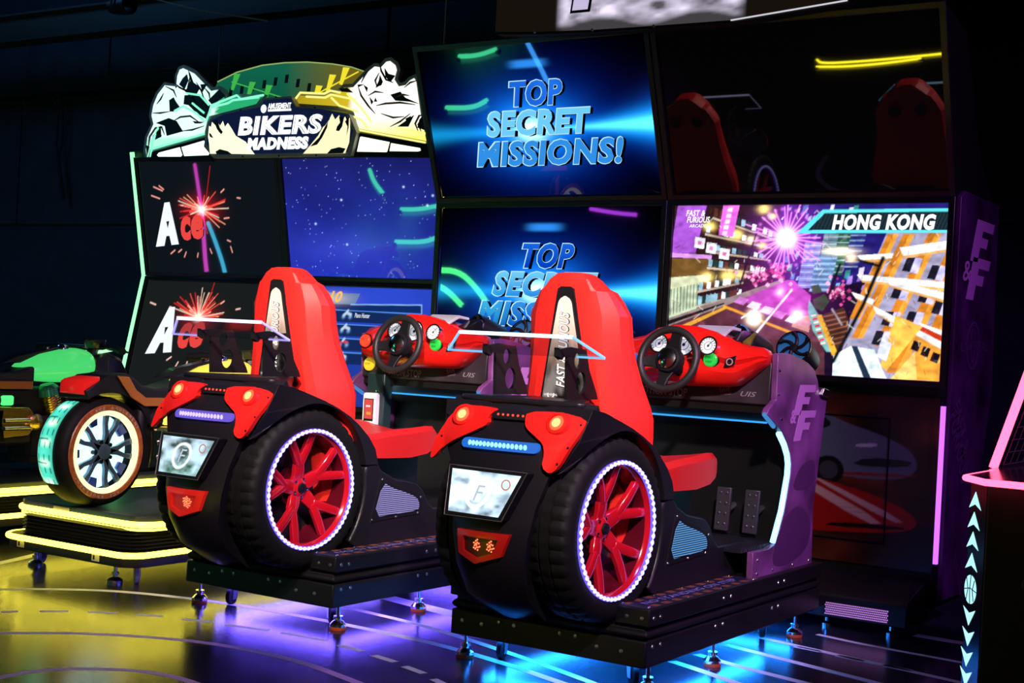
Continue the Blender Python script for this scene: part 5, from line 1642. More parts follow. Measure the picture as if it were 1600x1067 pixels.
def make_bike(x0, y0, label, tankcol, tname, tankpow):
    t = empty('motorbike_ride', (x0, y0, 0))
    tag(t, label, 'arcade motorbike', 'motorbike rides')
    L = 1.55
    MB().pz(rrect(-0.41, 0.41, -0.13, L, 0.09), 0.088, 0.150).build('platform_frame', BLACK, t, bevel=0.004)
    rings = []
    for k in range(13):
        z = 0.150 + 0.092 * k / 12
        g = 0.035 if k % 2 else 0.048
        rings.append([(x, y, z) for x, y in rrect(-0.41, 0.41, -0.13, L, 0.09, 5, g)])
    MB().loft(rings).build('bellows', CLOTH, t)
    top = MB().pz(rrect(-0.405, 0.405, -0.075, L - 0.02, 0.09), 0.240, 0.298).build('platform_deck', mat('bike_deck_metal', (0.05, 0.06, 0.06), 0.3, 0.3), t, bevel=0.004)
    for (z, g, r, nm) in ((0.140, -0.006, 0.0125, 'neon_tube'), (0.262, 0.0, 0.0125, 'neon_tube'), (0.240, 0.004, 0.005, 'neon_line')):
        pts = rrect(-0.41, 0.41, -0.13 if z < 0.2 else -0.078, L, 0.09, 6, g)
        MB().tube([(x, y, z) for x, y in pts], r, 8, closed=True).build(nm, YNEON, t, smooth=True)
    lab = mat('pale_sticker', (0.55, 0.52, 0.38), 0.5)
    st = MB().box(-0.14, -0.04, -0.0785, -0.0765, 0.262, 0.290).build('warning_sticker', lab, top)
    MB().box(-0.135, -0.045, -0.0792, -0.0784, 0.268, 0.270).build('sticker_line', BLACK, st)
    for x in (-0.30, 0.18):
        s_ = MB().box(x, x + 0.045, -0.1318, -0.1298, 0.098, 0.132).build('warning_sticker', lab, t)
        MB().box(x + 0.008, x + 0.018, -0.1326, -0.1316, 0.104, 0.122).build('sticker_mark', BLACK, s_)
    for (x, y) in ((-0.335, 0.0), (0.215, -0.03), (0.3, 1.2), (-0.3, 1.2)):
        f = MB().lathe([(0, 0), (0, 0.032), (0.010, 0.033), (0.018, 0.026), (0.024, 0.010), (0.034, 0.010), (0.034, 0.015), (0.044, 0.015), (0.044, 0.008), (0.09, 0.008)], (x, y, 0), 'z', 18).build('levelling_foot', STEEL, t, smooth=True)
    for (x, y, a) in ((-0.36, 0.05, 0.3), (0.29, 0.02, 0.9), (0.3, 1.35, 0.2), (-0.3, 1.35, 0.2)):
        caster(t, x, y, 0.088, 0.034, a, mat('pale_caster_wheel', (0.55, 0.50, 0.45), 0.4))
    # ------------------------------------------------------------ rear wheel
    R = 0.238
    s = 1
    prof = [(-0.085, 0.16), (-0.088, 0.20), (-0.076, 0.226), (-0.045, R - 0.002), (0, R), (0.045, R - 0.002), (0.072, 0.228), (0.085, 0.212), (0.089, 0.190), (0.085, 0.172), (0.07, 0.168)]
    tyre = MB().lathe(prof, (0, 0, 0), 'x', 72).build('tyre', RUBBER, t, smooth=True)
    tyre.location = (0, 0, 0.538)
    # glowing tread band on the back of the tyre
    vs, cols, NA, NX = [], [], 60, 18
    cv = Canvas(NX, NA)
    for j in range(NA):
        a = R_(118 + 96 * j / (NA - 1))
        for i in range(NX):
            x = -0.080 + 0.112 * i / (NX - 1)
            r = float(np.interp(x, [p[0] for p in prof[1:9]], [p[1] for p in prof[1:9]])) + 0.004
            vs.append((x, r * math.cos(a), r * math.sin(a)))
            u, v = i / (NX - 1), j / (NA - 1)
            c = np.array((0.05, 0.50, 0.36)) * (0.65 + 0.5 * math.sin(u * 3.1))
            k = max(0.0, 1 - abs(((v * 4.6) % 1) - 0.5) * 3.6) * max(0, 1 - abs(u - 0.55) * 2.6)
            c = c + np.array((0.9, 0.85, 0.45)) * k
            if i in (3, 9, 14) and (j // 4) % 2 == 0 or j % 15 == 0 and i < 12:
                c = c * 0.15
            cols.append(c)
    fs = [(j * NX + i, j * NX + i + 1, (j + 1) * NX + i + 1, (j + 1) * NX + i) for j in range(NA - 1) for i in range(NX - 1)]
    tb = MB().add(vs, fs).build('tread_light', TYREG, tyre, smooth=True)
    at = tb.data.color_attributes.new('picture', 'FLOAT_COLOR', 'POINT')
    at.data.foreach_set('color', np.concatenate([np.array(cols), np.ones((len(cols), 1))], 1).reshape(-1).astype(np.float32))
    om = mat('copper_sidewall_print', (0.42, 0.11, 0.03), 0.35, noise=0.3, nscale=60)
    MB().lathe([(0.088, 0.178), (0.0915, 0.182), (0.0915, 0.200), (0.087, 0.204)], (0, 0, 0), 'x', 64).build('sidewall_band', om, tyre, smooth=True)
    # lettering round the sidewall, letter by letter
    lm = mat('pale_blue_letter', (0.45, 0.50, 0.62), 0.4)
    for word, a0 in (('ACE AMUSEMENT', 112), ('ACE AMUSEMENT', 292)):
        for i, ch in enumerate(word):
            if ch == ' ':
                continue
            a = R_(a0 - i * 6.6)
            rd = Vector((0, math.cos(a), math.sin(a)))
            tn = Vector((0, math.sin(a), -math.cos(a)))
            text('tyre_letter', ch, 0.013, lm, tyre, Vector((0.0918, 0, 0)) + rd * 0.184 - tn * 0.006, tn, rd, 0, 0.01, 0.0008)
    MB().lathe([(0.070, 0.178), (0.088, 0.178), (0.088, 0.158), (0.070, 0.156)], (0, 0, 0), 'x', 64).build('rim_neon', glow('pale_yellow_rim_light', (1.0, 0.90, 0.45), 1.5), tyre, smooth=True)
    MB().lathe([(0.02, 0.0), (0.02, 0.160)], (0, 0, 0), 'x', 40).build('rim_backlight', glow('icy_rim_backlight', (0.40, 0.85, 1.0), 2.3), tyre)
    spm = mat('steel_blue_spoke', (0.10, 0.16, 0.22), 0.25, 0.5)
    for k in range(5):
        a = R_(75 + 72 * k)
        for da, ln in ((-13, 1), (13, -1)):
            pts0 = [(0.028, a), (0.075, a + R_(da * 0.55)), (0.118, a + R_(da * 1.0)), (0.160, a + R_(da * 0.95))]
            hw = (0.014, 0.011, 0.009, 0.012)
            rings = []
            for (r, aa), h in zip(pts0, hw):
                rd = Vector((0, math.cos(aa), math.sin(aa)))
                tn = Vector((0, -math.sin(aa), math.cos(aa)))
                rings.append([rd * r + tn * h + Vector((0.055, 0, 0)), rd * r - tn * h + Vector((0.055, 0, 0)), rd * r - tn * h + Vector((0.074, 0, 0)), rd * r + tn * h + Vector((0.074, 0, 0))])
            MB().loft(rings).build('spoke', spm, tyre, bevel=0.002)
        MB().prism([(0.115, -0.016), (0.158, -0.026), (0.158, 0.026), (0.115, 0.016)], (0.04, 0, 0), (0, math.cos(a + R_(36)), math.sin(a + R_(36))), (0, -math.sin(a + R_(36)), math.cos(a + R_(36))), (1, 0, 0), 0.012).build('rim_blade', mat('violet_blade', (0.03, 0.06, 0.3), 0.3), tyre)
    MB().lathe([(0.05, 0.036), (0.076, 0.034), (0.080, 0.020), (0.078, 0.0)], (0, 0, 0), 'x', 20).build('hub', spm, tyre, smooth=True)
    for k in range(5):
        a = R_(39 + 72 * k)
        MB().lathe([(0.05, 0.010), (0.072, 0.009), (0.072, 0)], (0, 0.045 * math.cos(a), 0.045 * math.sin(a)), 'x', 8).build('hub_bolt', BLACK, tyre)
    # ------------------------------------------------------------ body
    BB = mat('bike_black', (0.012, 0.012, 0.013), 0.3, coat=0.2)
    fender = arc(0, 0.538, 0.255, 20, 118, 20)
    MB().px(fender + [(-0.13, 0.80), (-0.03, 0.862), (0.06, 0.872), (0.16, 0.82), (0.26, 0.66)], -0.095, 0.095).build('rear_fender', BB, t, bevel=0.012)
    tl = MB().loft([[(x, y, z) for x, z in ((-w, z0), (w, z0), (w, z1 - 0.012), (w - 0.02, z1), (-w + 0.02, z1), (-w, z1 - 0.012))] for y, w, z0, z1 in ((-0.145, 0.05, 0.79, 0.825), (-0.13, 0.075, 0.783, 0.845), (-0.06, 0.085, 0.785, 0.858), (0.0, 0.070, 0.80, 0.86))])
    tl.build('tail_light', mat('red_tail_lens', (0.75, 0.012, 0.01), 0.25, emit=(1, 0.02, 0.02), power=0.28), t, smooth=True)
    # seat with coloured flank stripe
    seatp = [(0.02, 0.868), (0.08, 0.880), (0.13, 0.858), (0.18, 0.825), (0.25, 0.812), (0.36, 0.815), (0.44, 0.835), (0.50, 0.85), (0.50, 0.76), (0.20, 0.755), (0.10, 0.79)]
    MB().px(seatp, -0.10, 0.10).build('saddle', mat('black_saddle_vinyl', (0.014, 0.014, 0.015), 0.45), t, bevel=0.018, seg=3)
    stripe = [(0.02, 0.866), (0.085, 0.862), (0.128, 0.806), (0.187, 0.772), (0.48, 0.772), (0.48, 0.732), (0.18, 0.734), (0.10, 0.775), (0.05, 0.83)]
    for sd in (1, -1):
        MB().px(stripe, *sorted((sd * 0.102, sd * 0.112))).build('flank_stripe', mat('copper_stripe', (0.45, 0.15, 0.03), 0.3), t, bevel=0.003)
    MB().box(-0.085, 0.085, 0.18, 0.95, 0.44, 0.74).build('frame_block', BLACK, t, bevel=0.02)
    MB().px([(0.10, 0.50), (0.34, 0.46), (0.34, 0.58), (0.10, 0.57)], -0.08, -0.06).build('swing_arm', STEEL, t)
    MB().lathe([(0.06, 0.0), (0.06, 0.165), (0.09, 0.165), (0.09, 0.15), (0.30, 0.15), (0.30, 0.0)], (0, 0.62, 0.298), 'z', 28).build('column_boot', CLOTH, t)
    # tank
    TK = [(0.44, 0.055, 0.795, 0.825), (0.48, 0.085, 0.775, 0.872), (0.58, 0.112, 0.765, 0.912), (0.70, 0.126, 0.760, 0.942), (0.80, 0.126, 0.762, 0.952), (0.88, 0.110, 0.775, 0.945), (0.915, 0.080, 0.80, 0.92)]
    rings = []
    for (y, w, z0, z1) in TK:
        h = z1 - z0
        rings.append([(-w * 0.5, y, z0), (w * 0.5, y, z0), (w * 0.92, y, z0 + h * 0.22), (w, y, z0 + h * 0.5), (w * 0.82, y, z0 + h * 0.82), (w * 0.4, y, z1), (-w * 0.4, y, z1), (-w * 0.82, y, z0 + h * 0.82), (-w, y, z0 + h * 0.5), (-w * 0.92, y, z0 + h * 0.22)])
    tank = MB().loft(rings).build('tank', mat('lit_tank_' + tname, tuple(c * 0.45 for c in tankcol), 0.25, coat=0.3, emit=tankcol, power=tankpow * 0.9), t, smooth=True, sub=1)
    MB().px([(0.34, 0.855), (0.44, 0.90), (0.60, 0.930), (0.70, 0.952), (0.70, 0.938), (0.58, 0.912), (0.46, 0.862)], -0.03, 0.03).build('tank_spine', BB, t, bevel=0.006)
    MB().lathe([(0, 0.034), (0.010, 0.034), (0.024, 0.026), (0.030, 0.012), (0.030, 0)], (0, 0.74, 0.936), 'z', 20).build('filler_cap', CHROME, t, smooth=True)
    MB().lathe([(0, 0.018), (0.01, 0.018), (0.012, 0)], (0.0, 0.64, 0.938), 'z', 16).build('tank_button', CHROME, t, smooth=True)
    # instruments and handlebars
    gz = 0.985
    g = MB().lathe([(-0.035, 0.045), (0.0, 0.062), (0.012, 0.062), (0.014, 0.052)], (0, 0.955, gz), 'z', 28).build('gauge_pod', BB, t, smooth=True)
    MB().lathe([(0.012, 0.0), (0.012, 0.053)], (0, 0.955, gz), 'z', 24).build('gauge_dial', mat('pale_dial', (0.4, 0.5, 0.55), 0.3), g)
    MB().lathe([(0.013, 0.0), (0.013, 0.030)], (0, 0.955, gz), 'z', 20).build('dial_centre', mat('dark_dial', (0.02, 0.04, 0.08), 0.2), g)
    MB().tube([(0, 0.93, 0.90), (0, 0.955, gz - 0.03)], 0.03, 10).build('steering_head', BB, t)
    MB().tube([(-0.33, 0.86, 0.945), (-0.25, 0.90, 0.955), (-0.12, 0.965, 0.955), (0.12, 0.965, 0.955), (0.25, 0.90, 0.955), (0.33, 0.86, 0.945)], 0.014, 10).build('handlebar', BB, t, smooth=True)
    for sd in (1, -1):
        MB().tube([(sd * 0.23, 0.905, 0.955), (sd * 0.34, 0.855, 0.944)], 0.020, 12).build('grip', RUBBER, t, smooth=True)
        MB().tube([(sd * 0.20, 0.94, 0.955), (sd * 0.33, 0.90, 0.94)], 0.006, 6).build('brake_lever', CHROME, t, smooth=True)
    MB().tube([(-0.11, 0.85, 0.935), (-0.09, 0.93, 0.925), (0.0, 0.985, 0.928), (0.10, 0.96, 0.942), (0.13, 0.985, 0.952)], 0.010, 8).build('cowl_light', glow('cowl_light_' + tname, tuple(0.35 + 0.65 * c for c in tankcol), 1.5), t, smooth=True)
    MB().loft([[(-w, y, z), (w, y, z), (w * 0.7, y, z + h), (-w * 0.7, y, z + h)] for y, w, z, h in ((0.92, 0.06, 0.82, 0.09), (1.0, 0.09, 0.80, 0.13), (1.10, 0.08, 0.78, 0.12), (1.2, 0.05, 0.70, 0.08))]).build('front_cowl', BB, t, bevel=0.015)
    # engine
    ex = 0.09
    for (yc, lean) in ((0.64, -0.30), (0.90, 0.30)):
        ax = Vector((0, lean, 1)).normalized()
        a_ = Vector((1, 0, 0))
        b2 = ax.cross(a_)
        o_ = Vector((ex, yc, 0.56))
        cyl = MB().lathe([(0.0, 0.045), (0.05, 0.045), (0.05, 0.05)] + [q for k in range(7) for q in ((0.055 + k * 0.013, 0.058), (0.060 + k * 0.013, 0.058), (0.060 + k * 0.013, 0.046), (0.067 + k * 0.013, 0.046))] + [(0.15, 0.056), (0.19, 0.050), (0.20, 0.0)], o_, (ax, a_, b2), 20).build('engine_cylinder', GOLD, t, smooth=True)
        MB().lathe([(0.150, 0.059), (0.185, 0.055), (0.205, 0.035), (0.207, 0.0)], o_, (ax, a_, b2), 16).build('cylinder_head', mat('cylinder_head_' + tname, (0.05, 0.35, 0.2), 0.2, 0.4), cyl, smooth=True)
    MB().px([(0.24, 0.645), (0.46, 0.640), (0.53, 0.57), (0.46, 0.49), (0.24, 0.475)], ex, ex + 0.03).build('engine_cover', GOLD, t, bevel=0.008)
    MB().lathe([(0, 0.042), (0.02, 0.042), (0.026, 0.03), (0.026, 0.0)], (ex + 0.03, 0.49, 0.565), 'x', 20).build('engine_disc', GOLD, t, smooth=True)
    for z in (0.535, 0.575):
        MB().tube([(ex + 0.040, 0.30, z), (ex + 0.040, 0.46, z)], 0.012, 10).build('exhaust_pipe', CHROME, t, smooth=True)
    cl = MB()
    for k in range(7):
        cl.lathe([(0, 0.022), (0.007, 0.030), (0.014, 0.022)], (ex + 0.02, 0.60, 0.43 + k * 0.014), 'z', 14)
    cl.build('spring', GOLD, t, smooth=True)
    MB().box(ex, ex + 0.02, 0.70, 0.80, 0.60, 0.75).build('air_box', BLACK, t, bevel=0.01)
    MB().lathe([(0.0, 0.040), (0.02, 0.040), (0.026, 0.03), (0.028, 0)], (0.10, 0.245, 0.675), 'x', 20).build('side_lamp', BLACK, t, smooth=True)
    MB().box(0.10, 0.125, 0.29, 0.36, 0.65, 0.70).build('side_light', glow('side_light_' + tname, tankcol, 1.6), t, bevel=0.01)
    MB().px([(0.215, 0.628), (0.30, 0.628), (0.295, 0.56), (0.315, 0.47), (0.21, 0.465), (0.225, 0.55)], 0.115, 0.125).build('trim_plate', mat('dark_green_chrome', (0.15, 0.22, 0.15), 0.12, 1.0), t, bevel=0.003)
    for z in (0.575, 0.51):
        MB().ball((0.127, 0.262, z), 0.017, (0.5, 1, 1), 12, 8).build('trim_stud', CHROME, t, smooth=True)
    return t


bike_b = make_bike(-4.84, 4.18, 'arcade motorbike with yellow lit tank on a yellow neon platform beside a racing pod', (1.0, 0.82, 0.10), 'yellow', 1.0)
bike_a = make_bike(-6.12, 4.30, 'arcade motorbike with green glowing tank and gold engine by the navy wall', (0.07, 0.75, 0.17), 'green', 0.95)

# ================================================================== MOTORBIKE SCREEN CABINET
BY = R_(5.0)
BO = Vector((-6.72, 6.13, 0))
bc = empty('motorbike_cabinet', BO, BY)
tag(bc, 'wide motorbike game cabinet with four screens, green neon edge and lit BIKERS sign', 'arcade cabinet')
bX, bY = Vector((math.cos(BY), math.sin(BY), 0)), Vector((-math.sin(BY), math.cos(BY), 0))


def bl(px, py, y, nz=None):
    """photo pixel -> cabinet coordinates on the plane local y = y"""
    p = hit(px, py, BO + bY * y, bY) - BO
    return Vector((p.dot(bX), y, p.z))


ZF, ZT, ZB, DY = 1.395, 2.105, 0.70, 0.16
UPB = Vector((0, -DY, ZT - ZF)).normalized()
LOB = Vector((0, 0.16, ZF - ZB)).normalized()
WB = 2.22
MB().px([(0.02, ZF), (-DY + 0.02, ZT), (-DY + 0.02, ZT + 0.05), (0.45, ZT + 0.05), (0.5, 0.08), (-0.16, 0.08), (-0.16 + 0.02, ZB)], 0.0, WB).build('body', CABB, bc, bevel=0.006)
for (x, y) in ((0.1, -0.05), (WB - 0.1, -0.05), (0.1, 0.4), (WB - 0.1, 0.4), (WB / 2, -0.05)):
    MB().lathe([(0, 0), (0, 0.03), (0.012, 0.03), (0.014, 0.01), (0.085, 0.01)], (x, y, 0), 'z', 12).build('levelling_foot', STEEL, bc)
GN = glow('green_neon', (0.22, 1.0, 0.32), 2.3)
MB().tube([(0.01, -DY - 0.01, ZT + 0.03), (0.01, -0.01, ZF), (0.01, -0.175, ZB + 0.0), (0.01, -0.19, 0.3)], 0.014, 10).build('neon_edge', GN, bc, smooth=True)
MB().tube([(WB - 0.01, -DY - 0.01, ZT + 0.03), (WB - 0.01, -0.01, ZF), (WB - 0.01, -0.175, ZB)], 0.014, 10).build('neon_edge', YNEON, bc, smooth=True)


def bplane(o, b):
    """uv from pixel on a tilted screen plane; o, b in cabinet coordinates"""
    Ow = BO + bX * o.x + bY * o.y + Vector((0, 0, o.z))
    bw = (bX * b.x + bY * b.y + Vector((0, 0, b.z))).normalized()
    n = bX.cross(bw)

    def f(px, py):
        p = hit(px, py, Ow, n) - Ow
        return p.dot(bX), p.dot(bw)
    return f


def starburst(c, f, w, h, ctr, s=1.0, half=False):
    U = lambda x, y: (f(x, y)[0] / w, f(x, y)[1] / h)
    cx, cy = ctr
    for k in range(70):
        an = rng.random() * 2 * math.pi
        if half:
            an = -math.pi * rng.random()
        L = (10 + 34 * rng.random() ** 1.5) * s
        r0_ = 4 * s
        col = [(1.0, 0.35, 0.3), (0.95, 0.15, 0.18), (1.0, 0.7, 0.55), (1, 0.9, 0.8)][int(rng.random() * 4)]
        c.line([U(cx + r0_ * math.cos(an), cy + r0_ * math.sin(an)), U(cx + L * math.cos(an), cy + L * math.sin(an))], 0.005, col, 0.8)
    c.glow(U(cx, cy), 0.10, 0.10, (0.9, 0.06, 0.08), 0.6)
    c.glow(U(cx, cy), 0.03, 0.035, (1, 0.85, 0.8), 1.6)


def ace_letters(par, f, o, b, x, y, sc=1.0):
    u, v = f(x, y)
    P = o + Vector((1, 0, 0)) * u + b * v
    w1 = glow('ace_white', (0.85, 0.90, 1.0), 1.1)
    w2 = glow('ace_red', (0.85, 0.06, 0.05), 1.0)
    aa = (Vector((1, 0, 0)) + b * 0.10).normalized()
    ba = (b - Vector((1, 0, 0)) * 0.10).normalized()
    text('screen_letter', 'A', 0.20 * sc, w1, par, P, aa, ba, 0.35, 0.11, 0.003, width=0.185 * sc)
    text('screen_letter', 'c', 0.18 * sc, w2, par, P + aa * 0.17 * sc, aa, ba, 0.3, 0.05, 0.004, width=0.09 * sc)
    text('screen_letter', 'e', 0.18 * sc, w2, par, P + aa * 0.25 * sc, aa, ba, 0.3, 0.05, 0.005, width=0.10 * sc)


SCW = 1.03
for side, xo in ((0, 0.055), (1, 1.135)):
    ou = Vector((xo, -0.002, ZF)) + UPB * 0.03
    hu = (Vector((0, -DY, ZT - ZF)).length) - 0.055
    ol = Vector((xo, -0.165, ZB)) + LOB * 0.0
    hl = (Vector((0, 0.16, ZF - ZB)).length) - 0.03
    ex_ = Vector((1, 0, 0))
    frame_bars('bezel', ou, ex_, UPB, SCW, hu, 0.026, 0.018, BEZEL, bc)
    frame_bars('bezel', ol, ex_, LOB, SCW, hl, 0.026, 0.018, BEZEL, bc)
    fu, fl = bplane(ou, UPB), bplane(ol, LOB)
    Uu = lambda x, y: (fu(x, y)[0] / SCW, fu(x, y)[1] / hu)
    Ul = lambda x, y: (fl(x, y)[0] / SCW, fl(x, y)[1] / hl)
    cu_, cl_ = Canvas(240, 160), Canvas(240, 160)
    q = lambda x, y: (200 + x * 0.3374, 240 + y * 0.3374)
    if side == 0:
        cu_.a[:] = np.array((0.004, 0.007, 0.010))
        cu_.line([Uu(*q(380, 60)), Uu(*q(362, 210))], 0.004, (0.8, 0.12, 0.1))
        for (x, y, dx, dy) in ((120, 155, 40, 18), (145, 150, 20, 16), (110, 195, 38, 14), (270, 455, -8, 22), (200, 462, 18, -16), (235, 455, 14, -12), (325, 460, -3, 18), (380, 440, 8, 20), (475, 430, 8, 26), (460, 400, 14, 6), (445, 300, 22, -3), (505, 205, 14, 2), (430, 180, 14, -14)):
            cu_.line([Uu(*q(x, y)), Uu(*q(x + dx, y + dy))], 0.006, (1.0, 0.65, 0.6))
        starburst(cu_, fu, SCW, hu, q(340, 260), 1.0)
        su = cu_.plate('upper_screen', SCREEN, bc, ou, ex_, UPB, SCW, hu, 1)
        ace_letters(su, fu, ou, UPB, *q(150, 405), 1.0)
        # lower left
        cl_.a[:] = np.array((0.010, 0.012, 0.012))
        cl_.line([Ul(*q(408, 575)), Ul(*q(375, 680))], 0.006, (0.75, 0.12, 0.10))
        for (x, y, dx, dy) in ((180, 955, 20, -14), (220, 985, 12, -20), (270, 980, 4, -16), (105, 690, 24, 10), (500, 722, 18, -3), (430, 695, 14, -10)):
            cl_.line([Ul(*q(x, y)), Ul(*q(x + dx, y + dy))], 0.007, (1.0, 0.8, 0.75))
        starburst(cl_, fl, SCW, hl, q(325, 760), 1.1, True)
        sl_ = cl_.plate('lower_screen', SCREEN, bc, ol, ex_, LOB, SCW, hl, 1)
        ace_letters(sl_, fl, ol, LOB, *q(110, 900), 1.1)
    else:
        v = cu_.y[..., None]
        nz_ = cu_.noise(1, 5, 4)[..., None]
        cu_.a[:] = (1 - v) * np.array((0.016, 0.030, 0.42)) + v * np.array((0.010, 0.012, 0.13))
        cu_.a *= 0.75 + 0.6 * nz_
        cu_.glow((0.4, 0.25), 0.35, 0.14, (0.30, 0.35, 0.85), 0.30)
        for k in range(150):
            cu_.glow((rng.random(), 1 - rng.random() ** 1.2), 0.0022, 0.0032, (0.8, 0.85, 1.0), 0.4 + 0.9 * rng.random())
        for (x, y) in (((988, 215)), ((1015, 420)), ((1385, 240)), ((1275, 155)), ((870, 325)), ((1410, 195))):
            cu_.glow(Uu(*q(x, y)), 0.006, 0.008, (0.8, 0.9, 1.0), 1.2)
        su = cu_.plate('upper_screen', SCREEN, bc, ou, ex_, UPB, SCW, hu, 1)
        cl_.a[:] = np.array((0.012, 0.045, 0.36))
        cl_.glow((0.6, 0.9), 0.5, 0.3, (0.20, 0.25, 0.80), 0.5)
        z4 = lambda x, y: (480 + x * 0.2062, 440 + y * 0.2062)
        PL = lambda *a: [Ul(*z4(a[i], a[i + 1])) for i in range(0, len(a), 2)]
        cl_.poly(PL(-100, 85, 390, 95, 360, 170, 860, 178, 860, 245, -100, 195), (0.05, 0.17, 0.42))
        cl_.poly(PL(-100, 78, 400, 96, 360, 178, -100, 160), (0.42, 0.55, 0.72), 0.8)
        cl_.glow(Ul(*z4(170, 130)), 0.12, 0.05, (0.9, 0.75, 0.6), 0.6)
        cl_.line([Ul(*z4(330, 175)), Ul(*z4(865, 180)), Ul(*z4(865, 245))], 0.005, (0.55, 0.75, 0.98))
        for k in range(4):
            y = 205 + k * 106
            cl_.poly(PL(-100, y - 6, 860, y + 44, 860, y + 130, -100, y + 84), (0.07, 0.16, 0.36))
            cl_.line([Ul(*z4(-100, y - 6)), Ul(*z4(860, y + 44))], 0.004, (0.35, 0.6, 0.95))
            cl_.poly(PL(140, y + 3, 186, y + 6, 182, y + 84, 138, y + 80), (0.30, 0.45, 0.72))
            cl_.poly(PL(146, y + 20, 180, y + 22, 178, y + 70, 148, y + 68), (0.10, 0.08, 0.12))
            cl_.poly(PL(150, y + 28, 170, y + 28, 168, y + 56, 152, y + 56), (0.85, 0.62, 0.62))
            # little bike icon
            for (dx, dy) in ((-24, 60), (26, 62)):
                c0 = Ul(*z4(300 - k * 14 + dx, y + dy))
                cl_.glow(c0, 0.010, 0.016, (0.5, 0.7, 0.9), 1.0)
            cl_.line([Ul(*z4(278 - k * 14, y + 50)), Ul(*z4(300 - k * 14, y + 32)), Ul(*z4(330 - k * 14, y + 46))], 0.012, (0.75, 0.85, 0.95) if k != 2 else (0.8, 0.3, 0.4))
            cl_.line([Ul(*z4(298 - k * 14, y + 30)), Ul(*z4(310 - k * 14, y + 16))], 0.010, (0.75, 0.85, 0.95))
        sl_ = cl_.plate('lower_screen', SCREEN, bc, ol, ex_, LOB, SCW, hl, 1)
        wl = glow('pale_screen_letters', (0.85, 0.92, 1.0), 0.9)
        u, v = fl(*z4(78, 148))
        text('screen_lettering', 'TOP', 0.062, glow('orange_screen_letters', (1.0, 0.55, 0.12), 1.0), sl_, ol + ex_ * (u - 0.118) + LOB * v, ex_, LOB, 0.2, 0.03, 0.003)
        text('screen_lettering', '10', 0.062, glow('orange_screen_letters', (1.0, 0.55, 0.12), 1.0), sl_, ol + ex_ * (u + 0.068) + LOB * v, ex_, LOB, 0.2, 0.03, 0.003)
        u, v = fl(*z4(360, 272))
        text('screen_lettering', 'Piano Hunter', 0.026, wl, sl_, ol + ex_ * u + LOB * v, ex_, LOB, 0, 0.02, 0.003, width=0.10)

# ---- lit sign on top
MYB = -DY - 0.02
sg = MB()
arch_px = [(322, 248), (322, 170), (340, 128), (370, 113), (410, 102), (445, 98), (480, 97), (520, 100), (550, 105), (570, 112), (600, 140), (600, 247)]
pts = [bl(x, y, MYB + 0.06) for x, y in arch_px]
ab = Canvas(120, 60)
xs = [p.x for p in pts]
zs_ = [p.z for p in pts]
gx0, gx1, gz0, gz1 = min(xs), max(xs), min(zs_), max(zs_)


def coloured_board(name, pts, y, th, fcol, power, parent, n=24, rim=None):
    """flat lit board with a position-dependent print colour"""
    bm = bmesh.new()
    vv = [bm.verts.new((p.x, y, p.z)) for p in pts]
    ed = [bm.edges.new((vv[i], vv[(i + 1) % len(vv)])) for i in range(len(vv))]
    bmesh.ops.triangle_fill(bm, use_beauty=True, use_dissolve=False, edges=ed)
    xs = [p.x for p in pts]
    zs = [p.z for p in pts]
    for i in range(1, n):
        c = min(xs) + (max(xs) - min(xs)) * i / n
        bmesh.ops.bisect_plane(bm, geom=bm.verts[:] + bm.edges[:] + bm.faces[:], plane_co=(c, 0, 0), plane_no=(1, 0, 0))
        c = min(zs) + (max(zs) - min(zs)) * i / n
        bmesh.ops.bisect_plane(bm, geom=bm.verts[:] + bm.edges[:] + bm.faces[:], plane_co=(0, 0, c), plane_no=(0, 0, 1))
    me = bpy.data.meshes.new(name)
    bmesh.ops.recalc_face_normals(bm, faces=bm.faces)
    bm.to_mesh(me)
    bm.free()
    at = me.color_attributes.new('picture', 'FLOAT_COLOR', 'POINT')
    for i, vtx in enumerate(me.vertices):
        at.data[i].color = (*fcol((vtx.co.x - min(xs)) / (max(xs) - min(xs)), (vtx.co.z - min(zs)) / (max(zs) - min(zs))), 1)
    me.materials.append(paint_mat('sign_glow_%.2f' % power, power, rough=0.15))
    o = bpy.data.objects.new(name, me)
    COL.objects.link(o)
    o.parent = parent
    return o


def arch_col(u, v):
    k = min(1, max(0, (u - 0.45) / 0.35))
    c = np.array((0.004, 0.10, 0.055)) * (1 - k) + np.array((0.13, 0.10, 0.008)) * k
    return tuple(c * (0.55 + 0.7 * v))


sgn = MB().prism([(p.x, p.z) for p in pts], (0, MYB + 0.062, 0), (1, 0, 0), (0, 0, 1), (0, 1, 0), 0.012).build('arch_board', BLACK, bc)
coloured_board('arch_print', pts, MYB + 0.061, 0, arch_col, 1.0, sgn)
MB().tube([bl(x, y, MYB + 0.06) for x, y in arch_px[2:10]], 0.004, 6).build('arch_edge', glow('olive_edge', (0.35, 0.5, 0.15), 0.8), sgn)
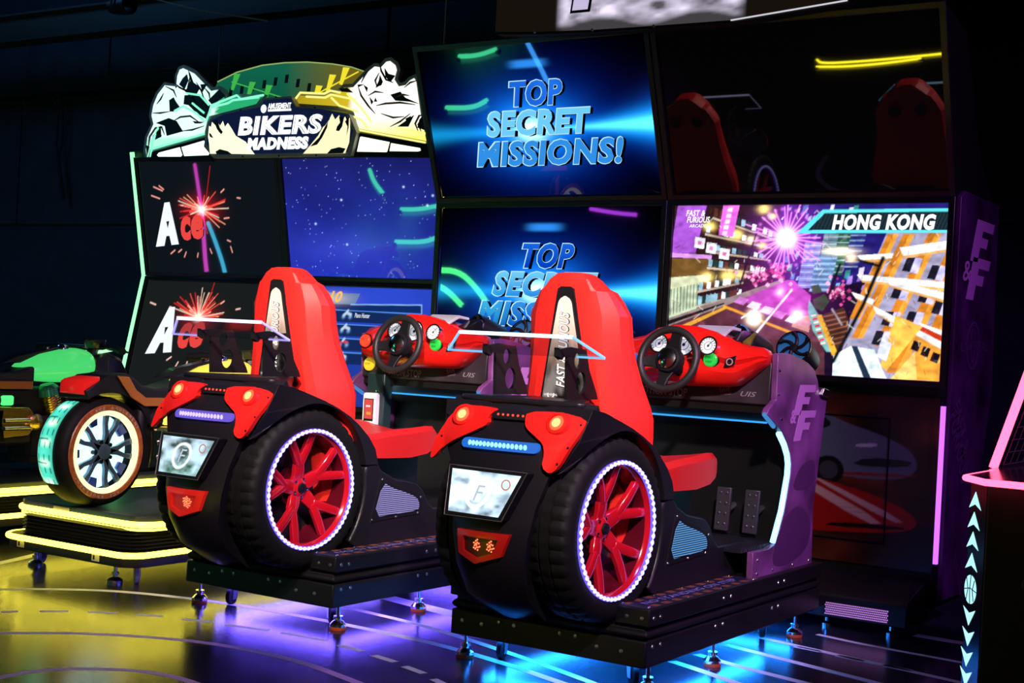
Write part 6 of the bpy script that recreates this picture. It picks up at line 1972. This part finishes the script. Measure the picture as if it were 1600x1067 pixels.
# printed dashes on the arch
for px_, py_, col in [(430 + k * 17.5, 116 + abs(k - 1) * 5.5 + k * 1.2, (0.03, 0.06, 0.03)) for k in range(-6, 8)]:
    p = bl(px_, py_ + 6, MYB + 0.06)
    MB().prism([(-0.012, -0.024), (0.012, -0.024), (0.018, 0.024), (-0.006, 0.024)], p + Vector((0, -0.001, 0)), (1, 0, 0), (0, 0, 1), (0, -1, 0), 0.001).build('dash_print', mat('dark_arch_ink', (0.01, 0.015, 0.008), 0.5), sgn)
for i, (px_, py_) in enumerate(((368, 128), (392, 141), (418, 146), (496, 147), (517, 130), (538, 119))):
    p = bl(px_, py_, MYB + 0.06)
    g_ = glow('green_scaffold_print', (0.08, 0.75, 0.10), 0.6) if i < 3 else glow('yellow_scaffold_print', (1.0, 0.85, 0.03), 0.9)
    sdir = -1 if i < 3 else 1
    MB().prism([(-0.03, -0.045), (-0.01, -0.05), (0.035 * 1, 0.045), (-0.01, 0.05)], p + Vector((0, -0.002, 0)), (1, 0, 0), (0, 0, 1), (0, -1, 0), 0.001).build('scaffold_print', g_, sgn)
MB().tube([bl(x, y, MYB + 0.057) for x, y in ((362, 128), (440, 152))], 0.004, 5).build('scaffold_print', glow('green_scaffold_print', (0.08, 0.75, 0.10), 0.6), sgn)
MB().tube([bl(x, y, MYB + 0.057) for x, y in ((480, 155), (560, 112))], 0.004, 5).build('scaffold_print', glow('yellow_scaffold_print', (1.0, 0.85, 0.03), 0.9), sgn)

# riders: left (green) and right (yellow)
zl = lambda x, y: (220 + x * 0.15467, 90 + y * 0.15467)
zr = lambda x, y: (430 + x * 0.15625, 90 + y * 0.15625)
LOUT = [(45, 1040), (22, 940), (40, 800), (100, 670), (80, 590), (100, 470), (150, 350), (235, 245), (340, 265), (340, 180), (375, 95), (430, 70), (490, 95), (560, 130), (720, 300), (790, 285), (840, 320), (870, 400), (960, 370), (1250, 370), (1180, 500), (700, 620), (660, 800), (110, 950), (90, 1040)]
ROUT = [(180, 430), (240, 345), (480, 350), (540, 320), (620, 320), (680, 265), (770, 260), (900, 120), (990, 50), (1050, 60), (1100, 5), (1160, -5), (1230, 50), (1250, 120), (1225, 210), (1250, 250), (1290, 240), (1330, 195), (1400, 165), (1440, 215), (1490, 560), (1535, 860), (810, 740), (760, 570), (700, 530), (200, 490)]


def rider(outline, zc, ga, gb, blacks, lines, linecol, nm, strokes):
    P = [bl(*zc(x, y), MYB + 0.02) for x, y in outline]
    board = MB().prism([(p.x, p.z) for p in P], (0, MYB + 0.022, 0), (1, 0, 0), (0, 0, 1), (0, 1, 0), 0.03).build('rider_board', mat('grey_sign_rim', (0.35, 0.38, 0.36), 0.4), bc)
    cx, cz = sum(p.x for p in P) / len(P), sum(p.z for p in P) / len(P)
    # lit face slightly inside the rim
    I = []
    n = len(P)
    area_ = sum(P[i].x * P[(i + 1) % n].z - P[(i + 1) % n].x * P[i].z for i in range(n))
    sgn_ = 1 if area_ > 0 else -1
    for i in range(n):
        d1 = Vector((P[i].x - P[i - 1].x, P[i].z - P[i - 1].z)).normalized()
        d2 = Vector((P[(i + 1) % n].x - P[i].x, P[(i + 1) % n].z - P[i].z)).normalized()
        nn_ = Vector((-(d1.y + d2.y), d1.x + d2.x)) * sgn_
        if nn_.length > 1e-5:
            nn_.normalize()
        I.append(Vector((P[i].x + nn_.x * 0.022, 0, P[i].z + nn_.y * 0.022)))
    coloured_board('rider_glow', I, MYB + 0.020, 0, lambda u, v: tuple(np.array(ga(u, v))), 1.0, board, 20)
    ink = mat('sign_black_ink', (0.006, 0.008, 0.008), 0.4)
    for poly in blacks:
        Q = [bl(*zc(x, y), MYB + 0.016) for x, y in poly]
        MB().prism([(p.x, p.z) for p in Q], (0, MYB + 0.0185, 0), (1, 0, 0), (0, 0, 1), (0, -1, 0), 0.0015).build('black_print', ink, board)
    for ln in strokes:
        Q = [bl(*zc(x, y), MYB + 0.0165) for x, y in ln]
        MB().tube(Q, [0.002] + [0.006] * (len(Q) - 2) + [0.002], 5).build('ink_stroke', ink, board)
    for ln in lines:
        Q = [bl(*zc(x, y), MYB + 0.015) for x, y in ln]
        MB().tube(Q, 0.0065, 6).build('neon_print', glow('rider_line_' + nm, linecol, 1.1), board)
    return board


def green_face(u, v):
    w = min(1, max(0, 1.25 - abs(u - 0.25) * 1.3))
    c = np.array((0.75, 1.0, 0.92)) * w + np.array((0.02, 0.55, 0.25)) * (1 - w)
    if v < 0.22:
        c = c * 0.5 + np.array((0.08, 0.8, 0.45)) * 0.5
    if u > 0.60:
        c = np.array((0.02, 0.38, 0.15))
    return c * 1.15


def yellow_face(u, v):
    if u < 0.42:
        return np.array((0.75, 0.55, 0.02)) * (0.6 + 0.8 * u)
    w = min(1, max(0, (v - 0.05) * 4))
    return (np.array((1.0, 0.98, 0.88)) * w + np.array((1.0, 0.9, 0.15)) * (1 - w)) * 1.2


rider(LOUT, zl, green_face, None,
      [[(465, 165), (480, 230), (440, 320), (385, 270), (420, 210)], [(490, 140), (530, 250), (600, 300), (560, 370), (480, 360), (450, 340), (500, 230)], [(600, 270), (670, 265), (620, 350)],
       [(440, 380), (560, 370), (620, 380), (700, 480), (660, 620), (560, 560), (480, 480), (430, 470)], [(285, 430), (330, 400), (350, 440), (400, 510), (330, 545), (290, 545)], [(680, 430), (790, 320), (850, 390), (720, 480)],
       [(150, 660), (280, 610), (360, 640), (425, 745), (260, 790), (240, 690)], [(140, 830), (170, 710), (200, 690), (205, 800)], [(50, 880), (85, 900), (60, 1000)], [(520, 640), (640, 650), (600, 665), (545, 665)], [(345, 280), (370, 290), (350, 310)]],
      [[(660, 640), (720, 480), (970, 380), (1010, 420), (1240, 378)], [(720, 500), (880, 460), (930, 430), (1190, 400)], [(120, 920), (640, 770)], [(95, 1030), (120, 830), (180, 700)], [(460, 360), (600, 380), (690, 480)], [(520, 460), (640, 560)], [(340, 540), (430, 490), (560, 560), (640, 640)]],
      (0.25, 1.0, 0.65), 'green', [[(345, 260), (390, 300), (450, 330), (500, 320)], [(480, 130), (500, 200), (470, 300)], [(250, 290), (330, 330), (360, 400)], [(160, 470), (200, 420), (230, 360)], [(120, 560), (200, 560), (290, 545)], [(70, 960), (90, 800), (150, 710), (210, 700), (240, 780)], [(110, 900), (130, 790), (180, 740), (210, 790)], [(560, 250), (610, 330), (640, 420)], [(640, 300), (690, 360), (700, 430)], [(330, 640), (400, 600), (500, 590), (600, 660)], [(420, 740), (520, 730), (640, 690)], [(440, 330), (520, 400), (560, 480)]])
rider(ROUT, zr, yellow_face, None,
      [[(1090, 100), (1130, 160), (1200, 180), (1150, 245), (1100, 190)], [(1045, 170), (1075, 240), (1060, 275), (1000, 300), (1035, 230)], [(640, 310), (720, 300), (780, 350), (660, 340)], [(880, 270), (925, 300), (915, 345)], [(1150, 370), (1250, 340), (1300, 400), (1450, 465), (1340, 440), (1200, 430)],
       [(1390, 570), (1330, 690), (1220, 690)], [(1480, 570), (1440, 620), (1420, 700), (1510, 730)], [(940, 390), (980, 440), (960, 470)], [(1000, 400), (1020, 440), (985, 440)], [(1300, 610), (1360, 580), (1320, 660)], [(820, 270), (890, 265), (830, 295)]],
      [[(190, 430), (250, 350), (490, 360), (550, 330), (650, 350)], [(310, 390), (500, 400), (560, 370), (800, 420)], [(560, 400), (640, 480), (830, 540)], [(720, 360), (860, 500), (960, 640)], [(1200, 700), (1520, 760)], [(820, 720), (1500, 850)], [(780, 590), (860, 620), (920, 700)]],
      (1.0, 0.9, 0.25), 'yellow', [[(1045, 60), (1060, 130), (1110, 220), (1180, 250)], [(960, 90), (900, 170), (860, 250)], [(1040, 150), (1000, 230), (1020, 300)], [(830, 290), (860, 380), (930, 480), (1000, 560)], [(1010, 480), (1100, 460), (1250, 450), (1400, 470)], [(1060, 560), (1180, 600), (1290, 590)], [(1430, 740), (1400, 660), (1440, 580), (1490, 570)], [(1460, 740), (1430, 670), (1460, 610)], [(1290, 300), (1350, 250), (1420, 230)], [(930, 380), (1000, 340), (1080, 350)], [(1200, 400), (1280, 370), (1340, 380)], [(1150, 690), (1250, 640), (1350, 560)]])
# slanted black plinths with lit windows
for zc, poly, wins, nm in ((zl, [(90, 1045), (110, 950), (660, 805), (720, 1020), (720, 1045)], [[(165, 985), (185, 960), (395, 905), (420, 985), (405, 1000), (180, 1000)], [(412, 905), (640, 838), (695, 960), (685, 985), (440, 995)]], 'pale_green_window'),
                       (zr, [(760, 990), (805, 745), (1540, 865), (1560, 1000)], [[(820, 940), (850, 795), (865, 790), (1145, 845), (1120, 940), (1110, 945)], [(1145, 935), (1160, 855), (1450, 905), (1455, 930), (1430, 938)]], 'pale_yellow_window')):
    P = [bl(*zc(x, y), MYB + 0.0) for x, y in poly]
    pb = MB().prism([(p.x, p.z) for p in P], (0, MYB, 0), (1, 0, 0), (0, 0, 1), (0, 1, 0), 0.12).build('sign_plinth', CABB, bc, bevel=0.003)
    for w_ in wins:
        Q = [bl(*zc(x, y), MYB) for x, y in w_]
        MB().prism([(p.x, p.z) for p in Q], (0, MYB - 0.002, 0), (1, 0, 0), (0, 0, 1), (0, 1, 0), 0.004).build('lit_window', glow(nm, (0.85, 1.0, 0.85) if 'green' in nm else (1.0, 1.0, 0.75), 1.6), pb)
# centre panel
CP = [(318, 229), (325, 189), (345, 178), (407, 165), (412, 153), (454, 150), (462, 166), (505, 170), (545, 178), (557, 207), (548, 243), (333, 247)]
CPp = [bl(x, y, MYB - 0.03) for x, y in CP]
P2 = [(p.x, p.z) for p in CPp]
cxm = sum(p[0] for p in P2) / len(P2)
czm = sum(p[1] for p in P2) / len(P2)
inner = [(cxm + (x - cxm) * 0.955, czm + (z - czm) * 0.90) for x, z in P2]
cp = MB().prism(P2, (0, MYB - 0.03, 0), (1, 0, 0), (0, 0, 1), (0, 1, 0), 0.05).build('name_panel', mat('grey_sign_rim'), bc, bevel=0.003)
MB().prism(inner, (0, MYB - 0.033, 0), (1, 0, 0), (0, 0, 1), (0, 1, 0), 0.003).build('panel_face', mat('navy_panel_face', (0.006, 0.010, 0.03), 0.25, emit=(0.01, 0.02, 0.10), power=0.35), cp)
fm_ = glow('flame_glow', (0.95, 1.0, 0.62), 1.25)
fo_ = glow('peach_flame_glow', (1.0, 0.86, 0.52), 1.15)


def face_poly(nm, poly, zc, m_, dy):
    Q = [bl(*zc(x, y), MYB - 0.033) for x, y in poly]
    return MB().prism([(p.x, p.z) for p in Q], (0, MYB - 0.033 - dy, 0), (1, 0, 0), (0, 0, 1), (0, -1, 0), 0.001).build(nm, m_, cp)


face_poly('flame_print', [(700, 970), (690, 860), (680, 800), (690, 690), (710, 700), (720, 650), (760, 690), (770, 640), (800, 690), (830, 640), (850, 700), (880, 660), (920, 720), (960, 790), (1060, 850), (1150, 975)], zl, fm_, 0.0)
face_poly('flame_gap', [(755, 950), (800, 925), (880, 945), (920, 975), (770, 975)], zl, mat('sign_black_ink'), 0.001)
face_poly('flame_gap', [(740, 640), (775, 630), (800, 710), (830, 750), (815, 775), (790, 750), (770, 720)], zl, mat('sign_black_ink'), 0.001)
face_poly('flame_gap', [(690, 760), (710, 770), (735, 815), (700, 800)], zl, mat('sign_black_ink'), 0.001)
face_poly('flame_print', [(280, 960), (340, 890), (430, 780), (500, 660), (540, 620), (570, 560), (600, 620), (640, 575), (660, 640), (700, 590), (720, 640), (745, 600), (750, 720), (740, 850), (700, 955)], zr, fo_, 0.0)
face_poly('flame_gap', [(520, 960), (560, 915), (640, 895), (705, 910), (680, 955)], zr, mat('sign_black_ink'), 0.001)
face_poly('flame_gap', [(640, 590), (690, 600), (670, 690), (640, 735), (610, 730), (620, 690), (650, 650)], zr, mat('sign_black_ink'), 0.001)
face_poly('flame_gap', [(700, 640), (740, 590), (735, 700), (715, 780), (725, 690)], zr, mat('sign_black_ink'), 0.001)
face_poly('flame_gap', [(350, 890), (440, 800), (500, 690), (530, 640), (520, 700), (470, 800), (420, 870)], zr, mat('sign_black_ink'), 0.001)
face_poly('flame_gap', [(420, 690), (480, 620), (550, 610), (500, 680), (440, 720)], zr, mat('navy_panel_face'), 0.001)
p = bl(371, 210, MYB - 0.035)
p_e = bl(500, 206, MYB - 0.035)
capb = (bl(372, 184, MYB - 0.035) - p).z
for nm_, g_, mt_, dy in (('sign_lettering_halo', 0.05, glow('white_letter_halo', (0.9, 0.95, 1.0), 1.5), 0.0015), ('sign_lettering_ink', 0.018, mat('sign_black_ink'), 0.0022), ('sign_lettering', 0.006, glow('white_letter_fill', (0.95, 0.97, 1.0), 1.5), 0.003)):
    text(nm_, 'BIKERS', capb, mt_, cp, p + Vector((0, -dy, 0)), (1, 0, 0), (0, 0, 1), 0.1, g_, 0.0, width=(p_e - p).x + g_ * 0.1)
p = bl(386, 233, MYB - 0.035)
p_e = bl(480, 231, MYB - 0.035)
for nm_, g_, mt_, dy in (('sign_lettering_halo', 0.07, glow('white_letter_halo', (0.9, 0.95, 1.0), 1.5), 0.0015), ('sign_lettering_ink', 0.010, mat('pale_ink', (0.3, 0.3, 0.35), 0.4, emit=(0.55, 0.6, 0.75), power=1.0), 0.0022), ('sign_lettering', 0.004, glow('white_letter_fill', (0.95, 0.97, 1.0), 1.5), 0.003)):
    text(nm_, 'MADNESS', capb * 0.62, mt_, cp, p + Vector((0, -dy, 0)), (1, 0, 0), (0, 0, 1), 0.1, g_, 0.0, width=(p_e - p).x + g_ * 0.1)
p = bl(419, 170, MYB - 0.035)
p_e = bl(455, 169, MYB - 0.035)
text('sign_small_lettering', 'AMUSEMENT', 0.03, glow('white_letter_fill', (0.95, 0.97, 1.0), 1.5), cp, p + Vector((0, -0.001, 0)), (1, 0, 0), (0, 0, 1), 0, 0.03, 0.0, width=(p_e - p).x)
p2 = bl(419, 173.5, MYB - 0.035)
MB().box(p2.x, p2.x + (p_e - p).x, MYB - 0.037, MYB - 0.036, p2.z - 0.003, p2.z + 0.009).build('sign_small_line', glow('white_letter_fill', (0.95, 0.97, 1.0), 1.5), cp)
p = bl(412, 170, MYB - 0.036)
MB().prism(circle(0, 0, 0.020, 16, 0.024), p, (1, 0, 0), (0, 0, 1), (0, -1, 0), 0.001).build('sign_emblem', glow('white_letter_fill', (0.95, 0.97, 1.0), 1.5), cp)
for (x, y) in ((376, 172), (431, 151.5), (492, 168), (379, 244.5), (436, 243.5), (494, 242.5)):
    q_ = bl(x, y, MYB - 0.031)
    MB().lathe([(0, 0.006), (-0.003, 0.005), (-0.004, 0)], q_, 'y', 8).build('screw', BLACK, cp)

# ================================================================== BASKETBALL MACHINE
bk = empty('basketball_machine', (-1.0, 4.0, 0))
tag(bk, 'dark basketball machine with pink neon rim and lit arrows up its corner', 'arcade machine')
A_, B_ = Vector((-0.088, 0.054)), Vector((-0.011, -0.046))
foot = [(A_.x, A_.y), (B_.x, B_.y), (0.95, -0.085), (0.95, 1.6), (-0.123 - 0.06, 1.6)]
ins = 0.012
cabin = [(A_.x + ins, A_.y + ins * 0.4), (B_.x + ins * 0.5, B_.y + ins), (0.94, -0.07), (0.94, 1.58), (-0.16, 1.58)]
MB().pz(cabin, 0.03, 0.775).build('cabinet', mat('basketball_cabinet', (0.030, 0.022, 0.020), 0.5, noise=0.2), bk, bevel=0.003)
MB().pz(foot, 0.775, 0.792).build('rim_board', mat('dark_gloss_board', (0.02, 0.012, 0.016), 0.12), bk)
PK = glow('pink_neon', (1.0, 0.06, 0.13), 6.0)
MB().tube([(A_.x - 0.004, 0.35, 0.784), (A_.x - 0.004, A_.y, 0.784), (B_.x, B_.y - 0.006, 0.784), (0.95, -0.09, 0.784)], 0.0095, 8).build('neon_rim', PK, bk, smooth=True)
c0 = Vector((-0.123, 0.473, 0.79))
q1 = hit(1604, 590, (0, 4.47, 0), (0, 1, 0)) - Vector((-1.0, 4.0, 0))
d = q1 - c0
MB().tube([c0 + Vector((0.0, 0, 0.0)), c0 + d, c0 + d * 2.2], 0.0135, 10).build('neon_upright', PK, bk, smooth=True)
fr_ = MB().tube([c0 + d * 1.75, c0 + d * 1.75 + Vector((0, 1.0, 0))], 0.012, 8)
fr_.tube([c0 + Vector((0, 1.0, 0)), c0 + d * 1.75 + Vector((0, 1.0, 0))], 0.012, 8)
fr_.build('net_frame', BLACK, bk, smooth=True)
net = MB()
for k in range(12):
    y = 0.5 + k * 0.08
    net.tube([(-0.10, y, 0.80), (-0.10 + d.x * 1.6, y + 0.02, 0.79 + d.z * 1.6)], 0.0015, 4)
    net.tube([(-0.10 + d.x * 0.14 * k, 0.5, 0.80 + d.z * 0.14 * k), (-0.10 + d.x * 0.14 * k, 1.5, 0.80 + d.z * 0.14 * k)], 0.0015, 4)
tag(net.build('net', mat('black_net', (0.05, 0.02, 0.04), 0.7), bk), kind='stuff')
# corner strip with arrows
ch = Vector((B_.x + ins * 0.5 - A_.x - ins, B_.y + ins - A_.y - ins * 0.4, 0))
cho = Vector((A_.x + ins, A_.y + ins * 0.4, 0))
cl_len = ch.length
cha = ch.normalized()
chn = Vector((cha.y, -cha.x, 0))
strip_ = MB().prism([(0.004, 0.05), (cl_len - 0.004, 0.05), (cl_len - 0.004, 0.77), (0.004, 0.77)], cho, cha, (0, 0, 1), chn, 0.002).build('arrow_strip', mat('dark_blue_strip', (0.004, 0.012, 0.025), 0.2), bk)
ARW = glow('icy_arrow', (0.42, 0.86, 0.95), 1.25)


def on_ch(px, py):
    O = cho + Vector((-1.0, 4.0, 0))
    p = hit(px, py, O, chn) - O
    return p.dot(cha), p.z


zk = lambda x, y: (1440 + x * 0.4748, 560 + y * 0.4748)
for (x, y, up) in ((180, 467, 1), (175, 533, 1), (171, 598, 1), (167, 668, 1), (158, 850, -1), (155, 918, -1), (150, 985, -1), (147, 1050, -1), (144, 1118, -1), (141, 1186, -1)):
    u, v = on_ch(*zk(x, y))
    wv = 0.043
    hv = 0.024
    MB().prism([(u - wv * 0.95, v - hv * up), (u, v - hv * 0.45 * up), (u + wv * 0.95, v - hv * up), (u, v + hv * up)], cho + chn * 0.002, cha, (0, 0, 1), chn, 0.001).build('arrow_light', ARW, strip_)
u, v = on_ch(*zk(163, 760))
bl_ = MB().prism(circle(u, v, 0.040, 28, 0.040), cho + chn * 0.002, cha, (0, 0, 1), chn, 0.001).build('ball_light', ARW, strip_)
inkm = mat('dark_blue_strip')
for pts in ([(u - 0.04, v - 0.004), (u, v + 0.004), (u + 0.04, v - 0.002)], [(u + 0.004, v + 0.04), (u - 0.002, v), (u + 0.003, v - 0.04)], [(u - 0.026, v + 0.03), (u - 0.014, v), (u - 0.024, v - 0.032)], [(u + 0.028, v + 0.028), (u + 0.016, v), (u + 0.026, v - 0.03)]):
    MB().tube([cho + chn * 0.0032 + cha * a + Vector((0, 0, 1)) * b for a, b in pts], 0.0016, 5).build('ball_seam', inkm, bl_)
frame_bars('service_door', Vector((0.13, -0.0615, 0.06)), (1, -0.012, 0), (0, 0, 1), 0.55, 0.60, 0.004, 0.003, BLACK, bk)
q = hit(1603, 914, (0, 3.935, 0), (0, 1, 0)) - Vector((-1.0, 4.0, 0))
MB().lathe([(0.0, 0.020), (-0.006, 0.019), (-0.007, 0.012), (-0.003, 0.0)], (q.x + 0.008, -0.0625, q.z), 'y', 20).build('lock_plate', GOLD, bk, smooth=True)
for (x, y) in ((0.05, 0.1), (0.85, 0.1), (-0.05, 1.4), (0.85, 1.4)):
    MB().lathe([(0, 0), (0, 0.025), (0.012, 0.025), (0.012, 0.008), (0.035, 0.008)], (x, y, 0), 'z', 12).build('levelling_foot', STEEL, bk)


# ================================================================== NEON TUBES behind and beside the camera, unseen, added for the streaks mirrored in the screens
FWY = -2.9
fw = MB().box(-13, 5, FWY - 0.12, FWY - 0.02, 0, 4.2).build('wall_front', WALLM)
tag(fw, 'dark wall behind the photographer carrying neon light art', kind='structure')


def mirrored(px, py, O, n):
    """where the sight line goes after the screen glass: the point it meets on the front wall"""
    n = Vector(n).normalized()
    p = hit(px, py, O, n)
    d = (p - EYE).normalized()
    r = d - n * (2 * d.dot(n))
    k = (FWY - p.y) / r.y
    return p + r * k


def wall_neon(strokes, O, n, col, power, rad, label, nm):
    """unseen neon of one or more strokes, added to mirror as screen streaks; on the wall, or at an invented spot on the floor where the mirrored sight line meets the floor first"""
    root = None
    for pts in strokes:
        P = []
        for x, y in pts:
            w = mirrored(x, y, O, n)
            if w.z < 0.3:
                nn_ = Vector(n).normalized()
                p = hit(x, y, O, nn_)
                d = (p - EYE).normalized()
                r = d - nn_ * (2 * d.dot(nn_))
                P.append(p + r * ((rad - p.z) / r.z))
            else:
                P.append(Vector((w.x, FWY + 0.03, min(4.1, w.z))))
        Q = P
        for _ in range(2):
            R2 = [Q[0]]
            for a, b in zip(Q[:-1], Q[1:]):
                R2 += [a * 0.75 + b * 0.25, a * 0.25 + b * 0.75]
            Q = R2 + [Q[-1]]
        on_floor = P[0].y > FWY + 0.1
        if root is None:
            root = empty('neon_streak_tubes_offscreen', (P[0].x, P[0].y if on_floor else FWY - 0.02, 0.0 if on_floor else P[0].z))
            tag(root, label, 'neon light', 'neon mirrored in the screens')
        MB().tube([q - root.location for q in Q], rad, 8).build('glass_tube_offscreen', glow(nm, col, power), root, smooth=True)
        for q in (Q[0], Q[-1]):
            c_ = q - root.location
            if on_floor:
                MB().box(c_.x - 0.02, c_.x + 0.02, c_.y - rad * 1.2, c_.y + rad * 1.2, 0.0, rad).build('tube_clip', STEEL, root)
            else:
                MB().tube([(c_.x, 0.0, c_.z), (c_.x, 0.05, c_.z)], 0.012, 6).build('tube_clip', STEEL, root)


NL = Vector((0, -1, 0))
NU = Vector((1, 0, 0)).cross(TILT)
OL = Vector((-2.33, YF, 1.4))
OU = Vector((-2.33, YF, 1.80))
nbu = bX.cross((bX * UPB.x + bY * UPB.y + Vector((0, 0, UPB.z))).normalized())
OBU = BO + Vector((0, 0, ZF))
z7 = lambda x, y: (640 + x * 0.2625, 300 + y * 0.2625)
zb_ = lambda x, y: (200 + x * 0.3374, 240 + y * 0.3374)
wall_neon([[z7(160, 465), z7(300, 470), z7(400, 560), z7(490, 690), z7(540, 800)], [z7(155, 545), z7(240, 590), z7(320, 675)]], OL, NL, (0.08, 1.0, 0.22), 26, 0.035, 'green neon tubes arching on the dark front wall', 'green_wall_neon')
wall_neon([[z7(1085, 102), z7(1240, 128), z7(1360, 138)]], OL, NL, (0.55, 0.06, 1.0), 16, 0.022, 'thin violet neon tube high on the front wall', 'violet_wall_neon')
wall_neon([[(1277, 93), (1284, 99), (1340, 96), (1400, 91), (1479, 83)], [(1276, 104), (1320, 104), (1380, 99), (1440, 91)]], OU, NU, (1.0, 0.86, 0.02), 30, 0.0085, 'pair of unseen yellow neon tubes, laid on the floor to mirror as screen streaks', 'yellow_floor_neon')  # floor position invented; stands in for unseen neon that mirrors in the upper screen
wall_neon([[(825, 67), (838, 92), (850, 115), (866, 150)]], OU, NU, (0.05, 0.35, 1.0), 20, 0.02, 'unseen blue neon tube, laid slantwise on the floor to mirror as a screen streak', 'blue_floor_neon')
wall_neon([[zb_(1265, 258), zb_(1350, 258), zb_(1440, 240)], [zb_(1240, 408), zb_(1370, 410), zb_(1432, 388)], [zb_(1120, 75), zb_(1140, 130), zb_(1180, 182)]], OBU, nbu, (0.08, 1.0, 0.42), 14, 0.022, 'mint green neon tubes with bent ends', 'mint_neon')
wall_neon([[zb_(310, 50), zb_(330, 180), zb_(347, 300), zb_(355, 460), zb_(365, 545)]], OBU, nbu, (0.75, 0.06, 0.62), 16, 0.018, 'long magenta neon tube seen mirrored in the left motorbike screen', 'magenta_neon')
wall_neon([[zb_(372, 320), zb_(400, 390), zb_(435, 490), zb_(450, 550)]], OBU, nbu, (0.06, 0.55, 0.85), 16, 0.018, 'cyan neon tube beside the magenta one, mirrored in the motorbike screen', 'cyan_neon')
